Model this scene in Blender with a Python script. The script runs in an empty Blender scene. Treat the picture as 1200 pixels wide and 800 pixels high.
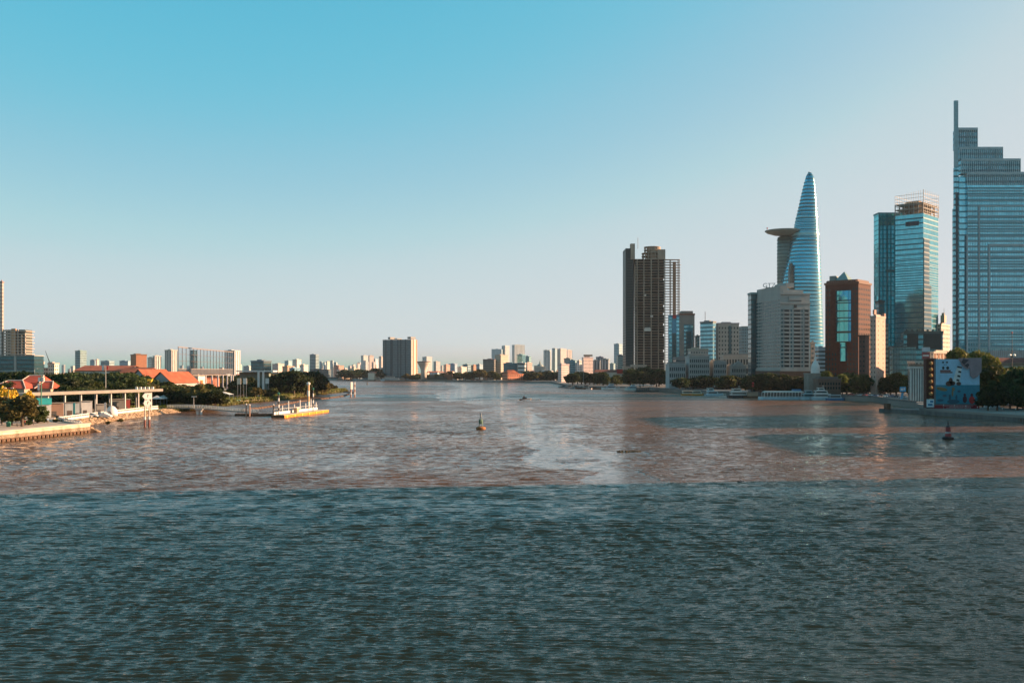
import bpy, bmesh, math, random
from math import sin, cos, tan, pi, radians, sqrt, atan2
from mathutils import Vector, Matrix

random.seed(7)
SC = bpy.context.scene
COL = SC.collection

# ------------------------------------------------------------------ camera
CAM_H = 18.0                      # eye height on the bridge above the river
F = 1200.0                        # focal length in photo pixels (photo is 1200 wide)
YH = 435.0                        # photo row of the horizon
cd = bpy.data.cameras.new('camera')
cam = bpy.data.objects.new('camera', cd)
COL.objects.link(cam)
cam.location = (0, 0, CAM_H)
cam.rotation_euler = (radians(90), 0, 0)
cd.sensor_width = 36.0
cd.lens = 36.0
cd.shift_y = (YH - 400.0) / 1200.0
cd.clip_start = 0.5
cd.clip_end = 40000
SC.camera = cam

# ------------------------------------------------------------------ light
SUN_AZ = radians(81.2)            # clockwise from the viewing direction (+Y)
SUN_EL = radians(15.5)
w = bpy.data.worlds.new('World')
SC.world = w
w.use_nodes = True
nt = w.node_tree
bg = nt.nodes['Background']
sky = nt.nodes.new('ShaderNodeTexSky')
sky.sky_type = 'NISHITA'
sky.sun_disc = False
sky.sun_elevation = SUN_EL
sky.sun_rotation = SUN_AZ
sky.altitude = 0
sky.air_density = 0.6
sky.dust_density = 1.5
sky.ozone_density = 4.0
EXPO = 1.5
SKY_STR = 0.10
def vscale(src, k):
    n = nt.nodes.new('ShaderNodeVectorMath'); n.operation = 'SCALE'; n.inputs[3].default_value = k
    nt.links.new(src, n.inputs[0]); return n.outputs[0]
# the photograph's teal film grade of the sky, as one tone curve per channel
cur = nt.nodes.new('ShaderNodeRGBCurve')
for ch, pts in enumerate(([(0,0),(.05,.05),(.089,.122),(.133,.290),(.175,.45),(.205,.545),(.26,.61),(.40,.68),(1,.74)],
                          [(0,0),(.10,.30),(.185,.505),(.27,.59),(.30,.63),(.325,.66),(.43,.69),(.60,.71),(1,.74)],
                          [(0,0),(.20,.40),(.36,.65),(.40,.685),(.53,.71),(.76,.735),(1,.75)])):
    c = cur.mapping.curves[ch]
    c.points[0].location = pts[0]; c.points[1].location = pts[-1]
    for p in pts[1:-1]: c.points.new(*p)
    for p in c.points: p.handle_type = 'AUTO_CLAMPED'
cur.mapping.extend = 'HORIZONTAL'
cur.mapping.update()
K0 = 0.11 * 2 ** 0.55
nt.links.new(vscale(sky.outputs[0], K0), cur.inputs[1])
nt.links.new(vscale(cur.outputs[0], 1.0 / (SKY_STR * 2 ** EXPO)), bg.inputs[0])
bg.inputs[1].default_value = SKY_STR

sd = bpy.data.lights.new('sun', 'SUN')
sd.energy = 5.0
sd.angle = radians(0.5)
sd.color = (1.0, 0.62, 0.37)
sun = bpy.data.objects.new('sun', sd)
COL.objects.link(sun)
sv = Vector((sin(SUN_AZ) * cos(SUN_EL), cos(SUN_AZ) * cos(SUN_EL), sin(SUN_EL)))
sun.rotation_euler = sv.to_track_quat('Z', 'Y').to_euler()
sun.location = (400, 0, 400)

SC.view_settings.view_transform = 'Standard'
SC.view_settings.look = 'None'
SC.view_settings.exposure = EXPO
SC.view_settings.gamma = 1.0
SC.view_settings.use_curve_mapping = False
SC.cycles.max_bounces = 6
SC.cycles.diffuse_bounces = 2
SC.cycles.glossy_bounces = 3
SC.cycles.transmission_bounces = 4
SC.cycles.transparent_max_bounces = 12
SC.cycles.volume_bounces = 0
SC.cycles.caustics_reflective = False
SC.cycles.caustics_refractive = False
SC.cycles.sample_clamp_indirect = 6.0

# ------------------------------------------------------------------ helpers
def at(x, y, D):
    """photo row/column plus true distance -> world point"""
    return Vector(((x - 600) / F * D, D, CAM_H + (YH - y) / F * D))
def X(x, D): return (x - 600) / F * D
def Z(y, D): return CAM_H + (YH - y) / F * D
def DW(y, z=0.0): return (CAM_H - z) * F / (y - YH)

def tag(o, label=None, cat=None, group=None, kind=None):
    if label: o['label'] = label
    if cat: o['category'] = cat
    if group: o['group'] = group
    if kind: o['kind'] = kind
    return o

class MB:
    def __init__(s): s.v = []; s.f = []; s.sm = False
    def add(s, vs, fs):
        n = len(s.v); s.v += [tuple(v) for v in vs]; s.f += [tuple(i + n for i in f) for f in fs]; return s
    def box(s, x0, x1, y0, y1, z0, z1):
        return s.add([(x0,y0,z0),(x1,y0,z0),(x1,y1,z0),(x0,y1,z0),(x0,y0,z1),(x1,y0,z1),(x1,y1,z1),(x0,y1,z1)],
                     [(0,3,2,1),(4,5,6,7),(0,1,5,4),(1,2,6,5),(2,3,7,6),(3,0,4,7)])
    def prism(s, poly, z0, z1, top=None):
        n = len(poly); top = top or poly
        a = sum(poly[i][0]*poly[(i+1)%n][1]-poly[(i+1)%n][0]*poly[i][1] for i in range(n))
        if a < 0: poly = poly[::-1]; top = top[::-1]
        vs = [(p[0],p[1],z0) for p in poly] + [(p[0],p[1],z1) for p in top]
        fs = [tuple(range(n))[::-1], tuple(range(n,2*n))] + [(i,(i+1)%n,n+(i+1)%n,n+i) for i in range(n)]
        return s.add(vs, fs)
    def loft(s, rings, cap=True):
        n = len(rings[0]); vs = [p for r in rings for p in r]; fs = []
        for k in range(len(rings)-1):
            for i in range(n):
                j = (i+1) % n
                fs.append((k*n+i, k*n+j, (k+1)*n+j, (k+1)*n+i))
        if cap:
            fs.append(tuple(range(n))[::-1]); fs.append(tuple((len(rings)-1)*n+i for i in range(n)))
        return s.add(vs, fs)
    def cyl(s, x, y, z0, z1, r0, r1=None, n=10):
        r1 = r0 if r1 is None else r1
        return s.loft([[(x+r*cos(2*pi*i/n), y+r*sin(2*pi*i/n), z) for i in range(n)] for r, z in ((r0,z0),(r1,z1))])
    def lathe(s, x, y, prof, n=14):
        return s.loft([[(x+r*cos(2*pi*i/n), y+r*sin(2*pi*i/n), z) for i in range(n)] for r, z in prof])
    def tube(s, p, q, r0, r1=None, n=6):
        p = Vector(p); q = Vector(q); r1 = r0 if r1 is None else r1
        d = (q-p); 
        if d.length < 1e-6: return s
        d.normalize(); a = d.orthogonal().normalized(); b = d.cross(a)
        return s.loft([[c + (a*cos(2*pi*i/n)+b*sin(2*pi*i/n))*r for i in range(n)] for c, r in ((p,r0),(q,r1))])
    def mesh(s, name, m):
        me = bpy.data.meshes.new(name); me.from_pydata(s.v, [], s.f)
        if m: me.materials.append(m)
        if s.sm:
            for p in me.polygons: p.use_smooth = True
        me.update(); return me
    def build(s, name, m, parent=None, loc=None, rz=0):
        o = bpy.data.objects.new(name, s.mesh(name, m)); COL.objects.link(o)
        if parent: o.parent = parent
        if loc is not None: o.location = loc
        if rz: o.rotation_euler = (0,0,rz)
        return o
def smooth(mb): mb.sm = True; return mb

def thing(name, label, cat, loc=(0,0,0), rz=0, group=None):
    o = bpy.data.objects.new(name, None); COL.objects.link(o)
    o.empty_display_size = 1.0
    o.location = loc; o.rotation_euler = (0,0,rz)
    return tag(o, label, cat, group)

def inst(name, me, parent=None, loc=(0,0,0), rz=0, sc=(1,1,1)):
    o = bpy.data.objects.new(name, me); COL.objects.link(o)
    o.parent = parent; o.location = loc; o.rotation_euler = (0,0,rz); o.scale = sc
    return o

def dup(root, loc, rz, sc=1.0, label=None, group=None):
    r = root.copy(); COL.objects.link(r); r.location = loc; r.rotation_euler = (0,0,rz); r.scale = (sc,sc,sc)
    if label: r['label'] = label
    if group: r['group'] = group
    for ch in list(root.children):
        c = ch.copy(); COL.objects.link(c); c.parent = r
        for g in list(ch.children):
            d = g.copy(); COL.objects.link(d); d.parent = c
    return r

# ------------------------------------------------------------------ materials
def _new(name):
    m = bpy.data.materials.new(name); m.use_nodes = True
    return m, m.node_tree, m.node_tree.nodes['Principled BSDF']
def mat(name, col, rough=0.75, metal=0.0, scale=0.35, var=0.22, emit=None, bump=0.0, spec=0.4, streak=False):
    """plain surface with a procedural wear / tone variation"""
    m, t, b = _new(name)
    tc = t.nodes.new('ShaderNodeTexCoord')
    nz = t.nodes.new('ShaderNodeTexNoise'); nz.inputs['Scale'].default_value = scale; nz.inputs['Detail'].default_value = 6
    if streak:
        mp = t.nodes.new('ShaderNodeMapping'); mp.inputs['Scale'].default_value = (1,1,0.12)
        t.links.new(tc.outputs['Object'], mp.inputs[0]); t.links.new(mp.outputs[0], nz.inputs['Vector'])
    else:
        t.links.new(tc.outputs['Object'], nz.inputs['Vector'])
    rp = t.nodes.new('ShaderNodeValToRGB')
    e = rp.color_ramp.elements
    e[0].position = 0.3; e[1].position = 0.7
    e[0].color = (*[c*(1-var) for c in col], 1); e[1].color = (*[min(1,c*(1+var*0.6)) for c in col], 1)
    t.links.new(nz.outputs[0], rp.inputs[0]); t.links.new(rp.outputs[0], b.inputs['Base Color'])
    b.inputs['Roughness'].default_value = rough; b.inputs['Metallic'].default_value = metal
    b.inputs['Specular IOR Level'].default_value = spec
    if emit:
        b.inputs['Emission Color'].default_value = (*emit[:3],1); b.inputs['Emission Strength'].default_value = emit[3]
    if bump:
        bp = t.nodes.new('ShaderNodeBump'); bp.inputs['Strength'].default_value = bump; bp.inputs['Distance'].default_value = 0.3
        t.links.new(nz.outputs[0], bp.inputs['Height']); t.links.new(bp.outputs[0], b.inputs['Normal'])
    return m

def math_n(t, op, a, b=None, c=None):
    n = t.nodes.new('ShaderNodeMath'); n.operation = op
    for i, v in enumerate((a, b, c)):
        if v is None: continue
        if isinstance(v, (int, float)): n.inputs[i].default_value = v
        else: t.links.new(v, n.inputs[i])
    return n.outputs[0]

def mod_mask(t, val, period, lo, hi):
    """1 where val mod period (as fraction) lies in lo..hi"""
    fr = math_n(t, 'FRACT', math_n(t, 'DIVIDE', math_n(t, 'ADD', val, 5000.0*period), period))
    return math_n(t, 'MULTIPLY', math_n(t, 'GREATER_THAN', fr, lo), math_n(t, 'LESS_THAN', fr, hi))

def wall_u(t):
    tc = t.nodes.new('ShaderNodeTexCoord')
    sp = t.nodes.new('ShaderNodeSeparateXYZ'); t.links.new(tc.outputs['Object'], sp.inputs[0])
    sn = t.nodes.new('ShaderNodeSeparateXYZ'); t.links.new(tc.outputs['Normal'], sn.inputs[0])
    isx = math_n(t, 'GREATER_THAN', math_n(t, 'ABSOLUTE', sn.outputs[0]), math_n(t, 'ABSOLUTE', sn.outputs[1]))
    mx = t.nodes.new('ShaderNodeMix'); mx.data_type = 'FLOAT'
    t.links.new(isx, mx.inputs[0]); t.links.new(sp.outputs[0], mx.inputs[2]); t.links.new(sp.outputs[1], mx.inputs[3])
    vert = math_n(t, 'LESS_THAN', math_n(t, 'ABSOLUTE', sn.outputs[2]), 0.5)
    return tc, sp, mx.outputs[0], vert

def facade_mat(name, style='grid', floor=3.4, bay=3.6, wu=(0.25,0.75), wz=(0.3,0.75), glass=(0.05,0.09,0.11), grough=0.25):
    """wall in the object's own colour with rows of glazed openings"""
    m, t, b = _new(name)
    tc, sp, u, vert = wall_u(t)
    mz = mod_mask(t, sp.outputs[2], floor, *wz)
    mu = mod_mask(t, u, bay, *wu)
    if style == 'bands': mk = mz
    elif style == 'ribs': mk = mu
    else: mk = math_n(t, 'MULTIPLY', mz, mu)
    mk = math_n(t, 'MULTIPLY', mk, vert)
    oi = t.nodes.new('ShaderNodeObjectInfo')
    nz = t.nodes.new('ShaderNodeTexNoise'); nz.inputs['Scale'].default_value = 0.15; nz.inputs['Detail'].default_value = 5
    t.links.new(tc.outputs['Object'], nz.inputs['Vector'])
    hv = t.nodes.new('ShaderNodeHueSaturation'); t.links.new(oi.outputs['Color'], hv.inputs['Color'])
    t.links.new(math_n(t, 'ADD', math_n(t, 'MULTIPLY', nz.outputs[0], 0.5), 0.75), hv.inputs['Value'])
    # panes differ a little from one another
    wn = t.nodes.new('ShaderNodeTexWhiteNoise'); wn.noise_dimensions = '2D'
    cb = t.nodes.new('ShaderNodeCombineXYZ')
    t.links.new(math_n(t, 'FLOOR', math_n(t, 'DIVIDE', u, bay)), cb.inputs[0]); t.links.new(math_n(t, 'FLOOR', math_n(t, 'DIVIDE', sp.outputs[2], floor)), cb.inputs[1])
    t.links.new(cb.outputs[0], wn.inputs['Vector'])
    g = t.nodes.new('ShaderNodeHueSaturation'); g.inputs['Color'].default_value = (*glass,1)
    t.links.new(math_n(t, 'ADD', math_n(t, 'MULTIPLY', wn.outputs[0], 1.0), 0.5), g.inputs['Value'])
    mx = t.nodes.new('ShaderNodeMix'); mx.data_type = 'RGBA'
    t.links.new(mk, mx.inputs[0]); t.links.new(hv.outputs[0], mx.inputs[6]); t.links.new(g.outputs[0], mx.inputs[7])
    t.links.new(mx.outputs[2], b.inputs['Base Color'])
    r = t.nodes.new('ShaderNodeMix'); r.data_type = 'FLOAT'; r.inputs[2].default_value = 0.8; r.inputs[3].default_value = grough
    t.links.new(mk, r.inputs[0]); t.links.new(r.outputs[0], b.inputs['Roughness'])
    return m

def glass_mat(name, col, span=(0.02,0.05,0.06), floor=3.8, bay=1.5, sp_frac=0.3, mull=0.1, metal=0.75, rough=0.12, wob=0.015):
    """reflective curtain wall: glass panes, floor spandrels and mullions"""
    m, t, b = _new(name)
    tc, sp, u, vert = wall_u(t)
    ms = mod_mask(t, sp.outputs[2], floor, 0.0, sp_frac)
    mm = mod_mask(t, u, bay, 0.0, mull)
    mk = math_n(t, 'MAXIMUM', ms, mm)
    wn = t.nodes.new('ShaderNodeTexWhiteNoise'); wn.noise_dimensions = '2D'
    cb = t.nodes.new('ShaderNodeCombineXYZ')
    t.links.new(math_n(t, 'FLOOR', math_n(t, 'DIVIDE', u, bay)), cb.inputs[0]); t.links.new(math_n(t, 'FLOOR', math_n(t, 'DIVIDE', sp.outputs[2], floor)), cb.inputs[1])
    t.links.new(cb.outputs[0], wn.inputs['Vector'])
    g = t.nodes.new('ShaderNodeHueSaturation'); g.inputs['Color'].default_value = (*col,1)
    t.links.new(math_n(t, 'ADD', math_n(t, 'MULTIPLY', wn.outputs[0], 0.35), 0.82), g.inputs['Value'])
    mx = t.nodes.new('ShaderNodeMix'); mx.data_type = 'RGBA'
    t.links.new(mk, mx.inputs[0]); t.links.new(g.outputs[0], mx.inputs[6]); mx.inputs[7].default_value = (*span,1)
    t.links.new(mx.outputs[2], b.inputs['Base Color'])
    me = math_n(t, 'MULTIPLY', math_n(t, 'SUBTRACT', 1.0, math_n(t, 'MULTIPLY', mk, 0.7)), metal)
    t.links.new(me, b.inputs['Metallic'])
    t.links.new(math_n(t, 'ADD', math_n(t, 'MULTIPLY', mk, 0.25), rough), b.inputs['Roughness'])
    nz = t.nodes.new('ShaderNodeTexNoise'); nz.inputs['Scale'].default_value = 0.12; nz.inputs['Detail'].default_value = 2
    t.links.new(tc.outputs['Object'], nz.inputs['Vector'])
    bp = t.nodes.new('ShaderNodeBump'); bp.inputs['Strength'].default_value = 1.0; bp.inputs['Distance'].default_value = wob*10
    t.links.new(nz.outputs[0], bp.inputs['Height']); t.links.new(bp.outputs[0], b.inputs['Normal'])
    return m

def leaf_mat(name, c0, c1):
    m, t, b = _new(name)
    tc = t.nodes.new('ShaderNodeTexCoord'); oi = t.nodes.new('ShaderNodeObjectInfo')
    nz = t.nodes.new('ShaderNodeTexNoise'); nz.inputs['Scale'].default_value = 0.55; nz.inputs['Detail'].default_value = 4
    t.links.new(tc.outputs['Object'], nz.inputs['Vector'])
    rp = t.nodes.new('ShaderNodeValToRGB'); e = rp.color_ramp.elements
    e[0].position = 0.35; e[1].position = 0.68; e[0].color = (*c0,1); e[1].color = (*c1,1)
    t.links.new(nz.outputs[0], rp.inputs[0])
    hv = t.nodes.new('ShaderNodeHueSaturation'); t.links.new(rp.outputs[0], hv.inputs['Color'])
    t.links.new(math_n(t, 'ADD', math_n(t, 'MULTIPLY', oi.outputs['Random'], 0.5), 0.75), hv.inputs['Value'])
    t.links.new(math_n(t, 'ADD', math_n(t, 'MULTIPLY', oi.outputs['Random'], 0.04), 0.48), hv.inputs['Hue'])
    t.links.new(hv.outputs[0], b.inputs['Base Color'])
    b.inputs['Roughness'].default_value = 0.6
    b.inputs['Specular IOR Level'].default_value = 0.25
    tr = t.nodes.new('ShaderNodeBsdfTranslucent'); t.links.new(hv.outputs[0], tr.inputs[0])
    mx = t.nodes.new('ShaderNodeMixShader'); mx.inputs[0].default_value = 0.4
    t.links.new(b.outputs[0], mx.inputs[1]); t.links.new(tr.outputs[0], mx.inputs[2]); t.links.new(mx.outputs[0], t.nodes['Material Output'].inputs[0])
    return m

M = {}
M['concrete'] = mat('concrete', (0.36,0.33,0.29), 0.85, scale=0.25, var=0.3, streak=True)
M['pale_stone'] = mat('pale_stone', (0.55,0.48,0.40), 0.85, scale=0.3, var=0.3, streak=True)
M['white'] = mat('white_paint', (0.64,0.62,0.59), 0.6, scale=0.4, var=0.12)
M['cream'] = mat('cream_paint', (0.62,0.54,0.44), 0.7, scale=0.4, var=0.15)
M['red_tile'] = mat('red_tile', (0.42,0.07,0.035), 0.8, scale=0.6, var=0.3)
M['orange_tile'] = mat('orange_tile', (0.30,0.085,0.04), 0.85, scale=0.3, var=0.3)
M['brick'] = mat('red_brick', (0.088,0.034,0.025), 0.85, scale=0.5, var=0.25)
M['dark'] = mat('dark_metal', (0.03,0.035,0.035), 0.5, scale=0.5, var=0.2)
M['steel'] = mat('grey_steel', (0.25,0.26,0.26), 0.45, 0.3, scale=0.5, var=0.2)
M['green'] = mat('green_paint', (0.02,0.13,0.085), 0.5, scale=0.5, var=0.2)
M['turq'] = mat('turquoise_paint', (0.04,0.42,0.42), 0.55, scale=0.5, var=0.15)
M['teal'] = mat('teal_paint', (0.03,0.20,0.22), 0.55, scale=0.5, var=0.2)
M['yellow'] = mat('yellow_blossom', (0.62,0.40,0.03), 0.7, scale=0.9, var=0.3)
M['orange'] = mat('orange_paint', (0.60,0.24,0.03), 0.5, scale=0.5, var=0.2)
M['red'] = mat('red_paint', (0.45,0.03,0.025), 0.5, scale=0.5, var=0.2)
M['rust'] = mat('rusty_red_brown', (0.16,0.07,0.04), 0.85, scale=0.7, var=0.4)
M['timber'] = mat('weathered_timber', (0.11,0.06,0.035), 0.85, scale=0.8, var=0.4)
M['brown'] = mat('brown_cladding', (0.28,0.12,0.07), 0.75, scale=0.4, var=0.2)
M['bark'] = mat('bark', (0.12,0.085,0.06), 0.9, scale=1.2, var=0.4)
M['black'] = mat('black_rubber', (0.015,0.015,0.016), 0.7, scale=0.5, var=0.2)
M['pane'] = mat('window_glass', (0.012,0.028,0.034), 0.22, 0.0, scale=0.05, var=0.4, spec=0.4)
M['pane_teal'] = mat('teal_window_glass', (0.010,0.075,0.09), 0.2, 0.0, scale=0.05, var=0.4, spec=0.5)
M['roofgrey'] = mat('grey_roofing', (0.17,0.17,0.165), 0.85, scale=0.3, var=0.3)
M['canopy'] = mat('pale_roof_sheet', (0.33,0.30,0.26), 0.6, scale=0.3, var=0.15)
M['lamp'] = mat('white_globe', (0.8,0.78,0.72), 0.4, scale=0.5, var=0.05)
M['bluepaint'] = mat('blue_paint', (0.05,0.17,0.32), 0.5, scale=0.5, var=0.2)
M['asphalt'] = mat('asphalt', (0.055,0.053,0.05), 0.9, scale=0.4, var=0.3)
M['rock'] = mat('rubble_rock', (0.34,0.24,0.15), 0.9, scale=1.1, var=0.5, bump=0.6)
M['leaf_dark'] = leaf_mat('leaf_dark_green', (0.014,0.027,0.009), (0.052,0.075,0.021))
M['leaf_mid'] = leaf_mat('leaf_mid_green', (0.026,0.042,0.011), (0.095,0.115,0.028))
M['leaf_olive'] = leaf_mat('leaf_olive', (0.055,0.055,0.017), (0.15,0.115,0.035))
M['leaf_bright'] = leaf_mat('leaf_yellow_green', (0.06,0.085,0.015), (0.21,0.20,0.04))
M['f_grid'] = facade_mat('facade_windows_grid')
M['f_band'] = facade_mat('facade_window_bands', 'bands', wz=(0.35,0.8), glass=(0.045,0.07,0.08))
M['f_rib'] = facade_mat('facade_vertical_ribs', 'ribs', bay=4.5, wu=(0.3,0.7), glass=(0.05,0.08,0.1))
M['f_fine'] = facade_mat('facade_fine_windows', 'grid', floor=3.2, bay=2.4, wu=(0.3,0.8), wz=(0.25,0.7), glass=(0.06,0.08,0.09))
M['g_blue'] = glass_mat('blue_curtain_glass', (0.19,0.53,0.66), span=(0.08,0.22,0.27), floor=4.0, bay=1.6, sp_frac=0.3, mull=0.08)
M['g_teal'] = glass_mat('teal_curtain_glass', (0.07,0.52,0.60), span=(0.02,0.16,0.19), floor=3.9, bay=2.2, sp_frac=0.14, mull=0.07)
M['g_dark'] = glass_mat('dark_curtain_glass', (0.045,0.13,0.16), span=(0.02,0.04,0.045), floor=3.6, bay=2.0, sp_frac=0.3, mull=0.15, metal=0.6)
M['g_mid'] = glass_mat('grey_blue_curtain_glass', (0.17,0.41,0.49), span=(0.04,0.12,0.15), floor=3.9, bay=1.5, sp_frac=0.35, mull=0.12)

def plain(col, rough=0.7):
    key = 'p%02x%02x%02x' % tuple(int(c*255) for c in col)
    if key not in M: M[key] = mat('paint_' + key, col, rough, scale=0.4, var=0.15)
    return M[key]

# ------------------------------------------------------------------ water
def water_mat():
    m, t, b = _new('river_water')
    geo = t.nodes.new('ShaderNodeNewGeometry')
    sp = t.nodes.new('ShaderNodeSeparateXYZ'); t.links.new(geo.outputs['Position'], sp.inputs[0])
    px, py = sp.outputs[0], sp.outputs[1]
    def noise(scale, sx=1, sy=1, detail=3, rough=0.55, dist=0.0, off=0):
        mp = t.nodes.new('ShaderNodeMapping'); mp.inputs['Scale'].default_value = (sx, sy, 1); mp.inputs['Location'].default_value = (off, off*1.7, 0)
        t.links.new(geo.outputs['Position'], mp.inputs[0])
        n = t.nodes.new('ShaderNodeTexNoise'); n.inputs['Scale'].default_value = scale
        n.inputs['Detail'].default_value = detail; n.inputs['Roughness'].default_value = rough; n.inputs['Distortion'].default_value = dist
        t.links.new(mp.outputs[0], n.inputs['Vector']); return n.outputs[0]
    def smoothstep(v, a, c):
        mr = t.nodes.new('ShaderNodeMapRange'); mr.interpolation_type = 'SMOOTHSTEP'
        t.links.new(v, mr.inputs[0]); mr.inputs[1].default_value = a; mr.inputs[2].default_value = c
        return mr.outputs[0]
    # calm slicks are stored on the mesh (0 = wind-ruffled, 1 = smooth)
    at_ = t.nodes.new('ShaderNodeAttribute'); at_.attribute_name = 'slick'
    slick = at_.outputs['Fac']
    # choppy ripples: wind-driven crests lying across the view, finer ripples riding on them
    fine = math_n(t, 'ADD', math_n(t, 'MULTIPLY', noise(1.9, 0.30, 1.35, 3, 0.6, 0.6, 7.0), 0.20), math_n(t, 'MULTIPLY', noise(3.6, 0.4, 1.3, 2, 0.6, 0.3, 13.0), 0.075))
    chop = fine
    gust = math_n(t, 'ADD', 0.6, math_n(t, 'MULTIPLY', noise(0.012, 1, 1.4, 4, 0.6, 0.5, 3.0), 0.8))
    gust = math_n(t, 'MULTIPLY', gust, math_n(t, 'ADD', 1.0, math_n(t, 'MULTIPLY', smoothstep(py, 60.0, 150.0), 0.8)))
    amp = math_n(t, 'MULTIPLY', gust, math_n(t, 'SUBTRACT', 1.0, math_n(t, 'MULTIPLY', slick, 0.72)))
    bp = t.nodes.new('ShaderNodeBump'); bp.inputs['Strength'].default_value = 1.0; bp.inputs['Distance'].default_value = 0.6
    t.links.new(math_n(t, 'MULTIPLY', chop, amp), bp.inputs['Height'])
    # ripples too small for the mesh further out: their slopes tilt the surface directly
    def slopes(scale, sx, sy, off):
        mp = t.nodes.new('ShaderNodeMapping'); mp.inputs['Scale'].default_value = (sx, sy, 1); mp.inputs['Location'].default_value = (off, off*1.7, 0)
        t.links.new(geo.outputs['Position'], mp.inputs[0])
        n = t.nodes.new('ShaderNodeTexNoise'); n.inputs['Scale'].default_value = scale; n.inputs['Detail'].default_value = 3; n.inputs['Roughness'].default_value = .6; n.inputs['Distortion'].default_value = .4
        t.links.new(mp.outputs[0], n.inputs['Vector'])
        v = t.nodes.new('ShaderNodeVectorMath'); v.operation = 'SUBTRACT'; v.inputs[1].default_value = (.5,.5,.5)
        t.links.new(n.outputs['Color'], v.inputs[0])
        q = t.nodes.new('ShaderNodeVectorMath'); q.operation = 'MULTIPLY'; q.inputs[1].default_value = (RIP_X, RIP_Y, 0)
        t.links.new(v.outputs[0], q.inputs[0]); return q.outputs[0]
    RIP_X, RIP_Y = 0.55, 2.9
    sl_ = slopes(0.95, 0.6, 1.25, 5.0)
    k_ = math_n(t, 'MULTIPLY', smoothstep(py, 85.0, 240.0), math_n(t, 'SUBTRACT', 1.0, math_n(t, 'MULTIPLY', slick, 0.72)))
    k_ = math_n(t, 'MULTIPLY', k_, math_n(t, 'ADD', 0.65, math_n(t, 'MULTIPLY', noise(0.012, 1, 1.4, 4, 0.6, 0.5, 3.0), 0.7)))
    sc_ = t.nodes.new('ShaderNodeVectorMath'); sc_.operation = 'SCALE'; t.links.new(sl_, sc_.inputs[0]); t.links.new(k_, sc_.inputs[3])
    ad_ = t.nodes.new('ShaderNodeVectorMath'); ad_.operation = 'ADD'; t.links.new(bp.outputs[0], ad_.inputs[0]); t.links.new(sc_.outputs[0], ad_.inputs[1])
    nn_ = t.nodes.new('ShaderNodeVectorMath'); nn_.operation = 'NORMALIZE'; t.links.new(ad_.outputs[0], nn_.inputs[0])
    t.links.new(nn_.outputs[0], b.inputs['Normal'])
    t.links.new(math_n(t, 'ADD', 0.26, math_n(t, 'MULTIPLY', slick, 0.95)), b.inputs['Specular IOR Level'])
    # silty water, a little more or less laden from place to place
    sv_ = noise(0.01, 1, 1.6, 5, 0.6, 0.7, 19.0)
    rp = t.nodes.new('ShaderNodeValToRGB'); e = rp.color_ramp.elements
    e[0].position = 0.35; e[1].position = 0.68
    e[0].color = (0.096,0.048,0.022,1); e[1].color = (0.166,0.076,0.031,1)
    t.links.new(sv_, rp.inputs[0]); t.links.new(rp.outputs[0], b.inputs['Base Color'])
    b.inputs['IOR'].default_value = 1.33
    b.inputs['Specular Tint'].default_value = (0.72, 1.0, 1.06, 1)
    t.links.new(math_n(t, 'ADD', 0.03, math_n(t, 'MULTIPLY', math_n(t, 'MULTIPLY', smoothstep(py, 150.0, 700.0), 0.26), math_n(t, 'SUBTRACT', 1.0, math_n(t, 'MULTIPLY', slick, 0.7)))), b.inputs['Roughness'])
    return m
M['water'] = water_mat()
import numpy as np
def vnoise(x, y, seed):
    """smooth lattice noise, 0..1"""
    rng = np.random.default_rng(seed); g = rng.random((256, 256))
    xi = np.floor(x).astype(int); yi = np.floor(y).astype(int)
    fx = x-xi; fy = y-yi; fx = fx*fx*(3-2*fx); fy = fy*fy*(3-2*fy)
    q = lambda i, j: g[i % 256, j % 256]
    return (q(xi,yi)*(1-fx)+q(xi+1,yi)*fx)*(1-fy)+(q(xi,yi+1)*(1-fx)+q(xi+1,yi+1)*fx)*fy
def fbm(x, y, seed, o=5, gain=0.55):
    s_ = 0; a = 1; tot = 0
    for k in range(o):
        s_ = s_+a*vnoise(x*2**k+17*k, y*2**k+31*k, seed+k); tot += a; a *= gain
    return s_/tot
sstep = lambda v, a, c: (lambda q: q*q*(3-2*q))(np.clip((v-a)/(c-a), 0, 1))
def slick_at(Xg, Yg):
    ys = [150,173,196,227,270,332,432,540,720,1080,1700]; xs = [20,18,11,14,8,12,4,-8,-34,-24,-60]; ws = [7,10,9,12,9,10,10,11,26,34,60]
    c = np.interp(Yg, ys, xs); wd = np.interp(Yg, ys, ws)
    d = np.abs(Xg-c+(fbm(Xg/14, Yg/26, 3, 6, .6)-.5)*36)
    core = sstep(d/wd, 1.04, 0.88)*sstep(Yg, 150, 172)
    hole = sstep(fbm(Xg/11, Yg/16, 21), .59, .62)
    core = core*(1-.85*hole)
    lane = sstep(fbm(Xg/38, Yg/26, 41, 6, .6)+np.where(Xg>30,-.05,0)+np.where(Yg>520,.07,0), .625, .655)*sstep(Yg, 150, 200)*sstep(Xg, 190, 60)
    lane2 = .35*sstep(fbm(Xg/60, Yg/14, 77, 5), .60, .68)*sstep(Yg, 60, 160)
    return np.maximum(np.maximum(core, lane*.5), lane2)
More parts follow.
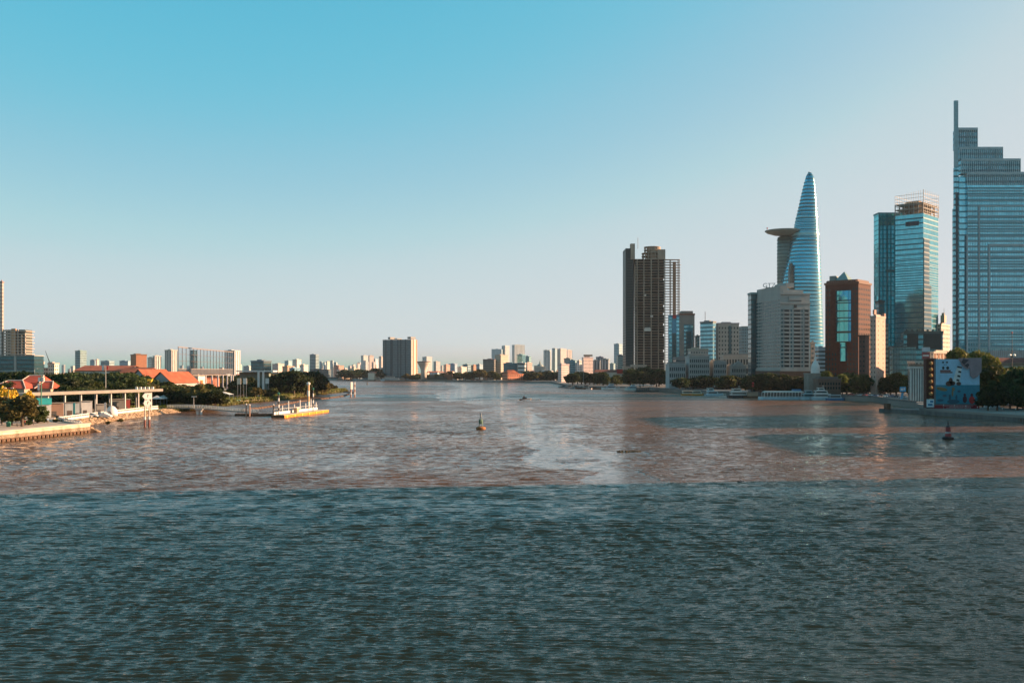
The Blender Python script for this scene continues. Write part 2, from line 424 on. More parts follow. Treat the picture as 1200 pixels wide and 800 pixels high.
def water():
    rng = np.random.default_rng(11)
    y = [40.0]
    while y[-1] < 1750: y.append(y[-1]+0.13*max(1.0, y[-1]/85)**1.4)
    y = np.array(y); nx = 820
    u = np.linspace(-1, 1, nx)
    Yg, Ug = np.meshgrid(y, u, indexing='ij')
    HW = 60+0.42*y
    Xg = Ug*HW[:,None]
    step = np.gradient(y)[:,None]+0*Xg
    sl = slick_at(Xg, Yg)
    Zg = np.zeros_like(Xg)
    for k in range(120):
        lam = 0.32*(6.0/0.32)**(rng.random()**1.7)
        th = rng.normal(0.06, 0.27)
        kk = 2*pi/lam
        ph = rng.random()*2*pi
        env = 0.55+0.45*np.sin(Xg*rng.uniform(.03,.11)+Yg*rng.uniform(.03,.11)+rng.random()*6)
        w_ = np.clip((lam-2.6*step)/lam*2.0, 0, 1)
        if lam > 0.85: w_ = w_*np.clip((Yg-75)/100, .16, 1)
        if lam > 2.6: w_ = w_*np.clip((Yg-200)/300, .15, 1)
        Zg += w_*env*0.0125*lam**0.85*np.sin(kk*(Xg*sin(th)+Yg*cos(th))+ph)
    # keep the steepness of the chop alike from near to far, whatever wavelengths are left
    sl_y = np.std(np.diff(Zg, axis=0)/np.diff(y)[:,None], axis=1); sl_y = np.append(sl_y, sl_y[-1])
    sl_y = np.convolve(np.pad(sl_y, 30, mode='edge'), np.ones(61)/61, mode='valid')
    goal = np.interp(y, [40,100,150,200,350,600,1000], [.27,.27,.18,.11,.055,.03,.02])
    Zg = Zg*np.minimum(goal/np.maximum(sl_y, 1e-4), 4.0)[:,None]
    Zg = Zg*(0.65+0.7*fbm(Xg/55, Yg/45, 91, 4))
    Zg = Zg+1.4*Zg*np.abs(Zg)/(1+np.abs(Zg))
    Zg *= np.clip((1750-Yg)/300, 0, 1)*np.clip((Yg-40)/6,0,1)*np.clip((1-np.abs(Ug))/0.03,0,1)*(1-.75*sl)
    n = len(y)
    vs = np.stack([Xg, Yg, Zg], -1).reshape(-1, 3)
    idx = np.arange(n*nx).reshape(n, nx)
    fs = np.stack([idx[:-1,:-1], idx[:-1,1:], idx[1:,1:], idx[1:,:-1]], -1).reshape(-1, 4)
    y0, y1, X0, X1 = float(y[0]), float(y[-1]), float(HW[0]), float(HW[-1])
    ext = [(-9000,-600),(9000,-600),(9000,y0),(X0,y0),(-X0,y0),(-9000,y0),(9000,y1),(X1,y1),(-X1,y1),(-9000,y1),(9000,9000),(-9000,9000)]
    b0 = len(vs)
    vs = np.concatenate([vs, np.array([(a,c,0.0) for a,c in ext])])
    ex = [(0,1,2,3,4,5),(5,4,8,9),(3,2,6,7),(9,8,7,6,10,11)]
    fl = [tuple(f) for f in fs.tolist()] + [tuple(i+b0 for i in f) for f in ex]
    me = bpy.data.meshes.new('water'); me.from_pydata(vs.tolist(), [], fl)
    me.polygons.foreach_set('use_smooth', [True]*len(me.polygons)); me.materials.append(M['water']); me.update()
    a_ = me.attributes.new('slick', 'FLOAT', 'POINT'); a_.data.foreach_set('value', np.concatenate([sl.ravel(), np.zeros(len(ext))]).astype(np.float32))
    o = bpy.data.objects.new('water', me); COL.objects.link(o)
    tag(o, 'brown rippled river water with calm streaks and tower shadows', None, None, 'structure')
water()

# ------------------------------------------------------------------ land
ZL, ZR, ZF = 1.8, 2.6, 2.2
def ground_mat(name, c0, c1, sc):
    m, t, b = _new(name)
    geo = t.nodes.new('ShaderNodeNewGeometry')
    nz = t.nodes.new('ShaderNodeTexNoise'); nz.inputs['Scale'].default_value = sc; nz.inputs['Detail'].default_value = 6
    t.links.new(geo.outputs['Position'], nz.inputs['Vector'])
    rp = t.nodes.new('ShaderNodeValToRGB'); e = rp.color_ramp.elements
    e[0].position = 0.42; e[1].position = 0.58; e[0].color = (*c0,1); e[1].color = (*c1,1)
    t.links.new(nz.outputs[0], rp.inputs[0]); t.links.new(rp.outputs[0], b.inputs['Base Color'])
    b.inputs['Roughness'].default_value = 0.9
    return m
M['park'] = ground_mat('park_ground', (0.05,0.07,0.02), (0.30,0.25,0.19), 0.03)
M['city'] = ground_mat('city_ground', (0.13,0.12,0.11), (0.22,0.2,0.18), 0.02)
left_shore = [(-143,-300),(-131,255),(-124,301),(-127,302),(-128,306),(-145,322),(-147,345),(-149,390),(-151,441),(-152,502),(-150,584),(-144,655),(-151,771),(-147,880),(-153,940),(-200,1100),(-250,1270),(-372,1960)]
left_poly = left_shore + [(-9000,2600),(-9000,-300)]
right_shore = [(240,-300),(215,100),(200,250),(180,355),(171,430),(178,440),(197,500),(201,545),(214,610),(190,668),(168,694),(152,745),(146,800),(136,870),(131,900),(124,935),(108,1010),(62,1120),(63,1350),(58,1560),(20,1648),(-22,1655),(-52,1750),(-150,1800),(-294,1960),(-440,2400)]
right_poly = right_shore + [(-9000,3300),(-9000,9000),(9000,9000),(9000,-300)]
lp = MB(); lp.prism(left_poly, -3, ZL); tag(lp.build('park_ground', M['park']), 'grassy and paved park land behind the river wall', None, None, 'structure')
rp_ = MB(); rp_.prism(right_poly, -3, ZR); tag(rp_.build('city_ground', M['city']), 'paved embankment and city ground along the far and west banks', None, None, 'structure')

def haze():
    m = bpy.data.materials.new('haze_air'); m.use_nodes = True; t = m.node_tree
    t.nodes.remove(t.nodes['Principled BSDF'])
    v = t.nodes.new('ShaderNodeVolumePrincipled'); v.inputs['Color'].default_value = (0.80,0.90,0.98,1)
    v.inputs['Density'].default_value = 0.000024; v.inputs['Anisotropy'].default_value = 0.2
    t.links.new(v.outputs[0], t.nodes['Material Output'].inputs['Volume'])
    h = MB(); h.box(-9500,9500,-700,9500,-4,226)
    tag(h.build('haze', m), 'thin pale evening haze over the river and city', None, None, 'stuff')
haze()

# ------------------------------------------------------------------ building kit
def corner(x0, xc, x1, D, a):
    """local frame: origin at the near corner, +x to the right along the front wall, +y along the right wall (into depth)"""
    a = radians(a)
    P = ((xc-600)/F*D, D)
    def hit(u, k):
        den = u[0]-k*u[1]
        return (k*P[1]-P[0])/den if abs(den) > 1e-6 else 0.0
    L1 = hit((-cos(a), sin(a)), (x0-600)/F)
    L2 = hit((sin(a), cos(a)), (x1-600)/F) if x1 != xc else 0
    return P, L1, L2, -a

def fit(x0, x1, D, depth):
    """frontal block: keep its whole silhouette (front wall plus the side that shows) between x0 and x1"""
    w_ = x1-x0; off = abs((x0 if x0 > 600 else x1)-600)
    d = min(depth, max(4.0, 0.35*w_*D/max(off,1)))
    sh = off*d/D
    if x0 >= 600: return x0+sh, x1, d
    if x1 <= 600: return x0, x1-sh, d
    return x0, x1, d

def windows(root, face, L, z0, z1, nx, nz, fw, fh, m, cap=100, name='window', L2=0, depth=0.10, skip=None):
    """one mesh object per window (the rest of more than `cap` as one)"""
    dw, dz = L/nx, (z1-z0)/nz
    w_, h_ = dw*fw, dz*fh
    mb = MB()
    if face == 'front': mb.box(-w_/2,w_/2,-depth,0.02,-h_/2,h_/2)
    elif face == 'right': mb.box(-0.02,depth,-w_/2,w_/2,-h_/2,h_/2)
    else: mb.box(-depth,0.02,-w_/2,w_/2,-h_/2,h_/2)
    me = mb.mesh(name, m)
    cells = []
    for k in range(nz-1,-1,-1):
        for i in range(nx):
            if skip and skip(i,k): continue
            u = (i+.5)*dw; z = z0+(k+.5)*dz
            cells.append((-L+u,0,z) if face=='front' else (0,u,z) if face=='right' else (-L2,u,z))
    for c in cells[:cap]: inst(name, me, root, c)
    if len(cells) > cap:
        r = MB()
        for c in cells[cap:]:
            r.add([(v[0]+c[0],v[1]+c[1],v[2]+c[2]) for v in mb.v], mb.f)
        tag(r.build(name, m, root), kind='stuff')

def block(name, label, cat, x0, xc, x1, yt, D, a=0, col=(.5,.5,.5), style='f_grid', group=None, zb=2.0, depth=18, roof=True, rh=2.2, roofcol=None, plant=True, seed=None):
    if xc == x1: x0, x1, depth = fit(x0, x1, D, depth); xc = x1
    P, L1, L2, rz = corner(x0, xc, x1, D, a)
    if L2 <= 0: L2 = depth
    L2 = min(L2, 60)
    zt = Z(yt, D)
    t = thing(name, label, cat, (P[0], P[1], zb), rz, group)
    h = zt - zb
    b = MB(); b.box(-L1,0,0,L2,-1.0,h-rh if roof else h)
    o = b.build('wall', M[style] if isinstance(style,str) else style, t); o.color = (*col,1)
    rnd = random.Random(seed if seed is not None else int(x0*13+D))
    if roof:
        r = MB(); e = 0.35
        r.box(-L1-e,e,-e,L2+e,h-rh,h-rh*0.45)
        if plant:
            f0 = rnd.uniform(0.12,0.4); f1 = f0+rnd.uniform(0.3,0.45)
            r.box(-L1*(1-f0),-L1*(1-f1),L2*0.2,L2*0.7,h-rh*0.45+0.002,h)
        rc = roofcol or tuple(c*0.75 for c in col)
        r.build('roof', plain(tuple(round(c*20)/20 for c in rc)), t)
    return t, L1, L2, h

def frame_grid(root, face, L, z0, z1, nx, nz, m, pw=0.5, ph=0.9, out=0.35, name='facade_grid', L2=0, xs=True):
    """piers and spandrels standing proud of a glazed body"""
    mb = MB()
    for i in range(nx+1):
        u = i*L/nx
        if face=='front': mb.box(-L+u-pw/2,-L+u+pw/2,-out,0.05,z0,z1)
        elif face=='right': mb.box(-0.05,out,u-pw/2,u+pw/2,z0,z1)
        else: mb.box(-L2-out,-L2+0.05,u-pw/2,u+pw/2,z0,z1)
    for k in range(nz+1):
        z = z0+k*(z1-z0)/nz; o2 = out*0.8
        if face=='front': mb.box(-L-0.1,0.1,-o2,0.04,z-ph/2,z+ph/2)
        elif face=='right': mb.box(-0.04,o2,-0.1,L+0.1,z-ph/2,z+ph/2)
        else: mb.box(-L2-o2,-L2+0.04,-0.1,L+0.1,z-ph/2,z+ph/2)
    return mb.build(name, m, root)

# ================================================================= RIGHT BANK TOWERS
def stepped_tower():
    D = 700
    t = thing('stepped_skyscraper', 'tall blue glass tower with stepped crown and thin vertical fin at its corner', 'skyscraper', (X(1117,D), D, 2.6))
    s = D/F
    zz = lambda y: Z(y,D)-2.6
    W = 64.0
    gl = M['g_blue']; met = plain((.30,.41,.45), .45); met2 = plain((.27,.36,.40), .45)
    b = MB(); b.box(9.4, W, 0, 21, 12, zz(217)); b.build('glass_body', gl, t)
    b = MB(); b.box(4.6, 9.3, 1.2, 10, 0, zz(207)); b.build('corner_glass', gl, t)
    b = MB(); b.box(1.0, 4.5, 1.6, 3.6, 0, zz(244)); b.box(1.6, 4.5, 1.7, 3.5, zz(244)+0.002, zz(196)); b.build('side_wall', M['g_mid'], t)
    # louvred crown steps
    steps = [(zz(217)+.003, zz(203), 9.4, W), (zz(203)+.003, zz(187), 6.0, 46.6), (zz(187)+.003, zz(173), 5.0, 35.0), (zz(173)+.003, zz(150), 4.6, 18.1)]
    for i, (z0, z1, xa, xb) in enumerate(steps):
        y0 = -0.1 + i*1.0
        b = MB(); b.box(xa, xb, y0+0.5, y0+(20 if i==0 else 8), z0, z1); c = b.build('crown_step', M['g_mid'], t)
        lv = MB(); n = int((xb-xa)/1.35)
        for k in range(n+1):
            xx = xa+0.2+k*(xb-xa-0.4)/n
            lv.box(xx-0.22, xx+0.22, y0-0.15, y0+0.48, z0, z1+0.8)
        lv.box(xa, xb, y0-0.1, y0+0.45, z1-0.7, z1+0.9)
        lv.build('louvres', met, c)
    b = MB(); b.box(1.8, 4.4, 2.0, 3.4, zz(196)+.002, zz(117)); b.build('corner_fin', plain((.20,.34,.39), .4), t)
    # nested frames on the main facade
    fr = MB()
    for xa, yt, th in ((17.2, 242, .7), (24.0, 288, 1.0)):
        fr.box(xa, xa+th, -0.6, 0.0, 8, zz(yt)); fr.box(xa, W, -0.6, 0.0, zz(yt), zz(yt)+th*1.2)
    fr.box(9.0, 9.9, -0.5, 0.0, 6, zz(275)); fr.build('facade_frame', met2, t)
    for k in range(37):
        z = 14+k*(zz(217)-15)/37
        b = MB(); b.box(9.9, W+.02, -0.28, 0.0, z, z+1.05); b.build('floor_spandrel', plain((.17,.33,.39), .4), t)
    b = MB()
    n = 32
    for k in range(n+1):
        xx = 10+k*(W-10)/n; b.box(xx-0.1, xx+0.1, -0.42, -0.28, 14, zz(220))
    b.build('mullions', plain((.18,.34,.40), .4), t)
    b = MB(); b.box(24.6, W, -1.6, -0.75, 0, zz(411)); b.box(9.3, 24.5, -0.9, -0.62, 0, 12.2); b.build('podium', plain((.25,.28,.28), .6), t)
    b = MB()
    for k in range(28): b.box(25+k*1.4, 25.5+k*1.4, -2.0, -1.6, 0, zz(411)+.8)
    b.build('podium_fins', met2, t)
    b = MB(); b.box(2.4,4.2,1.48,1.58,20,zz(225)); b.build('slot_window', plain((.02,.05,.07),.3), t)
stepped_tower()

def twin_glass():
    # teal slab behind
    D = 850
    P, L1, L2, rz = corner(1029.5, 1060, 1060, D, 0)
    t = thing('teal_tower', 'teal glass slab tower with dark vertical stripes beside the unfinished tower', 'skyscraper', (P[0], P[1], 2.6), 0)
    h = Z(251,D)-2.6
    b = MB(); b.box(-L1,0,0,11,0,h); b.build('glass_body', M['g_teal'], t)
    b = MB()
    for k in range(8):
        xx = -L1+k*L1/6.5; b.box(xx, xx+(1.0 if k%2==0 else .45), -0.5, 0, 0, h+0.8)
    b.box(-L1+6,-L1+20,-0.6,0,Z(318,D)-2.6,Z(316,D)-2.6); b.build('dark_fins', plain((.03,.13,.15),.4), t)
    b = MB(); b.box(-L1-.3,.3,-.3,11.3,h+.002,h+1.4); b.build('parapet', plain((.05,.22,.25),.5), t)
    b = MB(); b.cyl(-L1+17,-0.6,h-4.2,h-3.6,1.9,1.9,16)
    o = MB(); o.loft([[(-L1+17.5+2*cos(a_*pi/8)*r,-0.9 if k else -0.5,h-3.5+2*sin(a_*pi/8)*r) for a_ in range(16)] for k, r in ((0,1),(1,1))]); o.build('emblem', plain((.05,.06,.07),.4), t)
    # front tower with raw crown
    D = 800
    P, L1, L2, rz = corner(1049, 1082, 1099.5, D, 42)
    t = thing('glass_tower', 'blue glass tower topped by bare concrete and scaffold frame, still being finished', 'skyscraper', (P[0], P[1], 2.6), rz)
    h = Z(250,D)-2.6; h2 = Z(237,D)-2.6; ht = Z(222,D)-2.6
    b = MB(); b.box(-L1,0,0,L2,20,h); b.build('glass_body', glass_mat('pale_blue_curtain_glass', (0.10,0.42,0.52), span=(0.02,0.12,0.15), floor=4.1, bay=2.0, sp_frac=0.16, mull=0.06), t)
    b = MB(); b.box(-0.7*0+0.02,0.5,0.4,L2*0.36,22,h*0.86); b.box(0.02,0.48,L2*.36,L2*.5,22,h*0.60); b.build('dark_bay', M['g_dark'], t)
    for k in range(30):
        z = 22+k*(h-22)/30
        b = MB(); b.box(-L1-.1,0.12,-0.14,0,z,z+0.5); b.box(0.0,0.16,0.0,L2+.1,z,z+0.5); b.build('floor_line', plain((.05,.15,.19),.4), t)
    b = MB(); b.box(-L1*.62,-L1*.15,-.2,0,h-9,h-5.5); b.build('dark_slot', plain((.015,.03,.05),.3), t)
    con = M['concrete']
    for k in range(3):
        z = h+0.02+k*4.2
        b = MB(); b.box(-L1,0,0,L2,z,z+0.6); b.build('roof_slab', con, t)
    for i in range(7):
        for j in range(5):
            b = MB(); b.box(-L1+i*L1/6-.3,-L1+i*L1/6+.3,j*L2/4-.3,j*L2/4+.3,h,h2); b.build('column', con, t)
    b = MB(); b.box(-L1*.8,-L1*.3,L2*.3,L2*.7,h,h2+3); b.build('core', mat('raw_orange_formwork',(.36,.20,.10),.8,scale=.5,var=.3), t)
    sc = MB()
    for i in range(13):
        u = -L1+i*L1/12; sc.tube((u,-.2,h+1),(u,-.2,ht-3+3*i/12),.14,None,4)
    for i in range(9):
        u = i*L2/8; sc.tube((.2,u,h+1),(.2,u,ht),.14,None,4)
    for k in range(6):
        z = h+2+k*(ht-3-h-2)/5
        sc.tube((-L1,-.2,z),(0,-.2,z+.0),.14,None,4); sc.tube((.2,0,z),(.2,L2,z+(1.2 if k==5 else 0)),.14,None,4)
        sc.tube((-L1,-.2,z),(-L1,L2,z),.14,None,4); sc.tube((-L1,L2,z),(0,L2,z),.14,None,4)
    sc.build('scaffold', plain((.42,.38,.34),.6), t)
    # podium
    D = 770
    P, L1, L2, rz = corner(1046, 1073, 1073, D, 0)
    t = thing('glass_podium', 'low blue glass podium with tall mullions in front of the glass tower', 'building', (P[0], P[1], 2.6))
    h = Z(407,D)-2.6
    b = MB(); b.box(-L1,0,0,7,0,h); b.build('glass_wall', M['g_mid'], t)
    b = MB()
    for k in range(16): b.box(-L1+k*L1/15-.12,-L1+k*L1/15+.12,-.35,0,h*.28,h)
    b.build('mullions', plain((.2,.34,.38),.4), t)
    b = MB(); b.box(-L1-.3,.3,-.5,7.2,h+.003,h+.9); b.build('parapet', plain((.07,.1,.11),.5), t)
    P, L1, L2, rz = corner(1059, 1105, 1105, D+8, 0)
    t = thing('dark_podium', 'dark glazed upper podium box with black panels under the glass tower', 'building', (P[0], P[1], 2.6))
    z0 = Z(409,D)-2.6; z1 = Z(388,D)-2.6
    b = MB(); b.box(-L1,0,0,6,0,z1); b.build('glass_wall', M['g_mid'], t)
    for xa, xb, nm in ((-L1+2.5,-L1+11,'dark_panel'),(-L1+15,-1,'dark_panel')):
        b = MB(); b.box(xa,xb,-.35,0,z0+.5,z1-1.5); b.build(nm, plain((.02,.035,.045),.25), t)
    b = MB(); b.box(-L1-.3,.3,-.6,.0,z1-1.2,z1+.5)
    for k in range(6): b.box(-L1+2+k*4,-L1+3.2+k*4,.5,1.6,z1+.0,z1+1.8)
    b.build('parapet', plain((.05,.09,.10),.5), t)
twin_glass()

def lotus_tower():
    D = 1235
    s = D/F
    xc = 939
    t = thing('lotus_tower', 'curved tapering blue glass skyscraper with round helipad on its flank', 'skyscraper', (X(xc,D), D, 2.6))
    lv = [(440,914.5,964.5),(400,914.7,963.6),(360,915.5,962.3),(336,916.5,961.5),(320,919,961),(305,923,960.3),(290,926.2,959.5),(275,929.4,958.8),(260,932.4,958),(245,935.8,957),(230,939,956),(217,942,954.8),(206,944.8,953.2),(203.2,946.5,951)]
    n = 40
    rings = []
    def ring(y, xl, xr, sq=2.6, dpt=0.85, yo=0):
        cx = ((xl+xr)/2-xc)*s; hx = (xr-xl)/2*s; hy = max(hx*dpt,1.5)
        out = []
        for i in range(n):
            a = 2*pi*i/n; c_, s_ = cos(a), sin(a)
            out.append((cx+hx*math.copysign(abs(c_)**(2/sq),c_), yo+hy*math.copysign(abs(s_)**(2/sq),s_), Z(y,D)-2.6))
        return out
    def interp(y):
        for (ya,la,ra),(yb,lb,rb) in zip(lv,lv[1:]):
            if yb <= y <= ya:
                f = (ya-y)/(ya-yb) if ya!=yb else 0
                return la+(lb-la)*f, ra+(rb-ra)*f
        return lv[-1][1], lv[-1][2]
    ys = [440-i*(440-203.2)/60 for i in range(61)]
    b = smooth(MB()); b.loft([ring(y,*interp(y)) for y in ys]); sh = b.build('glass_shell', glass_mat('lotus_glass',(0.15,0.44,0.54),span=(0.015,0.10,0.13),floor=4.4,bay=60,sp_frac=0.3,mull=0.0,metal=.8,rough=.16,wob=.02), t)
    # slim floor bands standing proud of the glass
    for k in range(56):
        y = 436-k*4.1
        if y < 212: break
        xl, xr = interp(y)
        b = smooth(MB()); r0 = ring(y,xl-.25,xr+.25); r1 = [(p[0],p[1],p[2]+1.1) for p in r0]
        b.loft([r0,r1]); b.build('floor_band', plain((.14,.31,.37),.35), t)
    for ya, yb in ((277,273.5),(256,254.5)):
        xl, xr = interp(ya); b = MB(); r0 = ring(ya,xl-.5,xr+.5); r1 = ring(yb,interp(yb)[0]-.5,interp(yb)[1]+.5); b.loft([r0,r1]); b.build('plant_floor_band', plain((.22,.44,.48),.35), t)
    # rear shell that carries the helipad
    rl = [(440,912,940),(340,913.6,938),(300,913.6,938),(277,914,938),(275.5,917,938)]
    b = smooth(MB()); b.loft([ring(y,a_,c_,2.2,.6,11) for y,a_,c_ in rl]); b.build('rear_shell', mat('grey_green_glass',(.13,.19,.18),.3,.3,scale=.1,var=.3), t)
    for k in range(15):
        y = 338-k*4.1; b = smooth(MB()); r0 = ring(y,913.3,938.3,2.2,.6,11); r1 = [(p[0],p[1],p[2]+1.0) for p in r0]; b.loft([r0,r1]); b.build('rear_floor_band', plain((.05,.09,.09),.4), t)
    # lens shaped slot on the left flank
    b = MB(); pts = [(440,923.5,928),(400,923,928),(360,921,926),(335,920.2,925),(320,921,924.5),(310,922.6,924)]
    P0 = []
    for y,a_,c_ in pts:
        xl, xr = interp(y); 
        P0.append((((a_-xc)*s, ((c_)-xc)*s), Z(y,D)-2.6, -((xr-xl)/2*s*.85)-0.0))
    fs = []; vs = []
    for (xa,xb),z,yy in P0: vs += [(xa,yy-1.2,z),(xb,yy-1.2,z),(xb,yy+9,z),(xa,yy+9,z)]
    for k in range(len(P0)-1):
        o = k*4
        fs += [(o,o+1,o+5,o+4),(o+1,o+2,o+6,o+5),(o+3,o,o+4,o+7)]
    fs.append((len(vs)-4,len(vs)-3,len(vs)-2,len(vs)-1))
    b.add(vs, fs); b.build('flank_slot', mat('bronze_slot',(.10,.085,.07),.4,.2,scale=.2,var=.4), t)
    hp = MB(); cx = (920-xc)*s; zt = Z(269.5,D)-2.6
    hp.lathe(cx, 6, [(2,zt-6.5),(12,zt-5.2),(20,zt-2.6),(22.5,zt-0.6),(22.5,zt),(0.5,zt+.1)], 36)
    h = hp.build('helipad', plain((.17,.24,.25),.5), t)
    b = MB(); b.tube((cx-20,6,zt),(cx-20,6,zt+2.5),.15); b.lathe(cx-20,6,[(.2,zt+2),(.9,zt+2.5),(.9,zt+3.3),(.2,zt+3.8)],8); b.build('beacon', M['red'], h)
    b = MB(); b.box(8.4,10,-.8,.8,Z(203.2,D)-2.7,Z(201.6,D)-2.6); b.box(10.4,12,-.7,.7,Z(203.2,D)-2.7,Z(202.2,D)-2.6); b.build('roof_plant', plain((.2,.3,.32),.5), t)
lotus_tower()

def brick_tower():
    D = 740
    P, L1, L2, rz = corner(967, 1006, 1020.5, D, 40)
    t = thing('brick_tower', 'dark red brick office tower with a tall teal glass bay and pyramid roof', 'building', (P[0], P[1], 2.6), rz)
    h = Z(332,D)-2.6
    b = MB(); b.box(-L1,0,0,L2,0,h); b.build('brick_wall', M['brick'], t)
    b = MB(); b.box(-L1-.6,.6,-.6,L2+.6,h+.003,h+1.5); b.box(-L1+1,-1,1,L2-1,h+1.5,h+3.2); b.build('cornice', plain((.11,.05,.035),.7), t)
    # chamfered glass bay
    u0, u1 = -L1*.68, -L1*.22
    zt, zb = h-4.5, Z(423,D)-2.6
    b = MB(); b.prism([(u0,0.02),(u1,0.02),(u1-1.6,-1.5),(u0+1.6,-1.5)], zb+14, zt); um = (u0+u1)/2; b.prism([(um-2.6,.02),(um+2.6,.02),(um+2.0,-1.3),(um-2.0,-1.3)], zb, zb+13.9)
    by = b.build('glass_bay', glass_mat('bay_glass',(.04,.28,.44),span=(.01,.05,.055),floor=10.8,bay=3.4,sp_frac=.07,mull=.06,metal=.85,rough=.08), t)
    fr = MB()
    for k in range(6):
        z = zb+14+k*(zt-zb-14)/5; fr.prism([(u0-.2,0.02),(u1+.2,0.02),(u1-1.5,-1.75),(u0+1.5,-1.75)], z-.35, z+.35)
    fr.build('bay_frame', plain((.035,.03,.03),.5), t)
    nz = 19
    z0 = 8; z1 = h-2
    windows(t, 'front', L1, z0, z1, 11, nz, .34, .42, M['pane_teal'], 100, skip=lambda i,k: 2<=i<=8 and (k>5 or 4<=i<=6) )
    windows(t, 'right', L2, z0, z1, 7, nz, .40, .42, M['pane'], 100)
    b = MB(); um = -L1*.55
    b.add([(um-5,3,h+3.2),(um+5,3,h+3.2),(um+5,13,h+3.2),(um-5,13,h+3.2),(um,8,h+10)], [(0,3,2,1),(0,1,4),(1,2,4),(2,3,4),(3,0,4)]); b.build('pyramid_roof', plain((.17,.28,.28),.5), t)
    b = MB(); b.box(-L1*.92,-L1*.75,3,9,h+3.2,h+6.8); b.build('plant_room', plain((.16,.22,.22),.6), t)
    b = MB()
    for k in range(14): b.box(-L1+1+k*L1/15,-L1+1.8+k*L1/15,-.5,.2,h+1.55,h+2.6)
    b.build('crenels', plain((.2,.1,.075),.8), t)
    # dark annexe against its lower right side
    P, L1, L2, rz = corner(1006.5, 1014, 1018.5, 705, 40)
    t = thing('dark_annexe', 'dark brown lower block against the right side of the brick tower', 'building', (P[0], P[1], 2.6), rz)
    h = Z(394,705)-2.6
    b = MB(); b.box(-L1,0,0,L2,0,h); b.build('wall', plain((.07,.045,.04),.8), t)
    b = MB(); b.box(-L1-.3,.3,-.3,L2+.3,h+.003,h+.9); b.build('parapet', plain((.05,.035,.03),.8), t)
    windows(t, 'front', L1, 4, h-2, 2, 10, .5, .4, M['pane'], 40)
brick_tower()

def grey_hotel():
    D = 720
    P, L1, L2, rz = corner(886.5, 914.5, 949, D, 80)
    t = thing('grey_hotel', 'grey white riverside hotel slab with rooftop letters and many dark windows', 'hotel', (P[0], P[1], 2.6), rz)
    h = Z(345,D)-2.6; hl = Z(336,D)-2.6
    wall = mat('grey_render',(.36,.355,.335),.85,scale=.15,var=.18,streak=True)
    b = MB(); b.box(-L1,0,0,L2,0,h); b.build('wall', wall, t)
    # front (left) wing: tight grid of teal panes, and a raised parapet
    b = MB(); b.box(-L1,-L1*.03,.3,6,h+.002,hl+1); b.box(-L1*.5,-2,5,11,hl,hl+3); b.build('raised_parapet', wall, t)
    nz = 20; z0 = Z(436,D)-2.6+3
    frame_grid(t,'front',L1,z0,h-3,10,nz,wall,.6,1.1,.22)
    windows(t,'front',L1,z0,h-3,10,nz,.8,.66,M['pane_teal'],100)
    # right wing: alternating wide dark balconies
    def col_win(u0,u1,n,dark,cap):
        me = MB(); wd=(u1-u0); hh=(h-10-z0)/15
        me.box(-.02,.08,-wd/2,wd/2,-hh*.27,hh*.27); m_ = me.mesh('window', M['pane'] if dark else M['pane_teal'])
        for k in range(15): inst('window', m_, t, (0,(u0+u1)/2,z0+(k+.5)*hh))
    for u0,u1,d in ((.02,.10,0),(.13,.30,1),(.34,.40,0),(.45,.68,1),(.71,.76,0),(.82,.96,1)): col_win(u0*L2,u1*L2,15,d,0)
    for k in range(16):
        z = z0+k*(h-10-z0)/15
        for u0,u1 in ((.12,.31),(.44,.69),(.81,.97)):
            b = MB(); b.box(.0,.55,u0*L2,u1*L2,z-.5,z+.45); b.build('balcony', wall, t)
    b = MB(); b.box(-.05,.7,-.2,L2+.3,h-6.6,h-5.6); b.box(-.05,.6,L2*.28,L2*.72,h-5.5,h-1); b.box(-.2,.8,-.3,L2+.3,h+.003,h+1.2); b.box(-4,-1,L2*.1,L2*.8,h+1.2,h+3.5); b.build('cornice', wall, t)
    b = MB(); b.box(-.02,.72,L2*.3,L2*.7,h-4.6,h-3.9); b.box(-.02,.72,L2*.46,L2*.54,h-9.3,h-7.2); b.build('inset_shade_plate', plain((.07,.07,.07),.8), t)  # raised plates, dark colour standing in for the shade of insets
    b = MB(); b.box(-L1-.2,.3,-.8,-.02,z0-2.0,z0-.6); b.box(.02,.8,-.2,L2+.2,z0-2.2,z0-.6); b.build('string_course', wall, t)
    b = MB(); b.box(-L1,1.2,-1.0,-.02,0,z0-2.2); b.box(.02,1.2,-.9,L2,0,z0-2.4); b.build('brown_base', plain((.10,.055,.04),.8), t)
    # rooftop letters
    lg = bpy.data.curves.new('roof_letters','FONT'); lg.body = 'GTZ'; lg.size = 4.6; lg.extrude = .25; lg.align_x = 'CENTER'
    lo = bpy.data.objects.new('roof_letters_tmp', lg); COL.objects.link(lo)
    dg = bpy.context.evaluated_depsgraph_get(); me = bpy.data.meshes.new_from_object(lo.evaluated_get(dg)); bpy.data.objects.remove(lo)
    me.materials.clear(); me.materials.append(plain((.33,.36,.38),.5))
    o = bpy.data.objects.new('roof_letters', me); COL.objects.link(o); o.parent = t
    o.location = (-L1*.62, 3, hl+1.6); o.rotation_euler = (radians(90),0,1.25)
    b = MB(); b.box(-L1*.62-1.5,-L1*.62+1.5,1,5,hl+1.0,hl+1.6); b.build('letter_rail', M['dark'], t)
    # slim glass block behind-left
    t,L1,L2,h = block('teal_block','narrow dark teal glass block behind the left end of the grey hotel','building',876.5,887,887,341,760,0,(.1,.2,.22),'g_dark',depth=14,roofcol=(.2,.3,.3),plant=False)
grey_hotel()

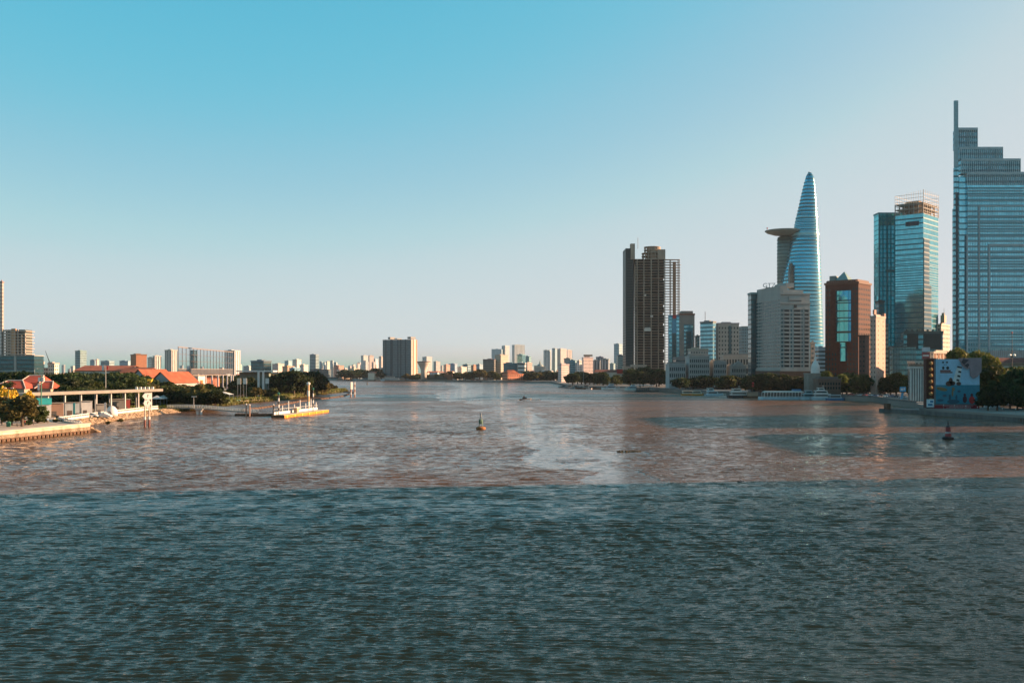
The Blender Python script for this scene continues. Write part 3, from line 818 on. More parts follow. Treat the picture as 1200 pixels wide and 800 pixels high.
def skeleton_tower():
    D = 1290
    s = D/F
    t = thing('unfinished_tower', 'abandoned unfinished high-rise of bare floor slabs with dark glass on its left side', 'skyscraper', (X(730,D), D, 2.6))
    con = mat('raw_concrete',(.33,.265,.21),.9,scale=.12,var=.35,streak=True)
    zz = lambda y: Z(y,D)-2.6
    px_ = lambda x: (x-730)*s
    top = zz(304)
    n = 42
    z00 = 16
    fh = (top-z00)/n
    b = MB(); b.box(px_(733.2),px_(742.5),0,33,0,zz(291)); b.build('glass_wing', glass_mat('stained_dark_glass',(.008,.035,.042),span=(.02,.04,.045),floor=fh,bay=2.0,sp_frac=.35,mull=.2,metal=0.0,rough=.35), t); t.children[0].data.materials[0].node_tree.nodes['Principled BSDF'].inputs['Specular IOR Level'].default_value = .15
    b = MB(); b.box(px_(739),px_(744),-1,8,zz(291)-14,zz(285.5)); b.build('lift_shaft', con, t)
    b = MB(); b.box(px_(746.5),px_(779),14,24,0,zz(306)); b.build('core_wall', plain((.05,.05,.05),.9), t)
    b = MB(); b.box(px_(789.5),px_(793),6,8,0,zz(306)); b.build('stair_core', con, t)
    for k in range(n+1):
        z = z00+k*fh
        b = MB(); b.box(px_(743.2),px_(779.5),-1.2,30,z,z+.5)
        ex = 0.8 if k < n-2 else (1.6 if k == n-2 else -.4)
        b.prism([(px_(779.6),2),(px_(797)+ex*.3,3.0),(px_(798)+ex*.3,4.5),(px_(798)+ex*.3,9),(px_(796),11),(px_(779.6),12)], z, z+.5)
        b.build('floor_slab', con, t)
        b = MB(); b.box(px_(733.15),px_(742.4),-.35,-.02,z,z+.55); b.build('wing_floor_edge', plain((.045,.07,.075),.8), t)
    for xx in (744,746.5,754.5,763,771.5,779):
        b = MB(); b.box(px_(xx)-.55,px_(xx)+.55,-1.5,-.2,0,top-(8 if xx<745 else 0)); b.build('column', con, t)
        b = MB(); b.box(px_(xx)+1.2,px_(xx)+2.2,28.5,29.5,0,top); b.build('column', con, t)
    for xx, yy in ((786.5,3.2),(796.5,4),(796,9.5),(786.5,10.5)):
        b = MB(); b.box(px_(xx)-.4,px_(xx)+.4,yy-.4,yy+.4,0,top); b.build('column', con, t)
    # near-black panels between slabs; their colour stands in for the shaded interior
    b = MB()
    rr = random.Random(5)
    for k in range(n):
        z = z00+k*fh
        for i,(xa,xb) in enumerate(((744.5,746.3),(747,754.2),(755,762.6),(763.4,771.2),(772,778.6))):
            if rr.random() < .8: b.box(px_(xa),px_(xb),2.2,2.6,z+.5,z+fh)
    b.build('interior_shade_panels', plain((.016,.018,.02),.9), t)
    b = MB()
    for xa,xb,ya,yb in ((754.8,762.5,385,388),(762,765,369.5,371.5),(755,757,345,347),(755.5,762,383.6,384.6)):
        b.box(px_(xa),px_(xb),-1.9,-1.3,zz(yb),zz(ya))
    b.build('hung_panels', plain((.55,.5,.45),.7), t)
    # round crown
    b = MB()
    cx = px_(766); 
    for k in range(5):
        z = top+.7+k*4.0; r = 13.5 if k<3 else 10.5
        b.lathe(cx,14,[(r,z),(r,z+.6),(r*.2,z+.62)],28)
    b.build('crown_slabs', con, t)
    b = MB()
    for i in range(18):
        a_ = 2*pi*i/18
        b.box(cx+12.6*cos(a_)-.4,cx+12.6*cos(a_)+.4,14+12.6*sin(a_)-.4,14+12.6*sin(a_)+.4,top,top+9)
        b.box(cx+9.8*cos(a_)-.35,cx+9.8*cos(a_)+.35,14+9.8*sin(a_)-.35,14+9.8*sin(a_)+.35,top+9,top+17)
    b.build('crown_columns', con, t)
    b = MB(); b.lathe(cx+2,14,[(9,top+.5),(9,top+16.6)],20); b.box(px_(771),px_(780),2,20,top+.7,top+13); b.build('crown_drum', con, t)
    b = MB(); b.tube((px_(748),4,zz(291)),(px_(748),4,zz(278)),.25); b.build('mast', M['dark'], t)
    # concrete base
    t2 = thing('concrete_podium', 'raw concrete podium with ragged openings at the foot of the unfinished tower', 'building', (X(731,1240),1240,2.6))
    s2 = 1240/F; zb = Z(428,1240)-2.6
    b = MB(); b.box(0,7*s2,0,20,0,zb-1); b.box(13*s2,26*s2,1,2,0,zb-9); b.build('wall', con, t2)
    for k in range(4):
        b = MB(); b.box(8*s2,28*s2,0,18,k*4.0+3.6,k*4.0+4.3); b.build('slab', con, t2)
    b = MB(); b.box(9*s2,27*s2,.5,16,zb-2,zb+1); b.build('upper_hall', con, t2)
    b = MB()
    for k in range(6):
        b = MB(); b.box((8.2+k*3.9)*s2-.4,(8.2+k*3.9)*s2+.4,.2,1,0,zb-2); b.build('column', con, t2)
    b = MB(); b.box(17*s2,18.6*s2,-.4,-.1,7,12); b.build('green_banner', plain((.02,.35,.22),.6), t2)
skeleton_tower()

def bank_tower():
    D = 1050; s = D/F
    t = thing('bank_tower', 'grey framed office tower with bright blue glass strips and small red sign at top', 'building', (X(783.5,D), D, 2.6))
    zz = lambda y: Z(y,D)-2.6
    h = zz(368); W = 30.5*s
    con = mat('grey_panel',(.24,.21,.19),.8,scale=.15,var=.15)
    b = MB(); b.box(12.8*s,W,0,20,0,h); b.box(16*s,W-1,4,16,h,zz(364)); b.build('wall', con, t)
    b = MB(); b.box(0,12.7*s,0.6,4,0,zz(369)); b.build('blue_wing', plain((.10,.28,.40),.3), t)
    for xa,xb,m_ in ((.3,4,'g_blue'),(9.3,12.5,'g_blue'),(4.4,9.0,'g_dark')):
        b = MB(); b.box(xa*s,xb*s,0.25 if m_=='g_blue' else .4,0.58,2,zz(372)-(0 if m_=='g_blue' else 16)); b.build('glass_strip', M[m_], t)
    b = MB(); b.box(18*s,28.5*s,-.25,-.02,4,zz(380)); b.build('glass_panel', M['g_mid'], t)
    b = MB(); b.box(20.5*s,26.5*s,-.5,-.27,4,zz(388)); b.build('dark_panel', M['g_dark'], t)
    b = MB(); b.box(12.7*s,W+.4,-.7,20.3,h-.9,h+.6); b.build('cornice', plain((.20,.08,.05),.7), t)
    b = MB(); b.box(5*s,9*s,-.3,.2,zz(373),zz(369)); b.build('red_sign', M['red'], t)
bank_tower()

# ================================================================= tall apartment towers beside the bridge (outside the frame, their long shadows fall across the river)
def apartment(name, label, x0, x1, y0, y1, h, col=(.45,.42,.38), step=None):
    t = thing(name, label, 'apartment tower', (x0, y0, 2.6))
    b = MB(); b.box(0,x1-x0,0,y1-y0,-1,h)
    if step: b.box(0,x1-x0,y1-y0+.01,y1-y0+step[0],-1,h-step[1])
    o = b.build('wall', M['f_grid'], t); o.color = (*col,1)
    b = MB(); b.box(-.4,x1-x0+.4,-.4,y1-y0+.4,h+.003,h+1.2); b.box(6,16,4,y1-y0-6,h+1.21,h+5); b.build('roof', M['roofgrey'], t)
apartment('apartment_tower', 'high pale apartment slab on the river bank beside the bridge', 262, 292, 70, 202, 142)
apartment('apartment_tower', 'mid height apartment block second from the bridge', 262, 290, 246, 322, 50, step=None)
apartment('apartment_tower', 'lower apartment block third from the bridge', 262, 288, 356, 436, 54, (.5,.46,.4))
apartment('apartment_tower', 'low office block standing behind the arcaded house', 345, 375, 470, 640, 35, (.4,.38,.36))

# ================================================================= RIGHT BANK, MID HEIGHT BUILDINGS
def teal_office():
    D = 1000
    P, L1, L2, rz = corner(820.5, 837.5, 840, D, 48)
    t, L1, L2, h = block('office_block','teal glazed office block with a thin mast on its roof','office',820.5,835.5,839,375,1000,50,(.16,.3,.32),'g_mid',depth=14,roofcol=(.2,.22,.2),plant=True)
    b = MB(); b.tube((-L1+3,4,h),(-L1+3,4,h+9),.25); b.build('mast', M['dark'], t)
    t, L1, L2, h = block('beige_block','beige panel block with rows of square windows joined to the teal office','office',838,866,866,377,1005,0,(.40,.36,.31),plain((.38,.34,.30),.8),depth=14,roofcol=(.35,.3,.28))
    windows(t,'front',L1,6,h-4,7,13,.42,.45,M['pane'],91)
    b = MB(); b.box(-L1*.5,-L1*.36,-.3,-.02,4,h-4); b.build('dark_strip', M['g_dark'], t)
    block('flat_tower','plain blue grey tower between the beige block and the teal block','apartment tower',866,877.5,877.5,381,1060,0,(.16,.24,.27),'f_fine',depth=20,roofcol=(.2,.25,.25),plant=False)
    block('flat_tower','small dark glass tower just behind the right edge of the bank tower','office',814.5,820,820,372+20,1150,0,(.1,.14,.15),'g_dark',depth=15,roofcol=(.1,.12,.12))
teal_office()

def colonial(name,label,x0,x1,yt,D,nx,nz,col,zb=2.6,ped=0,depth=22,roofc=(.25,.22,.2),a=0,fw=.5):
    x0, x1, depth = fit(x0, x1, D, depth)
    P, L1, L2, rz = corner(x0,x1,x1,D,a)
    t = thing(name,label,'building',(P[0],P[1],zb),rz); h = Z(yt,D)-zb
    m = plain(col,.8)
    b = MB(); b.box(-L1,0,0,depth,-.6,h); b.build('wall', m, t)
    windows(t,'front',L1,3.2,h-1.2,nx,nz,fw,.55,M['pane'],100)
    c = MB(); c.box(-L1-.5,.5,-.7,depth+.3,h+.003,h+.8)
    for k in range(nz): c.box(-L1-.1,.1,-.45,-.02,3.2+k*(h-4.4)/nz-.2,3.2+k*(h-4.4)/nz+.1)
    c.build('cornice', plain(tuple(min(1,v*1.1) for v in col),.8), t)
    b = MB()
    for k in range(nx+1): b.box(-L1+k*L1/nx-.25,-L1+k*L1/nx+.25,-.3,-.02,.2,h)
    b.build('pilasters', m, t)
    r = MB(); r.box(-L1+1,-1,1.5,depth-2,h+.8,h+2.0); r.build('roof', plain(roofc,.85), t)
    if ped:
        b = MB(); xm = -L1*.5
        b.add([(xm-5,-.8,h+.8),(xm+5,-.8,h+.8),(xm,-.8,h+.8+ped),(xm-5,2,h+.8),(xm+5,2,h+.8),(xm,2,h+.8+ped)],[(0,1,2),(5,4,3),(0,2,5,3),(1,4,5,2),(0,3,4,1)]); b.build('pediment', m, t)
    return t,L1,h
colonial('colonial_hotel','long pale colonial hotel wing with arcaded ground floor, left of the stepped middle part',780,803,427,905,8,3,(.36,.37,.37))
colonial('colonial_hotel','taller middle part of the pale colonial hotel with many window rows',803,831,418,900,10,5,(.37,.37,.36))
colonial('colonial_hotel','right wing of the pale colonial hotel with two window rows',831,851,424,900,7,4,(.34,.34,.335))
colonial('colonial_house','grey house with a triangular pediment beside the colonial hotel',851,874,429,890,8,3,(.27,.28,.27),ped=4)
colonial('grey_warehouse','pale low long block with flat roof above the colonial house',844,877,417,930,9,3,(.36,.34,.31),depth=14)
block('low_block','plain grey box building rising behind the colonial hotel roof','building',806,830,830,407,955,0,(.33,.30,.27),'f_fine',depth=15,roofcol=(.3,.28,.26))
block('low_block','small dark low block behind the colonial hotel wing and bank tower','building',789,806,806,417,950,0,(.20,.2,.2),'f_band',depth=15,roofcol=(.2,.2,.2))

def dome_house():
    D = 690; s = D/F
    t = thing('dome_house','old low house with a tall white pointed dome between the grey hotel and brick tower','building',(X(957.5,D),D,2.6))
    zz = lambda y: Z(y,D)-2.6
    b = MB(); b.box(-5.5,6.5,0,12,0,zz(438)); b.build('wall', plain((.25,.22,.19),.8), t)
    b = MB(); b.lathe(0,4,[(2.9,zz(438)+.003),(3.0,zz(434)),(2.9,zz(430)),(2.2,zz(426.5)),(1.0,zz(423)),(.7,zz(422)),(.7,zz(420)),(.3,zz(418)),(.1,zz(413))],18); b.build('dome', M['white'], t)
    b = MB(); b.box(-5.8,6.8,-.3,12.3,zz(438)+.004,zz(437)); b.build('cornice', plain((.3,.27,.24),.8), t)
    windows(t,'front',1,3,zz(438)-1,1,2,.6,.5,M['pane'])
    block('blue_white_block','small blue white banded block just behind the white dome','building',955,967,967,405,860,0,(.42,.50,.54),'f_band',depth=12,roofcol=(.3,.4,.45))
    block('grey_annexe','tall thin grey annexe at the right side of the grey hotel','building',949.5,955,955,399,735,0,(.30,.29,.28),'f_grid',depth=10,roofcol=(.3,.3,.3))
    colonial('arcade_hall','low dark brown hall with roof arches in front of the brick tower',953,985,445,668,8,2,(.13,.09,.07),depth=12,roofc=(.1,.1,.1))
dome_house()

t,L1,L2,h = block('pink_tower','narrow tower with one sunlit pink white wall beside the brick tower','building',1020,1026.5,1037.5,368,652,42,(.40,.20,.15),plain((.50,.33,.27),.8),roofcol=(.4,.3,.27))
windows(t,'right',L2,8,h-3,2,14,.05,.3,M['pane'],30)
windows(t,'front',L1,8,h-3,2,14,.3,.35,M['pane'],30)
b = MB(); b.box(-L1*.8,-L1*.5,2,5,h,h+3); b.box(-1.5,.2,L2-2,L2+.1,h-.9,h+1); b.build('plant_room', plain((.4,.22,.17),.8), t)
block('grey_strip_block','thin grey green block just behind the pink white tower','building',1033,1041,1041,378,760,0,(.24,.27,.23),'f_band',depth=12,roofcol=(.2,.2,.2),plant=False)
block('dark_roof_block','dark box block with roof plant before the teal slab tower','building',1026,1036.5,1036.5,351,800,0,(.04,.06,.065),'g_dark',depth=10,roofcol=(.04,.05,.05))
block('dark_gap_block','very dark narrow block in the gap left of the glass podium','building',1037,1042.5,1042.5,405,770,0,(.03,.03,.03),'g_dark',depth=10,roofcol=(.04,.04,.04))
t,L1,L2,h = block('beige_house','sunlit beige apartment house with roof tanks at the right of the glass tower','apartment block',1098,1103,1113,378,820,40,(.55,.44,.34),'f_grid',roofcol=(.5,.4,.3))
b = MB(); b.box(-1.5,1.5,3,8,h,h+6); b.cyl(0,5,h+6,h+8,1.2); b.tube((0,7,h),(0,7,h+12),.15); b.build('roof_tank', plain((.40,.33,.25),.7), t)

def roof_sign_houses():
    D = 640
    t,L1,L2,h = block('shop_house','low cream house with a red roof signboard behind the painted billboard','building',1064,1090,1090,421,D,0,(.42,.40,.36),'f_fine',depth=12,roofcol=(.4,.38,.35),plant=False)
    b = MB(); b.box(-L1*.55,-.3,-.4,0,h+.2,h+4.6); sg = b.build('roof_signboard', plain((.28,.05,.05),.6), t)
    b = MB(); b.box(-L1*.52,-1,-.5,-.42,h+1.9,h+2.9); b.build('sign_lettering', plain((.7,.6,.55),.6), sg)
    b = MB(); b.box(-L1*.55,-.2,-.4,0,h+5.0,h+7.6); b.build('white_signboard', plain((.45,.47,.5),.6), t)
    t,L1,L2,h = block('shop_house','sunlit cream flat roofed house with dark shutters behind the painted billboard','building',1088,1094,1118,410,D+15,60,(.60,.48,.36),'f_fine',roofcol=(.55,.45,.35))
    windows(t,'right',L2,h-6,h-1.5,6,1,.6,.7,plain((.25,.10,.04),.7),10)
    # striped kiosk block on the embankment
    D = 520
    P, L1, L2, rz = corner(1066.5,1085.5,1085.5,D,0)
    t = thing('striped_pavilion','small white ribbed pavilion with dark glass between its pillars beside the brick pillar','pavilion',(P[0],P[1],2.6))
    h = Z(430,D)-2.6
    b = MB(); b.box(-L1+.2,-.2,.2,3,0,h-.8); b.build('glass_wall', M['g_dark'], t)
    for k in range(7):
        b = MB(); b.box(-L1+k*(L1-.7)/6,-L1+k*(L1-.7)/6+.7,-.35,.3,0,h-.8); b.build('pillar', plain((.50,.52,.50),.7), t)
    b = MB(); b.box(-L1-.5,.5,-.8,3.4,h-.8,h+.3); b.build('roof', plain((.44,.44,.42),.7), t)
    b = MB(); b.box(-L1+.3,-.3,0,3,h+.3,h+1.6); b.build('roof_planter', plain((.20,.14,.10),.8), t)
    # arcaded house at the right edge
    D = 590
    t = thing('arcaded_house','colonial house with white arches and red brown roof under the stepped skyscraper','building',(X(1146,D),D,2.6))
    z1 = Z(433,D)-2.6; z2 = Z(425,D)-2.6; z3 = Z(419,D)-2.6; W = 44
    wl_ = plain((.30,.24,.19),.8)
    b = MB(); b.box(0,W,2.2,16,0,z2); b.build('wall', wl_, t)
    n = 9; dx = W/n
    for k in range(n):
        b = MB(); xa = k*dx; r = dx*.36; xm = xa+dx/2; zc = z1-.2
        pts = [(xm+r*cos(pi*i/10), zc+r*.8*sin(pi*i/10)) for i in range(11)]
        top = [(xm+r*1.25*cos(pi*i/10), zc+.5+r*.8*1.25*sin(pi*i/10)) for i in range(11)]
        vs = []; fs = []
        for (a_,z_),(c_,d_) in zip(pts,top): vs += [(a_,1.2,z_),(c_,1.2,d_),(c_,2.1,d_),(a_,2.1,z_)]
        for i in range(10):
            o = i*4; fs += [(o,o+1,o+5,o+4),(o+1,o+2,o+6,o+5),(o+3,o,o+4,o+7)]
        b.add(vs,fs); b.box(xa+.0,xa+dx*.14,1.2,2.1,0,zc); b.box(xa+dx*.86,xa+dx*.999,1.2,2.1,0,zc); b.build('arch', plain((.48,.44,.38),.75), t)
    b = MB(); b.box(-.4,W,1.0,2.2,z2-.5,z2); b.build('cornice', plain((.42,.37,.31),.8), t)
    b = MB(); b.add([(-1,.6,z2+.01),(W,.6,z2+.01),(W,8,z3),(1.5,8,z3),(-1,17,z2+.01),(W,17,z2+.01)],[(0,1,2,3),(3,2,5,4),(0,3,4),(1,5,2)]); b.build('roof', mat('red_brown_tile',(.15,.05,.04),.85,scale=.5,var=.3), t)
    b = MB(); b.prism([(2.5,.4),(8,.4),(8,3),(2.5,3)],z2-1,z2+1.5); b.add([(2.2,.3,z2+1.51),(8.3,.3,z2+1.51),(5.2,.3,z2+3.6),(2.2,3,z2+1.51),(8.3,3,z2+1.51),(5.2,3,z2+3.6)],[(0,1,2),(5,4,3),(0,2,5,3),(1,4,5,2),(0,3,4,1)]); b.build('gable', wl_, t)
roof_sign_houses()

# ================================================================= FAR CITY
TOWER='distant tower'
far = [
 # x0,xc,x1,yt,D,a,col,style,label,cat
 (0,2.5,4.4,328,900,0,(.33,.30,.27),'f_fine','tall slender apartment tower cut by the photo edge, behind the trees','apartment tower'),
 (88,94,101.5,410,2000,30,(.20,.33,.36),'f_band','teal banded tower with a pale sunlit right wall beyond the orange roofs',TOWER),
 (105.5,111,114,421,2600,0,(.25,.36,.42),'f_fine','low blue block just right of the teal banded tower','distant block'),
 (112,113.5,116,420.5,2300,30,(.66,.50,.45),'f_fine','small pinkish block between low blue blocks','distant block'),
 (118,128,134,422,2400,20,(.30,.42,.45),'f_band','long low teal block with white roof plant, left of the brown slab','distant block'),
 (140,150,154,422,2300,0,(.30,.43,.50),'f_fine','pale blue low block just left of the brown slab','distant block'),
 (153,159.5,172,414,1500,52,(.30,.13,.075),plain((.34,.145,.08),.8),'brown orange slab tower with sloping teal left side','office'),
 (173,177,181,418,1900,30,(.62,.58,.54),'f_fine','low white block right of the brown slab','distant block'),
 (179,181.5,189,416,1900,50,(.66,.60,.54),'f_rib','pale white tower between the brown slab and the cream tower',TOWER),
 (193,201,208,409,1750,35,(.48,.44,.40),'f_rib','cream ribbed tower with stepped top left of the glass screen building',TOWER),
 (263,275,281.5,409.5,1700,25,(.62,.60,.58),'f_rib','white tower with ribbed face partly behind the glass screen building',TOWER),
 (285,292,296,428,2200,0,(.42,.45,.46),'f_fine','low grey blue block beyond the trees right of the glass screen','distant block'),
 (294,309,318,421,1150,38,(.10,.19,.24),'g_dark','dark blue glass office with one bright sunlit end wall','office'),
 (319,326,333,425.5,2200,20,(.55,.45,.42),'f_fine','small pinkish block right of the dark blue office','distant block'),
 (331,337,345,428,1500,35,(.50,.32,.22),'f_fine','orange brown low block behind the riverside trees','distant block'),
 (333.5,338,342,422,2600,0,(.28,.42,.46),'f_fine','small teal block above the orange brown low block','distant block'),
 (339,345,352,430,1400,15,(.22,.42,.55),'f_band','low bright blue shed in front of the white houses','shed'),
 (343,348,353,420.5,2300,30,(.70,.64,.58),'f_fine','white stepped block in the cluster left of the teal tower','distant block'),
 (351,356,361,426.5,2000,30,(.66,.60,.55),'f_fine','cream low block in the cluster left of the teal tower','distant block'),
 (363,370,373.5,414.5,2400,25,(.25,.35,.38),'f_band','teal grey tower with pale right edge beyond the park headland',TOWER),
 (374.5,377,378,423,3000,0,(.35,.45,.5),'f_fine','first slim pale blue tower right of the teal grey tower',TOWER),
 (379,380.5,382,424,3000,0,(.33,.43,.48),'f_fine','second slim blue tower right of the teal grey tower',TOWER),
 (382,383.5,386.5,423,2800,30,(.62,.54,.47),'f_fine','slim cream tower among the slim blue towers',TOWER),
 (387,390,391,422,2900,0,(.40,.46,.48),'f_fine','grey slim tower right of the slim cream tower',TOWER),
 (391,394,395.5,424,3000,0,(.42,.45,.47),'f_fine','grey tower at the right end of the slim group',TOWER),
 (363,385,388,432,2150,5,(.10,.13,.14),'f_band','long low dark shed behind the far quay','shed'),
 (391,397,403,427.5,2300,30,(.45,.25,.20),'f_fine','red brown block above the far quay','distant block'),
 (395,398,407,432,2060,60,(.66,.52,.45),'f_band','pinkish white banded house on the far quay','house'),
 (410,415,420,431,2150,40,(.68,.58,.48),'f_fine','sunlit cream house behind the dark trees on the far quay','house'),
 (423,426,431.5,416,2900,45,(.50,.52,.52),'f_fine','pale tower with teal left side rising from the hazy houses',TOWER),
 (431,433,438,416,2950,60,(.72,.60,.55),'f_fine','bright pink white tower rising from the hazy houses',TOWER),
 (436,440,443.5,420,3000,10,(.42,.48,.52),'f_fine','blue grey block right of the bright pink white tower','distant block'),
 (444,447,449,417,2900,40,(.58,.52,.48),'f_fine','pale slim tower touching the left edge of the dark apartment slab',TOWER),
 (447,451,458,430,1950,45,(.60,.42,.35),'f_fine','pink house at the foot of the dark apartment slab','house'),
 (460,464,471,431.5,1950,45,(.64,.56,.50),'f_fine','white house at the foot of the dark apartment slab','house'),
 (474,478,490,430,1920,60,(.68,.62,.52),'f_fine','low cream house right foot of the dark apartment slab','house'),
 (495,500,506.5,417.5,2800,40,(.52,.55,.56),'f_rib','pale blue twin tower above the concrete water tower',TOWER),
 (508,511,516,423,2300,40,(.38,.38,.38),'f_fine','grey block with roof box right of the water tower','distant block'),
 (520,523,527.5,426.5,1980,50,(.64,.42,.32),'f_fine','salmon pink block among the blocks right of the dark barge','distant block'),
 (526,533,536,425.5,2250,15,(.26,.36,.44),'f_fine','blue block right of the salmon pink block','distant block'),
 (536,541,547,429,1950,40,(.68,.62,.54),'f_fine','low white cream house among the far blocks','house'),
 (543,548,552,426,2200,20,(.22,.34,.38),'f_band','teal block left of the rusty brown block','distant block'),
 (552,555,559,427,2150,40,(.42,.22,.14),'f_fine','rusty brown block beside the teal block','distant block'),
 (558,562,566,426,2100,15,(.26,.36,.42),'f_fine','blue grey block touching the banded grey brown hotel','distant block'),
 (545,560,563,434.5,1850,10,(.60,.54,.48),'f_band','long low pale warehouse along the far shore','warehouse'),
 (566,579,581.5,420,1850,8,(.17,.155,.14),'f_band','grey brown hotel with wide horizontal bands','hotel'),
 (580,587,595.5,415,1870,40,(.52,.43,.34),'f_fine','beige block with sunlit right wall beside the banded hotel','building'),
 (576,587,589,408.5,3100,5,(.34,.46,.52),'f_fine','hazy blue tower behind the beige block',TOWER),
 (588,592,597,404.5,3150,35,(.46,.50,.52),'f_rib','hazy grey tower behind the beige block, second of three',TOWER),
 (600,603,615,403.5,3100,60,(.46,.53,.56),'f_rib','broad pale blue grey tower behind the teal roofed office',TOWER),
 (590,606,608,424.5,1740,10,(.07,.20,.24),'f_band','dark teal office with dark roof behind the salmon museum','office'),
 (606,612,616,414.5,1900,30,(.13,.32,.42),'g_mid','blue glass tower above the striped white block','office'),
 (615,620,622.5,416.5,1950,20,(.22,.42,.44),'f_band','teal striped tower joined to the blue glass tower','office'),
 (607,615,616.5,424,1725,6,(.62,.62,.58),facade_mat('facade_bold_bands','bands',floor=6.5,wz=(.1,.55),glass=(.04,.09,.09)),'white block with bold dark green horizontal stripes','building'),
 (615,618,623.5,424,1760,55,(.66,.50,.44),'f_fine','pinkish sunlit block right of the bold striped block','building'),
 (617,631,631,434.5,1710,0,(.18,.30,.38),'f_fine','low teal block right of the salmon museum','building'),
 (637,644,646,409.5,2700,8,(.44,.50,.52),'f_rib','grey tower left of the white tower group',TOWER),
 (647,650.5,654,407.5,2750,15,(.24,.36,.42),'f_fine','dark blue tower in the white tower group',TOWER),
 (653,657,664,408,2700,45,(.60,.56,.52),'f_rib','wide cream tower in the white tower group',TOWER),
 (663,665,670.5,409.5,2800,55,(.66,.58,.54),'f_rib','pinkish white tower at the right of the white tower group',TOWER),
 (654,658,667,425.5,1450,52,(.66,.54,.50),'f_fine','small sunlit white hotel with teal left side above the shore trees','hotel'),
 (661,668,671,419,1800,15,(.20,.28,.30),'f_fine','dark teal block behind the small sunlit hotel','building'),
 (667,674,677.5,421,1600,20,(.20,.34,.38),'f_band','teal grey block between the two sunlit white hotels','building'),
 (676,679,683,421.5,1500,45,(.68,.60,.56),'f_grid','lower left wing of the big sunlit white hotel','hotel'),
 (695,703,705,421,1520,6,(.32,.34,.35),'f_rib','grey hotel with overhanging flat roof, left half','hotel'),
 (698.5,707,708,417,1560,6,(.24,.28,.32),'f_rib','taller grey blue core of the flat roofed hotel','hotel'),
 (705,713,714.5,419.5,1500,10,(.30,.33,.35),'f_rib','grey hotel with overhanging flat roof, right half','hotel'),
 (714.5,719,721,425,1900,20,(.22,.32,.34),'f_fine','low teal block left of the slim tower beside the unfinished tower','building'),
 (719.5,725.5,729.5,402,2000,30,(.28,.40,.46),'f_fine','slim blue tower with cream right wall left of the unfinished tower',TOWER),
 (724,730.5,731,415,1600,0,(.10,.22,.24),'f_band','dark teal block touching the left foot of the unfinished tower','building'),
 (682,683.5,695,417.5,1480,66,(.74,.62,.57),plain((.72,.58,.53),.75),'big bright sunlit white hotel with a long roof sign','hotel'),
]
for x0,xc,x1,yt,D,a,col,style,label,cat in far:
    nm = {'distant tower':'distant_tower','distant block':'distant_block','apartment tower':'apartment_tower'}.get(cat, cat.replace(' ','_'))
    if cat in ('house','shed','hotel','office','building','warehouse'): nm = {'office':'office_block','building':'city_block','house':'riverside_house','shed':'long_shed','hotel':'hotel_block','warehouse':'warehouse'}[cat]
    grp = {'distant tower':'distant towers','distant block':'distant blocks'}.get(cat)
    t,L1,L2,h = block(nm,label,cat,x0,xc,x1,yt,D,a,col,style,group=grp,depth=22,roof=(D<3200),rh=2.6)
    if 'roof sign' in label:
        windows(t,'right',L2,4,h-4,7,6,.16,.3,M['pane'],60)
        b = MB(); b.box(-1,.3,1,L2-1,h+.1,h+2.6); b.build('roof_sign', M['dark'], t)
    if label.startswith('brown orange'):
        b = MB(); b.prism([(-L1-8,1),(-L1,1),(-L1,14),(-L1-8,14)],0,h-3,[(-L1-1,1),(-L1,1),(-L1,14),(-L1-1,14)]); b.build('sloping_glass', M['g_teal'], t)

def cluster():
    """hazy mass of distant houses"""
    rnd = random.Random(21)
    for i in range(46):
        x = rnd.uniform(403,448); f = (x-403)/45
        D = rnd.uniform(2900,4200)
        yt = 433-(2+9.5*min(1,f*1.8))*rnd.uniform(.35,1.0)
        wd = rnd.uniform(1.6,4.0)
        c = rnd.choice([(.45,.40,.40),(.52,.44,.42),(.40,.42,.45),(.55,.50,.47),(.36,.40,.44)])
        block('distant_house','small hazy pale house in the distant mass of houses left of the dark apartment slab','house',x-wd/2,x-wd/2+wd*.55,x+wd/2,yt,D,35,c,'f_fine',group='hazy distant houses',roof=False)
    for i in range(60):
        # general low skyline
        while True:
            x = rnd.uniform(60,735)
            if not 400<x<450: break
        D = rnd.uniform(2300,3600); yt = rnd.uniform(426.5,432.5); wd = rnd.uniform(2.5,7)
        c = rnd.choice([(.5,.44,.4),(.58,.52,.47),(.34,.40,.44),(.42,.42,.42),(.25,.34,.38),(.6,.45,.38)])
        block('distant_house','low hazy block of the far skyline, seen between taller buildings','house',x-wd/2,x-wd/2+wd*.6,x+wd/2,yt,D,rnd.choice([10,30,50]),c,'f_fine',group='low far skyline blocks',roof=False)
cluster()

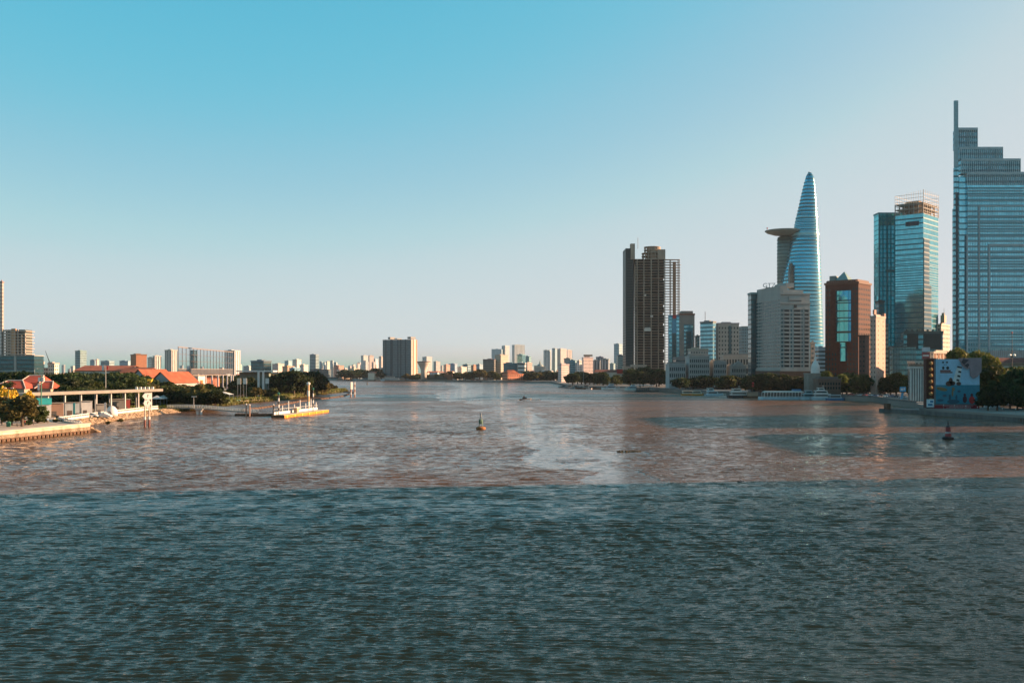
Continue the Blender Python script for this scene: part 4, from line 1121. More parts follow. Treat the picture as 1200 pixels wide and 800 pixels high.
def big_slab():
    t,L1,L2,h = block('apartment_slab','large dark blue apartment slab with sunlit pink right end, alone beyond the river','apartment tower',448.5,481.5,488.8,397,1900,24,(.10,.165,.19),'f_fine',roofcol=(.2,.22,.22),plant=False)
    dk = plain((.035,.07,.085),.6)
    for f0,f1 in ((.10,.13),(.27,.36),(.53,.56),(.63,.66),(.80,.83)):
        b = MB(); b.box(-L1*(1-f0),-L1*(1-f1),-.6,-.02,0,h-.8); b.build('recess_shade_strip', dk, t)  # strips stand proud of the wall; recess shade is put into their colour
    for f0,f1,e in ((.18,.26,4),(.40,.50,1.5),(.87,.99,4)):
        b = MB(); b.box(-L1*(1-f0),-L1*(1-f1),1,L2*.8,h,h+e); b.build('roof_block', plain((.22,.22,.21),.8), t)
    for f0,f1,c in ((.04,.22,(.60,.46,.38)),(.26,.42,(.30,.17,.12)),(.46,.74,(.62,.50,.42)),(.78,.97,(.36,.19,.12))):
        b = MB(); b.box(.02,.7,L2*f0,L2*f1,0,h-1); b.build('end_wall_strip', plain(c,.8), t)
    # concrete water tower
    D = 1820; s = D/F
    t = thing('water_tower','funnel shaped pale concrete water tower beside the dark apartment slab','water tower',(X(496.5,D),D,2.2))
    zz = lambda y: Z(y,D)-2.2
    b = smooth(MB()); b.lathe(0,0,[(5.2,0),(5.2,zz(434)),(6.5,zz(431)),(9.5,zz(427)),(11.4,zz(425)),(11.6,zz(424.4))],24); b.build('funnel', plain((.52,.47,.42),.8), t)
    b = MB(); b.lathe(0,0,[(11.9,zz(424.4)+.02),(11.9,zz(423.5)),(2,zz(422.9))],24); b.build('roof', plain((.12,.10,.09),.8), t)
big_slab()

def museum():
    D = 1672; s = D/F
    P, L1, L2, rz = corner(588.5, 595, 617, D, 60)
    t = thing('salmon_museum','salmon pink colonial museum with arcades and orange hipped roof on the far shore','museum',(P[0],P[1],2.2),rz)
    zz = lambda y: Z(y,D)-2.2
    h = zz(438)
    b = MB(); b.box(-L1,0,0,L2,0,h); b.build('wall', mat('salmon_wall',(.62,.24,.14),.85,scale=.2,var=.2), t)
    b = MB(); e=.6; b.add([(-L1-e,-e,h+.01),(e,-e,h+.01),(e,L2*.6+e,h+.01),(-L1-e,L2*.6+e,h+.01),(-L1*.6,L2*.15,h+6.5),(-L1*.4,L2*.45,h+6.5)],[(0,1,4),(1,2,5,4),(2,3,5),(3,0,4,5),(0,3,2,1)]); b.build('roof', M['orange_tile'], t)
    windows(t,'right',L2,1,h*.46,9,1,.55,.75,plain((.08,.035,.03),.8),20,name='arch_opening')
    windows(t,'right',L2,h*.55,h*.93,9,1,.42,.7,plain((.10,.05,.04),.8),20)
    windows(t,'front',L1,1,h*.9,5,2,.5,.5,plain((.04,.03,.03),.8),20)
    # domed grey building
    D = 1740
    t = thing('domed_hall','grey stone hall with a domed roof and small spire right of the salmon museum','hall',(X(633,D),D,2.2))
    zz = lambda y: Z(y,D)-2.2
    b = MB(); b.box(-9,9.5,0,16,0,zz(430)); b.build('wall', plain((.34,.33,.30),.8), t)
    b = MB(); b.lathe(0,6,[(6.5,zz(430)+.01),(6,zz(428.5)),(4,zz(427)),(1.6,zz(426)),(1.2,zz(424)),(.5,zz(423)),(.15,zz(420.5))],16); b.build('dome', plain((.26,.30,.29),.7), t)
    windows(t,'front',1,3,zz(430)-3,1,2,.7,.5,M['pane'])
    b = MB(); b.box(-9.3,9.8,-.4,16.2,zz(430)+.012,zz(429.3)); b.box(2,8,-1.5,-.02,zz(436),zz(432)); b.build('cornice', plain((.5,.44,.38),.8), t)
    # low red roofed house by the right bank
    D = 1250
    t = thing('red_roof_house','long low house with red roof and bright red end near the white boats','house',(X(697,D),D,2.6))
    zz = lambda y: Z(y,D)-2.6; s = D/F
    b = MB(); b.box(0,33*s,0,10,0,zz(436)); b.build('wall', plain((.55,.45,.38),.8), t)
    b = MB(); b.add([(-1,-1,zz(436)+.01),(26*s,-1,zz(436)+.01),(26*s,5,zz(433)),(1,5,zz(433)),(-1,11,zz(436)+.01),(26*s,11,zz(436)+.01)],[(0,1,2,3),(3,2,5,4),(0,3,4),(1,5,2)]); b.build('roof', plain((.20,.07,.05),.8), t)
    b = MB(); b.box(26*s,34*s,-1.5,9,zz(437.5),zz(432.5)); b.build('red_end', M['red'], t)
    # tower crane far left
    D = 1100; t = thing('crane','dark crane jib leaning above the white blocks beyond the trees','crane',(X(58,D),D,2.6)); z0 = Z(424,D)-2.6; z1 = Z(411,D)-2.6
    b = MB(); b.box(-1,1,-1,1,0,z0); b.build('cab_tower', M['steel'], t)
    b = MB(); b.tube((0,0,z0),(-4.5,0,z1),.55,.2,4); b.build('jib', M['dark'], t)
museum()

def left_edge():
    D = 900; s = D/F
    con = plain((.40,.34,.29),.85)
    t = thing('unfinished_block','unfinished concrete apartment block with stacked floors, behind the park trees','apartment block',(X(4.5,D),D,1.8))
    zz = lambda y: Z(y,D)-1.8; W = 25*s
    b = MB(); b.box(.8,W-.8,1.5,15,0,zz(386)); b.build('core_wall', plain((.10,.12,.12),.9), t)
    b = MB(); b.box(9*s,14*s,-.3,1.4,0,zz(385)); b.build('stair_wall', plain((.42,.25,.15),.85), t)
    for k in range(10):
        z = zz(418)+k*(zz(388)-zz(418))/9
        b = MB(); b.box(0,W+(1 if k%2 else 0),-.5,16,z-.35,z+.3); b.box(0,9*s,-.7,-.52,z+.3,z+1.2); b.build('floor_slab', con, t)
    b = MB()
    for k in range(7): b.box(k*W/6-.3,k*W/6+.3,-.4,.4,0,zz(386)-(0 if k<5 else 4))
    b.build('columns', con, t)
    t = thing('teal_podium','wide dark teal glazed low building in front of the unfinished block','building',(X(-12,D-20),D-20,1.8))
    W = 52*(D-20)/F; h = Z(417,D-20)-1.8
    b = MB(); b.box(0,W,0,18,0,h); b.build('glass_wall', M['g_dark'], t)
    b = MB(); b.box(-.2,W+.4,-.6,18.4,h,h+.7); b.box(-.2,W+.2,-.4,-.02,h*.55,h*.55+.5); b.box(W*.55,W*.6,-.3,-.02,0,h); b.build('frame', plain((.30,.31,.30),.7), t)
    for x0,x1,yt,lab in ((38,56,429.5,'long low white block under the crane'),(56,69,424,'square white block with faint panels under the crane'),(40,52,422.5,'small white block with dark roof right of the teal podium')):
        block('white_block',lab,'building',x0,x0+(x1-x0)*.6,x1,yt,950,20,(.70,.56,.48),'f_fine',depth=14,roofcol=(.5,.35,.3))
left_edge()

# ================================================================= TREES
def crown_mesh(name, m, seed, R=5.0, H=6.0, z0=4.0, clumps=22, per=85, leaf=0.55, flat=1.0, cr=(.24,.40)):
    """leaf sized faces gathered in uneven clumps through a crown volume"""
    rng = np.random.default_rng(seed)
    V = []; Fc = []; n = 0
    for c in range(clumps):
        a = rng.random()*2*pi; r = R*sqrt(rng.random())*0.78
        hz = rng.random()
        prof = sin(pi*min(1, max(.12, hz*0.8+0.18)))**.6
        cx, cy, cz = r*prof*cos(a), r*prof*sin(a), z0+H*(0.12+0.76*hz)
        rad = R*rng.uniform(*cr)
        k = int(per*rng.uniform(.6,1.3))
        d = rng.normal(size=(k,3)); d /= np.linalg.norm(d,axis=1)[:,None]
        rr = rad*(0.45+0.55*rng.random(k)**.5)
        P = np.array([cx,cy,cz])+d*rr[:,None]*np.array([1,1,.72*flat])
        nrm = d*0.6+rng.normal(size=(k,3))*0.7+np.array([0,0,.35]); nrm /= np.linalg.norm(nrm,axis=1)[:,None]
        t1 = np.cross(nrm, rng.normal(size=(k,3))); t1 /= np.linalg.norm(t1,axis=1)[:,None]
        t2 = np.cross(nrm, t1)
        s1 = leaf*rng.uniform(.6,1.4,k)[:,None]; s2 = s1*rng.uniform(.45,.8,k)[:,None]
        q = np.stack([P-t1*s1, P-t2*s2+nrm*.12*s1, P+t1*s1, P+t2*s2+nrm*.12*s1],1).reshape(-1,3)
        V.append(q); Fc.append(np.arange(k*4).reshape(-1,4)+n); n += k*4
    me = bpy.data.meshes.new(name); me.from_pydata(np.concatenate(V).tolist(), [], np.concatenate(Fc).tolist())
    me.materials.append(m); me.update(); return me

def trunk_mesh(seed, H=6.0, r=.3, R=4.0, limbs=6):
    rnd = random.Random(seed); mb = MB()
    lean = rnd.uniform(-.3,.3)
    mb.tube((0,0,-.3),(lean,0,H*.45),r*1.25,r*.85,8)
    mb.tube((lean,0,H*.45),(lean*1.5,.1,H*.85),r*.85,r*.4,7)
    for k in range(limbs):
        a = 2*pi*k/limbs+rnd.uniform(-.4,.4); z = H*rnd.uniform(.38,.7); e = R*rnd.uniform(.45,.75)
        p = (lean*.9,0,z); q = (lean+e*.5*cos(a),e*.5*sin(a),z+H*.22); s_ = (lean+e*cos(a),e*sin(a),z+H*rnd.uniform(.3,.5))
        mb.tube(p,q,r*.5,r*.3,5); mb.tube(q,s_,r*.3,r*.1,5)
    return mb.mesh('trunk', M['bark'])

TREE = {}
def tree_kind(key, m, seed, R, H, z0, **kw):
    TREE[key] = [(crown_mesh('crown', M[m], seed+i, R, H, z0, **kw), trunk_mesh(seed+i, z0+H*.55, R*.055+.05, R)) for i in range(3)]
tree_kind('rain', 'leaf_dark', 100, 6.3, 9.2, 1.8, clumps=42, per=95, leaf=.60)
tree_kind('mid', 'leaf_mid', 200, 4.1, 7.2, 1.0, clumps=30, per=85, leaf=.46)
tree_kind('olive', 'leaf_olive', 300, 3.8, 5.0, 2.4, clumps=22, per=80, leaf=.44)
tree_kind('bright', 'leaf_bright', 400, 5.0, 8.0, 6.0, clumps=26, per=80, leaf=.55)
tree_kind('bush', 'leaf_mid', 500, 1.8, 1.8, .2, clumps=12, per=60, leaf=.28)
tree_kind('shrub_olive', 'leaf_olive', 600, 1.8, 1.6, .2, clumps=12, per=60, leaf=.28)
tree_kind('yellow', 'yellow', 700, 2.0, 2.4, 2.2, clumps=14, per=60, leaf=.3)
rt = random.Random(99)
def tree(kind, x, y, z, height, label, group, name='tree', wide=1.0):
    base = {'rain':11.0,'mid':8.2,'olive':7.4,'bright':14.0,'bush':2.0,'shrub_olive':1.8,'yellow':4.6}[kind]
    s = height/base
    t = thing(name, label, {'tree':'tree','bush':'bush','blossom_tree':'tree'}[name], (x,y,z), rt.uniform(0,2*pi), group)
    t.scale = (s*wide, s*wide, s)
    cm, tm = rt.choice(TREE[kind])
    inst('crown', cm, t); inst('trunk', tm, t)
    return t

def stand(n, px0, px1, D0, D1, h0, h1, kinds, label, group, z, wide=1.0, name='tree'):
    for i in range(n):
        D = rt.uniform(D0, D1); x = px0+(px1-px0)*(i+rt.uniform(.1,.9))/n
        tree(rt.choice(kinds), X(x,D), D, z, rt.uniform(h0,h1), label, group, name, wide)

# ---- west (right) embankment
stand(9, 1152, 1215, 430, 520, 15, 20, ['rain','rain','mid'], 'tall dark tree in the shaded clump between the billboard and the photo edge', 'dark trees beside the billboard', ZR)
stand(5, 1150, 1208, 398, 424, 9, 13, ['rain'], 'dark low tree overhanging the quay right of the billboard', 'dark trees on the quay', ZR)
stand(4, 1118, 1164, 545, 580, 25, 28, ['bright'], 'tall yellow green tree rising behind the painted billboard', 'yellow green trees behind the billboard', ZR, .8)
stand(10, 1000, 1066, 640, 680, 10, 15, ['rain','mid'], 'dark street tree on the embankment between the brick tower and the striped pavilion', 'embankment trees by the brick tower', ZR)
stand(5, 968, 1006, 662, 690, 13, 16, ['mid','bright'], 'green leafy tree before the brick tower catching a little light', 'leafy trees before the brick tower', ZR)
stand(13, 880, 970, 706, 745, 12, 16, ['rain','rain','mid'], 'dark tree in the row before the grey hotel', 'trees before the grey hotel', ZR, 1.2)
stand(11, 792, 882, 868, 897, 9, 13, ['rain','mid'], 'dark tree in the row before the colonial hotel', 'trees before the colonial hotel', ZR, 1.5)
stand(8, 738, 790, 1000, 1090, 15, 21, ['rain'], 'large dark tree at the foot of the unfinished tower', 'trees below the unfinished tower', ZR, 1.1)
stand(7, 700, 738, 1100, 1180, 9, 15, ['rain','mid'], 'dark tree behind the white boats left of the unfinished tower', 'trees behind the white boats', ZR, 1.1)
stand(8, 670, 708, 1150, 1300, 11, 18, ['rain','mid','olive'], 'green tree below the big sunlit white hotel', 'trees below the white hotel', ZR, 1.3)
# ---- far shore
stand(15, 616, 668, 1662, 1760, 11, 17, ['rain','rain','olive'], 'tree in the far shore row right of the salmon museum', 'far shore trees right of the museum', ZF, 1.7)
stand(9, 536, 590, 1785, 1835, 12, 20, ['rain','mid','olive'], 'tree in the far shore row left of the salmon museum', 'far shore trees left of the museum', ZF, 1.6)
stand(5, 472, 492, 1830, 1870, 9, 13, ['olive','mid'], 'tree beneath the concrete water tower', 'trees below the water tower', ZF, 1.5)
stand(5, 434, 452, 1900, 1945, 13, 22, ['rain'], 'dark tree in the far clump left of the dark apartment slab', 'far trees left of the apartment slab', ZF, 1.5)
stand(6, 403, 428, 1985, 2040, 14, 20, ['rain'], 'dark tree in the far clump right of the pinkish quay house', 'far trees by the pinkish house', ZF, 1.7)
stand(6, 420, 470, 1960, 2000, 8, 12, ['olive','mid'], 'small tree behind the moored far barges', 'trees behind the far barges', ZF, 1.6)
stand(6, 500, 545, 1815, 1900, 9, 17, ['rain','mid'], 'tree behind the dark rusty barge', 'trees behind the rusty barge', ZF, 1.5)

# ================================================================= BOATS
def hull_mb(L, B, h, sheer=.5, bow=.30):
    """boat hull along +x, waterline at z 0"""
    st = []
    for f in (0,.12,.45,1-bow,1-bow*.5,1-bow*.12,1.0):
        b_ = B/2*(0.82 if f==0 else 1.0 if f<1-bow-.01 else (.78 if f<.9-bow*.1 and f<1-bow*.3 else (.25 if f<1 else .04)))
        zt = h+sheer*max(0,(f-.5)*2)**2
        x = -L/2+f*L
        st.append([(x-(.06*L*(1-f) if f==0 else 0),-b_,zt),(x,-b_*.8,-.5),(x,b_*.8,-.5),(x-(.06*L*(1-f) if f==0 else 0),b_,zt)])
    mb = MB(); mb.loft([[p for p in r] for r in st]); return mb

def boat(name, label, x, yw, L, B, hull_h, decks, rz, hullm, cabm, roofm=None, group=None, mast=0, trim=None, cat='boat', Dd=None, stripe=None):
    D = Dd or DW(yw); t = thing(name, label, cat, (X(x,D), D+B/2*abs(cos(rz)), 0), rz, group)
    h = hull_mb(L,B,hull_h,sheer=hull_h*.5).build('hull', hullm, t)
    if stripe:
        b = MB(); b.box(-L*.46,L*.28,-B/2-.03,-B/2+.05,hull_h*.25,hull_h*.6); b.box(-L*.46,L*.28,B/2-.05,B/2+.03,hull_h*.25,hull_h*.6); b.build('stripe', stripe, h)
    z = hull_h
    for i,(fa,fb,hh) in enumerate(decks):
        xa, xb = -L/2+fa*L, -L/2+fb*L; bb = B/2*(.86-.08*i)
        b = MB(); b.prism([(xa,-bb),(xb-.0,-bb),(xb,bb),(xa,bb)],z,z+hh,[(xa,-bb*.96),(xb-hh*.45,-bb*.9),(xb-hh*.45,bb*.9),(xa,bb*.96)])
        c = b.build('cabin', cabm, t)
        b = MB(); b.box(xa+.4,xb-hh*.6,-bb*1.0-.02,-bb*.9,z+hh*.35,z+hh*.78); b.box(xa+.4,xb-hh*.6,bb*.9,bb*1.0+.02,z+hh*.35,z+hh*.78); b.box(xa-.04,xa+.3,-bb*.8,bb*.8,z+hh*.35,z+hh*.78); b.box(xb-hh*.5,xb-hh*.14,-bb*.8,bb*.8,z+hh*.38,z+hh*.76); b.build('window_strip', M['pane'], c)
        b = MB(); b.box(xa-.3,xb-hh*.3,-bb-.15,bb+.15,z+hh,z+hh+.16); b.build('deck_roof', roofm or cabm, c)
        z += hh+.17
    if mast:
        b = MB(); b.tube((0,0,z),(0,0,z+mast),.09); b.tube((-.8,0,z+mast*.7),(.8,0,z+mast*.7),.06); b.build('mast', M['white'], t)
    b = MB()
    for k in range(int(L/2.2)):
        xx = -L*.46+k*2.2
        for sgn in (-1,1): b.tube((xx,sgn*B*.47,hull_h),(xx,sgn*B*.47,hull_h+.9),.04,None,4)
    for sgn in (-1,1): b.tube((-L*.46,sgn*B*.47,hull_h+.9),(L*.3,sgn*B*.47,hull_h+.9),.04,None,4)
    b.build('rail', M['steel'], t)
    return t
W_, CR, DK = M['white'], M['cream'], M['dark']
bluew = plain((.42,.55,.62),.5); tealw = plain((.20,.36,.40),.5); greyb = plain((.22,.27,.29),.6)
# far quay
boat('barge','long low teal grey barge moored at the far left quay',382,443.5,62,11,2.6,[(.05,.85,4.0)],pi,tealw,plain((.14,.26,.28),.6),greyb,cat='barge',Dd=2050)
boat('tugboat','small sunlit pinkish boat at the bow of the teal grey barge',400,443.8,22,7,1.6,[(.2,.6,3),(.3,.5,2.4)],0,plain((.5,.35,.3),.6),plain((.6,.45,.38),.6),Dd=2030,mast=3)
boat('barge','long grey cargo barge with a sunlit cream stern house on the far quay',432,446,58,10,3.2,[(.04,.72,2.8)],pi,greyb,tealw,greyb,cat='barge',Dd=1920)
boat('tugboat','sunlit cream stern house boat beside the grey cargo barge',444,446,12,8,2.4,[(.1,.8,4.2),(.3,.7,3)],0,plain((.45,.32,.25),.7),plain((.6,.48,.4),.6),Dd=1905)
boat('ferry','white and blue two deck ship below the dark apartment slab',460,446.4,42,9,3.0,[(.05,.8,3.0),(.15,.6,2.6)],0,bluew,W_,plain((.45,.22,.14),.6),cat='ship',Dd=1895,mast=4)
boat('ferry','small white boat with orange roof behind the white and blue ship',472,446.6,16,6,1.8,[(.15,.7,2.6)],0,W_,plain((.55,.35,.25),.6),M['orange'],Dd=1880)
boat('barge','long low grey barge below the concrete water tower',488,446.8,36,9,2.6,[(.05,.5,2.0)],0,greyb,plain((.4,.4,.38),.6),greyb,cat='barge',Dd=1860)
boat('tugboat','sunlit white wheelhouse boat at the right end of the low grey barge',500,447,10,6,2.2,[(.1,.75,3.8)],0,plain((.4,.35,.3),.6),plain((.65,.55,.48),.6),Dd=1850)
def rusty_barge():
    D = 1812; t = thing('cargo_ship','big dark hulled cargo ship with rusty brown stern on the far shore','ship',(X(515,D),D,0),0)
    hull_mb(40,10,7.5,sheer=2,bow=.12).build('hull', plain((.03,.05,.05),.7), t)
    b = MB(); b.box(-17,-9,-4,4,7.6,12); b.box(-4,6,-4,4,7.6,9.5); b.build('deck_house', plain((.10,.10,.09),.8), t)
    b = MB(); b.box(14,23,-5.2,4,0,13); b.box(9,14,-5.1,3,7.6,15); b.build('rusty_stern', M['rust'], t)
    b = MB(); b.tube((10,0,15),(10,0,24),.35); b.tube((-12,0,12),(-12,0,19),.3); b.build('mast', M['rust'], t)
rusty_barge()
for i,x in enumerate((553,561,569)):
    boat('sampan','low red brown sampan on the far shore left of the salmon museum',x,447.3,16,5,1.6,[(.2,.7,2.2)],0 if i%2 else pi,M['rust'],plain((.45,.22,.16),.7),plain((.4,.18,.12),.7),group='far sampans',Dd=1770+i*8)
# boats off the white hotel
for i,(x,lab) in enumerate(((661,'first small grey boat of the string moored off the shore trees'),(668,'second small grey boat of the string moored off the shore trees'),(675,'third small grey boat with a tiny mast off the shore trees'))):
    boat('small_boat',lab,x,453+i*.6,11,4,1.2,[(.25,.7,2.0)],0.2,greyb,plain((.26,.29,.3),.6),greyb,Dd=1120-i*25,mast=3 if i==2 else 0)
boat('work_boat','red hulled work boat with a white cabin and tall mast below the white hotel',684,455.8,17,5,1.4,[(.2,.55,2.4)],pi,M['rust'],plain((.5,.4,.35),.6),plain((.5,.25,.2),.6),Dd=1040,mast=26)
boat('small_boat','tiny pinkish motor boat right of the red hulled work boat',690.5,456.2,6,2.6,.9,[(.3,.6,1.4)],0,plain((.65,.55,.5),.6),W_,Dd=1020)
boat('pontoon_boat','low brown pontoon boat left of the white cruise boats',700,455.5,14,5,.9,[(.1,.5,1.8)],0,M['timber'],plain((.2,.17,.15),.7),Dd=1030)
boat('cruise_boat','white two deck cruise boat, first at the dock below the red roofed house',714,457,15,5,1.9,[(.1,.7,2.2),(.2,.55,1.8)],pi,W_,bluew,W_,Dd=985,mast=2)
boat('cruise_boat','white low speed cruiser beside the two deck cruise boat',729,457.2,15,4.6,1.7,[(.25,.75,1.9)],pi+.15,W_,W_,Dd=972)
boat('cruise_boat','white sleek cruiser with blue windows next to the roofed pontoon',741,457.6,14,4.6,1.8,[(.2,.8,2.0),(.3,.6,1.5)],pi+.1,W_,bluew,Dd=962)
def pontoon():
    D = 905; t = thing('roofed_pontoon','dark floating pontoon with pale flat roof and little masts by the unfinished tower','pontoon',(X(745,D),D,0)); s = D/F
    b = MB(); b.box(0,27*s,0,9,-.5,1.0); b.build('deck', M['dark'], t)
    b = MB(); b.box(.5,21*s,.4,8.5,5.4,5.9); b.build('roof', plain((.45,.5,.52),.6), t)
    for k in range(9):
        b = MB(); b.box(.8+k*1.9,1.1+k*1.9,.6,.9,1,5.4); b.build('post', M['steel'], t)
    b = MB(); b.box(1,18*s,6,8,1,3.6); b.build('counter', plain((.12,.13,.13),.8), t)
    b = MB(); b.tube((2,2,5.9),(2,2,14),.1); b.build('flag_pole', M['rust'], t)
pontoon()
for i,(x,lab) in enumerate(((807.5,'cream and orange water bus, left of the moored pair'),(818,'cream and orange water bus, right of the moored pair'))):
    boat('water_bus',lab,x,463.2,10.5 if i==0 else 9,4.2,1.2,[(.06,.86,2.2)],0,M['orange'],plain((.66,.58,.46),.6),plain((.66,.58,.46),.6),Dd=765-i*4)
boat('cruise_boat','pale blue white double deck boat right of the orange water buses',838,465.4,21*.62,4.8,1.5,[(.08,.7,2.2),(.1,.45,2.0)],.12,bluew,plain((.5,.6,.64),.6),W_,Dd=735,mast=2)
boat('speed_boat','small white launch tied behind the pale blue double deck boat',850,466.2,7,2.8,.9,[(.3,.65,1.2)],0,W_,W_,Dd=716)
boat('yacht','white yacht with dark hull and sloping dark windows near the palm trees',867,467,15,5.2,1.9,[(.12,.86,2.2),(.18,.6,1.9)],.1,plain((.04,.05,.06),.4),W_,W_,Dd=692,mast=2)
def lantern_boat():
    D = 688; t = thing('lantern_boat','dark wooden boat with a red lantern mast behind the white yacht','boat',(X(884,D),D+4,0))
    hull_mb(12,4,1.4).build('hull', M['timber'], t)
    b = MB(); b.box(-4,3,-1.6,1.6,1.4,3.8); b.box(-4.4,3.4,-1.9,1.9,3.8,4.05); b.build('cabin', plain((.3,.22,.16),.7), t)
    b = MB(); b.tube((0,0,4),(0,0,11),.12); b.build('mast', M['dark'], t)
    for z in (8.2,10.0):
        b = MB(); b.lathe(0,0,[(.2,z-.7),(.75,z-.3),(.75,z+.3),(.2,z+.7)],10); b.build('lantern', M['red'], t)
lantern_boat()
def restaurant_boat():
    D = DW(468.2); s = D/F; t = thing('floating_restaurant','long white floating restaurant with open dark deck under a pale canopy','boat',(X(894,D),D,0)); L = 51*s
    b = MB(); b.box(0,L,0,8,-.5,1.7); b.prism([(-1.6,2),(0,0),(0,8),(-1.6,6)],-.3,1.9); b.build('hull', bluew, t)
    b = MB(); b.box(.2,L-.2,-.03,0,.5,.9); b.build('hull_stripe', plain((.15,.24,.28),.5), t)
    b = MB(); b.prism([(1,.4),(L-1,.4),(L-1,7.6),(1,7.6)],4.6,5.5,[(2.5,1.5),(L-2.5,1.5),(L-2.5,6.5),(2.5,6.5)]); b.build('canopy', plain((.46,.44,.40),.7), t)
    for k in range(14):
        for yy in (.5,7.4):
            b = MB(); xx = 1.1+k*(L-2.2)/13; b.box(xx-.1,xx+.1,yy-.1,yy+.1,1.7,4.6); b.build('post', W_, t)
    b = MB(); b.box(2,L-3,2.5,5.5,1.7,3.4); b.build('dark_tables', plain((.035,.03,.03),.8), t)
    b = MB(); b.box(0,L,.15,.22,2.5,2.6); 
    for k in range(40): b.box(.2+k*(L-.4)/39-.04,.2+k*(L-.4)/39+.04,.14,.23,1.7,2.6)
    b.build('railing', W_, t)
    b = MB(); b.box(L*.72,L*.9,2,6,5.5,6.6); b.build('roof_box', M['bluepaint'], t)
restaurant_boat()
boat('cruise_boat','blue white boat moored just right of the floating restaurant',951,468.6,12,4.6,1.6,[(.1,.8,2.2),(.2,.6,1.8)],0,bluew,tealw,bluew,Dd=645)
boat('cruise_boat','white three deck boat in the middle of the boats before the brick tower',966,468.8,14,5,1.8,[(.08,.85,2.0),(.12,.7,1.9),(.25,.55,1.6)],0,bluew,plain((.55,.57,.56),.6),W_,Dd=640,mast=1.5)
boat('cruise_boat','low blue boat last in the row before the brick tower',981,469.4,11,4.2,1.4,[(.1,.8,2.0)],0,M['bluepaint'],plain((.3,.38,.42),.6),bluew,Dd=630)
# the speed boat under way, with its wake
t = thing('speed_boat','small dark speedboat running with a white wake in mid river','boat',(X(616,640),640,0),radians(8))
hull_mb(7.5,2.5,.85).build('hull', plain((.10,.08,.07),.4), t)
b = MB(); b.box(-2,.6,-.9,.9,.85,1.7); b.build('cabin', plain((.05,.05,.05),.4), t)
b = MB(); b.add([(.7,-.9,.9),(.7,.9,.9),(.2,.8,1.9),(.2,-.8,1.9)],[(0,1,2,3),(3,2,1,0)]); b.build('windscreen', M['pane'], t)
b = MB(); b.box(-1.4,-.6,-.4,.4,1.7,2.6); b.build('seated_driver', plain((.25,.1,.08),.8), t)
def wake():
    rng = np.random.default_rng(4); mb = MB()
    X0, D0 = X(616,640), 640
    for k in range(150):
        f = rng.random()**1.6; d = 1.5+f*34
        for sgn in (-1,1):
            xx = X0+3.5*(1 if f<.1 else 0)-d*cos(radians(8)); yy = D0-d*sin(radians(8))+sgn*(.6+d*.10)+rng.normal()*.4
            s_ = (1-f)*.55+.12; z = .12+rng.random()*.45*(1-f)
            mb.box(xx-s_*1.6,xx+s_*1.6,yy-s_*.5,yy+s_*.5,-.1,z)
    for k in range(40):
        xx = X0+rng.uniform(2,9); yy = D0+rng.normal()*1.1; s_ = rng.uniform(.15,.5); mb.box(xx-s_,xx+s_,yy-s_*.5,yy+s_*.5,-.1,.2+rng.random()*.4)
    tag(mb.build('wake_foam', mat('foam',(.78,.74,.70),.8,scale=.8,var=.15)), 'broken white foam trailing behind the speedboat', None, None, 'stuff')
wake()

# ================================================================= BUOYS
def buoy(label, x, yw, h, m, mtop, name='buoy'):
    D = DW(yw); t = thing(name, label, 'buoy', (X(x,D), D, 0)); s = h/6.0
    b = MB(); b.lathe(0,0,[(.5*s,-.5),(1.5*s,-.3),(1.75*s,.25*s),(1.75*s,.75*s),(1.1*s,1.05*s),(.5*s,1.1*s)],18); b.build('float', m, t)
    if 'green' in label:
        for k in range(4):
            a = pi/4+k*pi/2; b = MB(); b.tube((.95*s*cos(a),.95*s*sin(a),1.0*s),(.35*s*cos(a),.35*s*sin(a),4.4*s),.11*s); b.build('leg', mtop, t)
        b = MB(); b.lathe(0,0,[(.75*s,2.0*s),(.75*s,3.6*s)],4); b.build('marker_panel', mtop, t)
        b = MB(); b.lathe(0,0,[(.45*s,4.4*s),(.5*s,4.6*s),(.25*s,4.7*s),(.25*s,5.5*s),(.4*s,5.6*s),(.1*s,6*s)],10); b.build('lantern', M['steel'], t)
    else:
        b = MB(); b.lathe(0,0,[(1.05*s,1.05*s),(.8*s,2.2*s),(.72*s,4.0*s)],14); b.build('tower', mtop, t)
        b = MB(); b.lathe(0,0,[(.86*s,2.0*s),(.84*s,2.5*s)],14); b.build('pale_band', plain((.40,.36,.36),.6), t)
        b = MB(); b.lathe(0,0,[(.75*s,4.0*s),(.5*s,4.5*s),(.2*s,4.7*s),(.22*s,5.4*s),(.12*s,6*s)],10); b.build('lantern', plain((.06,.05,.05),.6), t)
    return t
buoy('green lattice channel buoy on a rusty orange float in mid river', 563.5, 503, 5.1, mat('rust_orange',(.34,.13,.04),.7,scale=.8,var=.4), M['green'])
buoy('dark red conical channel buoy with lantern in the shaded water', 1111, 515, 5.0, plain((.03,.015,.015),.6), plain((.26,.03,.03),.55))
buoy('tiny dark buoy far upstream left of the moored barges', 430.5, 450.5, 4.6, DK, DK)
D = DW(564.5); t = thing('driftwood','small dark drifting branch at the edge of the big shadow','debris',(X(868,D),D,0),.2)
b = MB(); b.tube((-.6,0,.05),(.6,.05,.14),.10,.05); b.tube((.05,0,.1),(-.1,.2,.5),.05,.03); b.tube((-.3,0,.08),(-.45,-.15,.35),.05,.03); b.build('branch', M['dark'], t)
rng_ = random.Random(8)
mb = MB()
for k in range(60): 
    a = rng_.uniform(-2.6,2.6); mb.cyl(X(737,229)+a,229+rng_.gauss(0,.35),-.05,.18+rng_.random()*.15,rng_.uniform(.1,.3),.05,6)
tag(mb.build('water_hyacinth', M['leaf_olive']), 'small drifting mat of brown water hyacinth', 'plant')

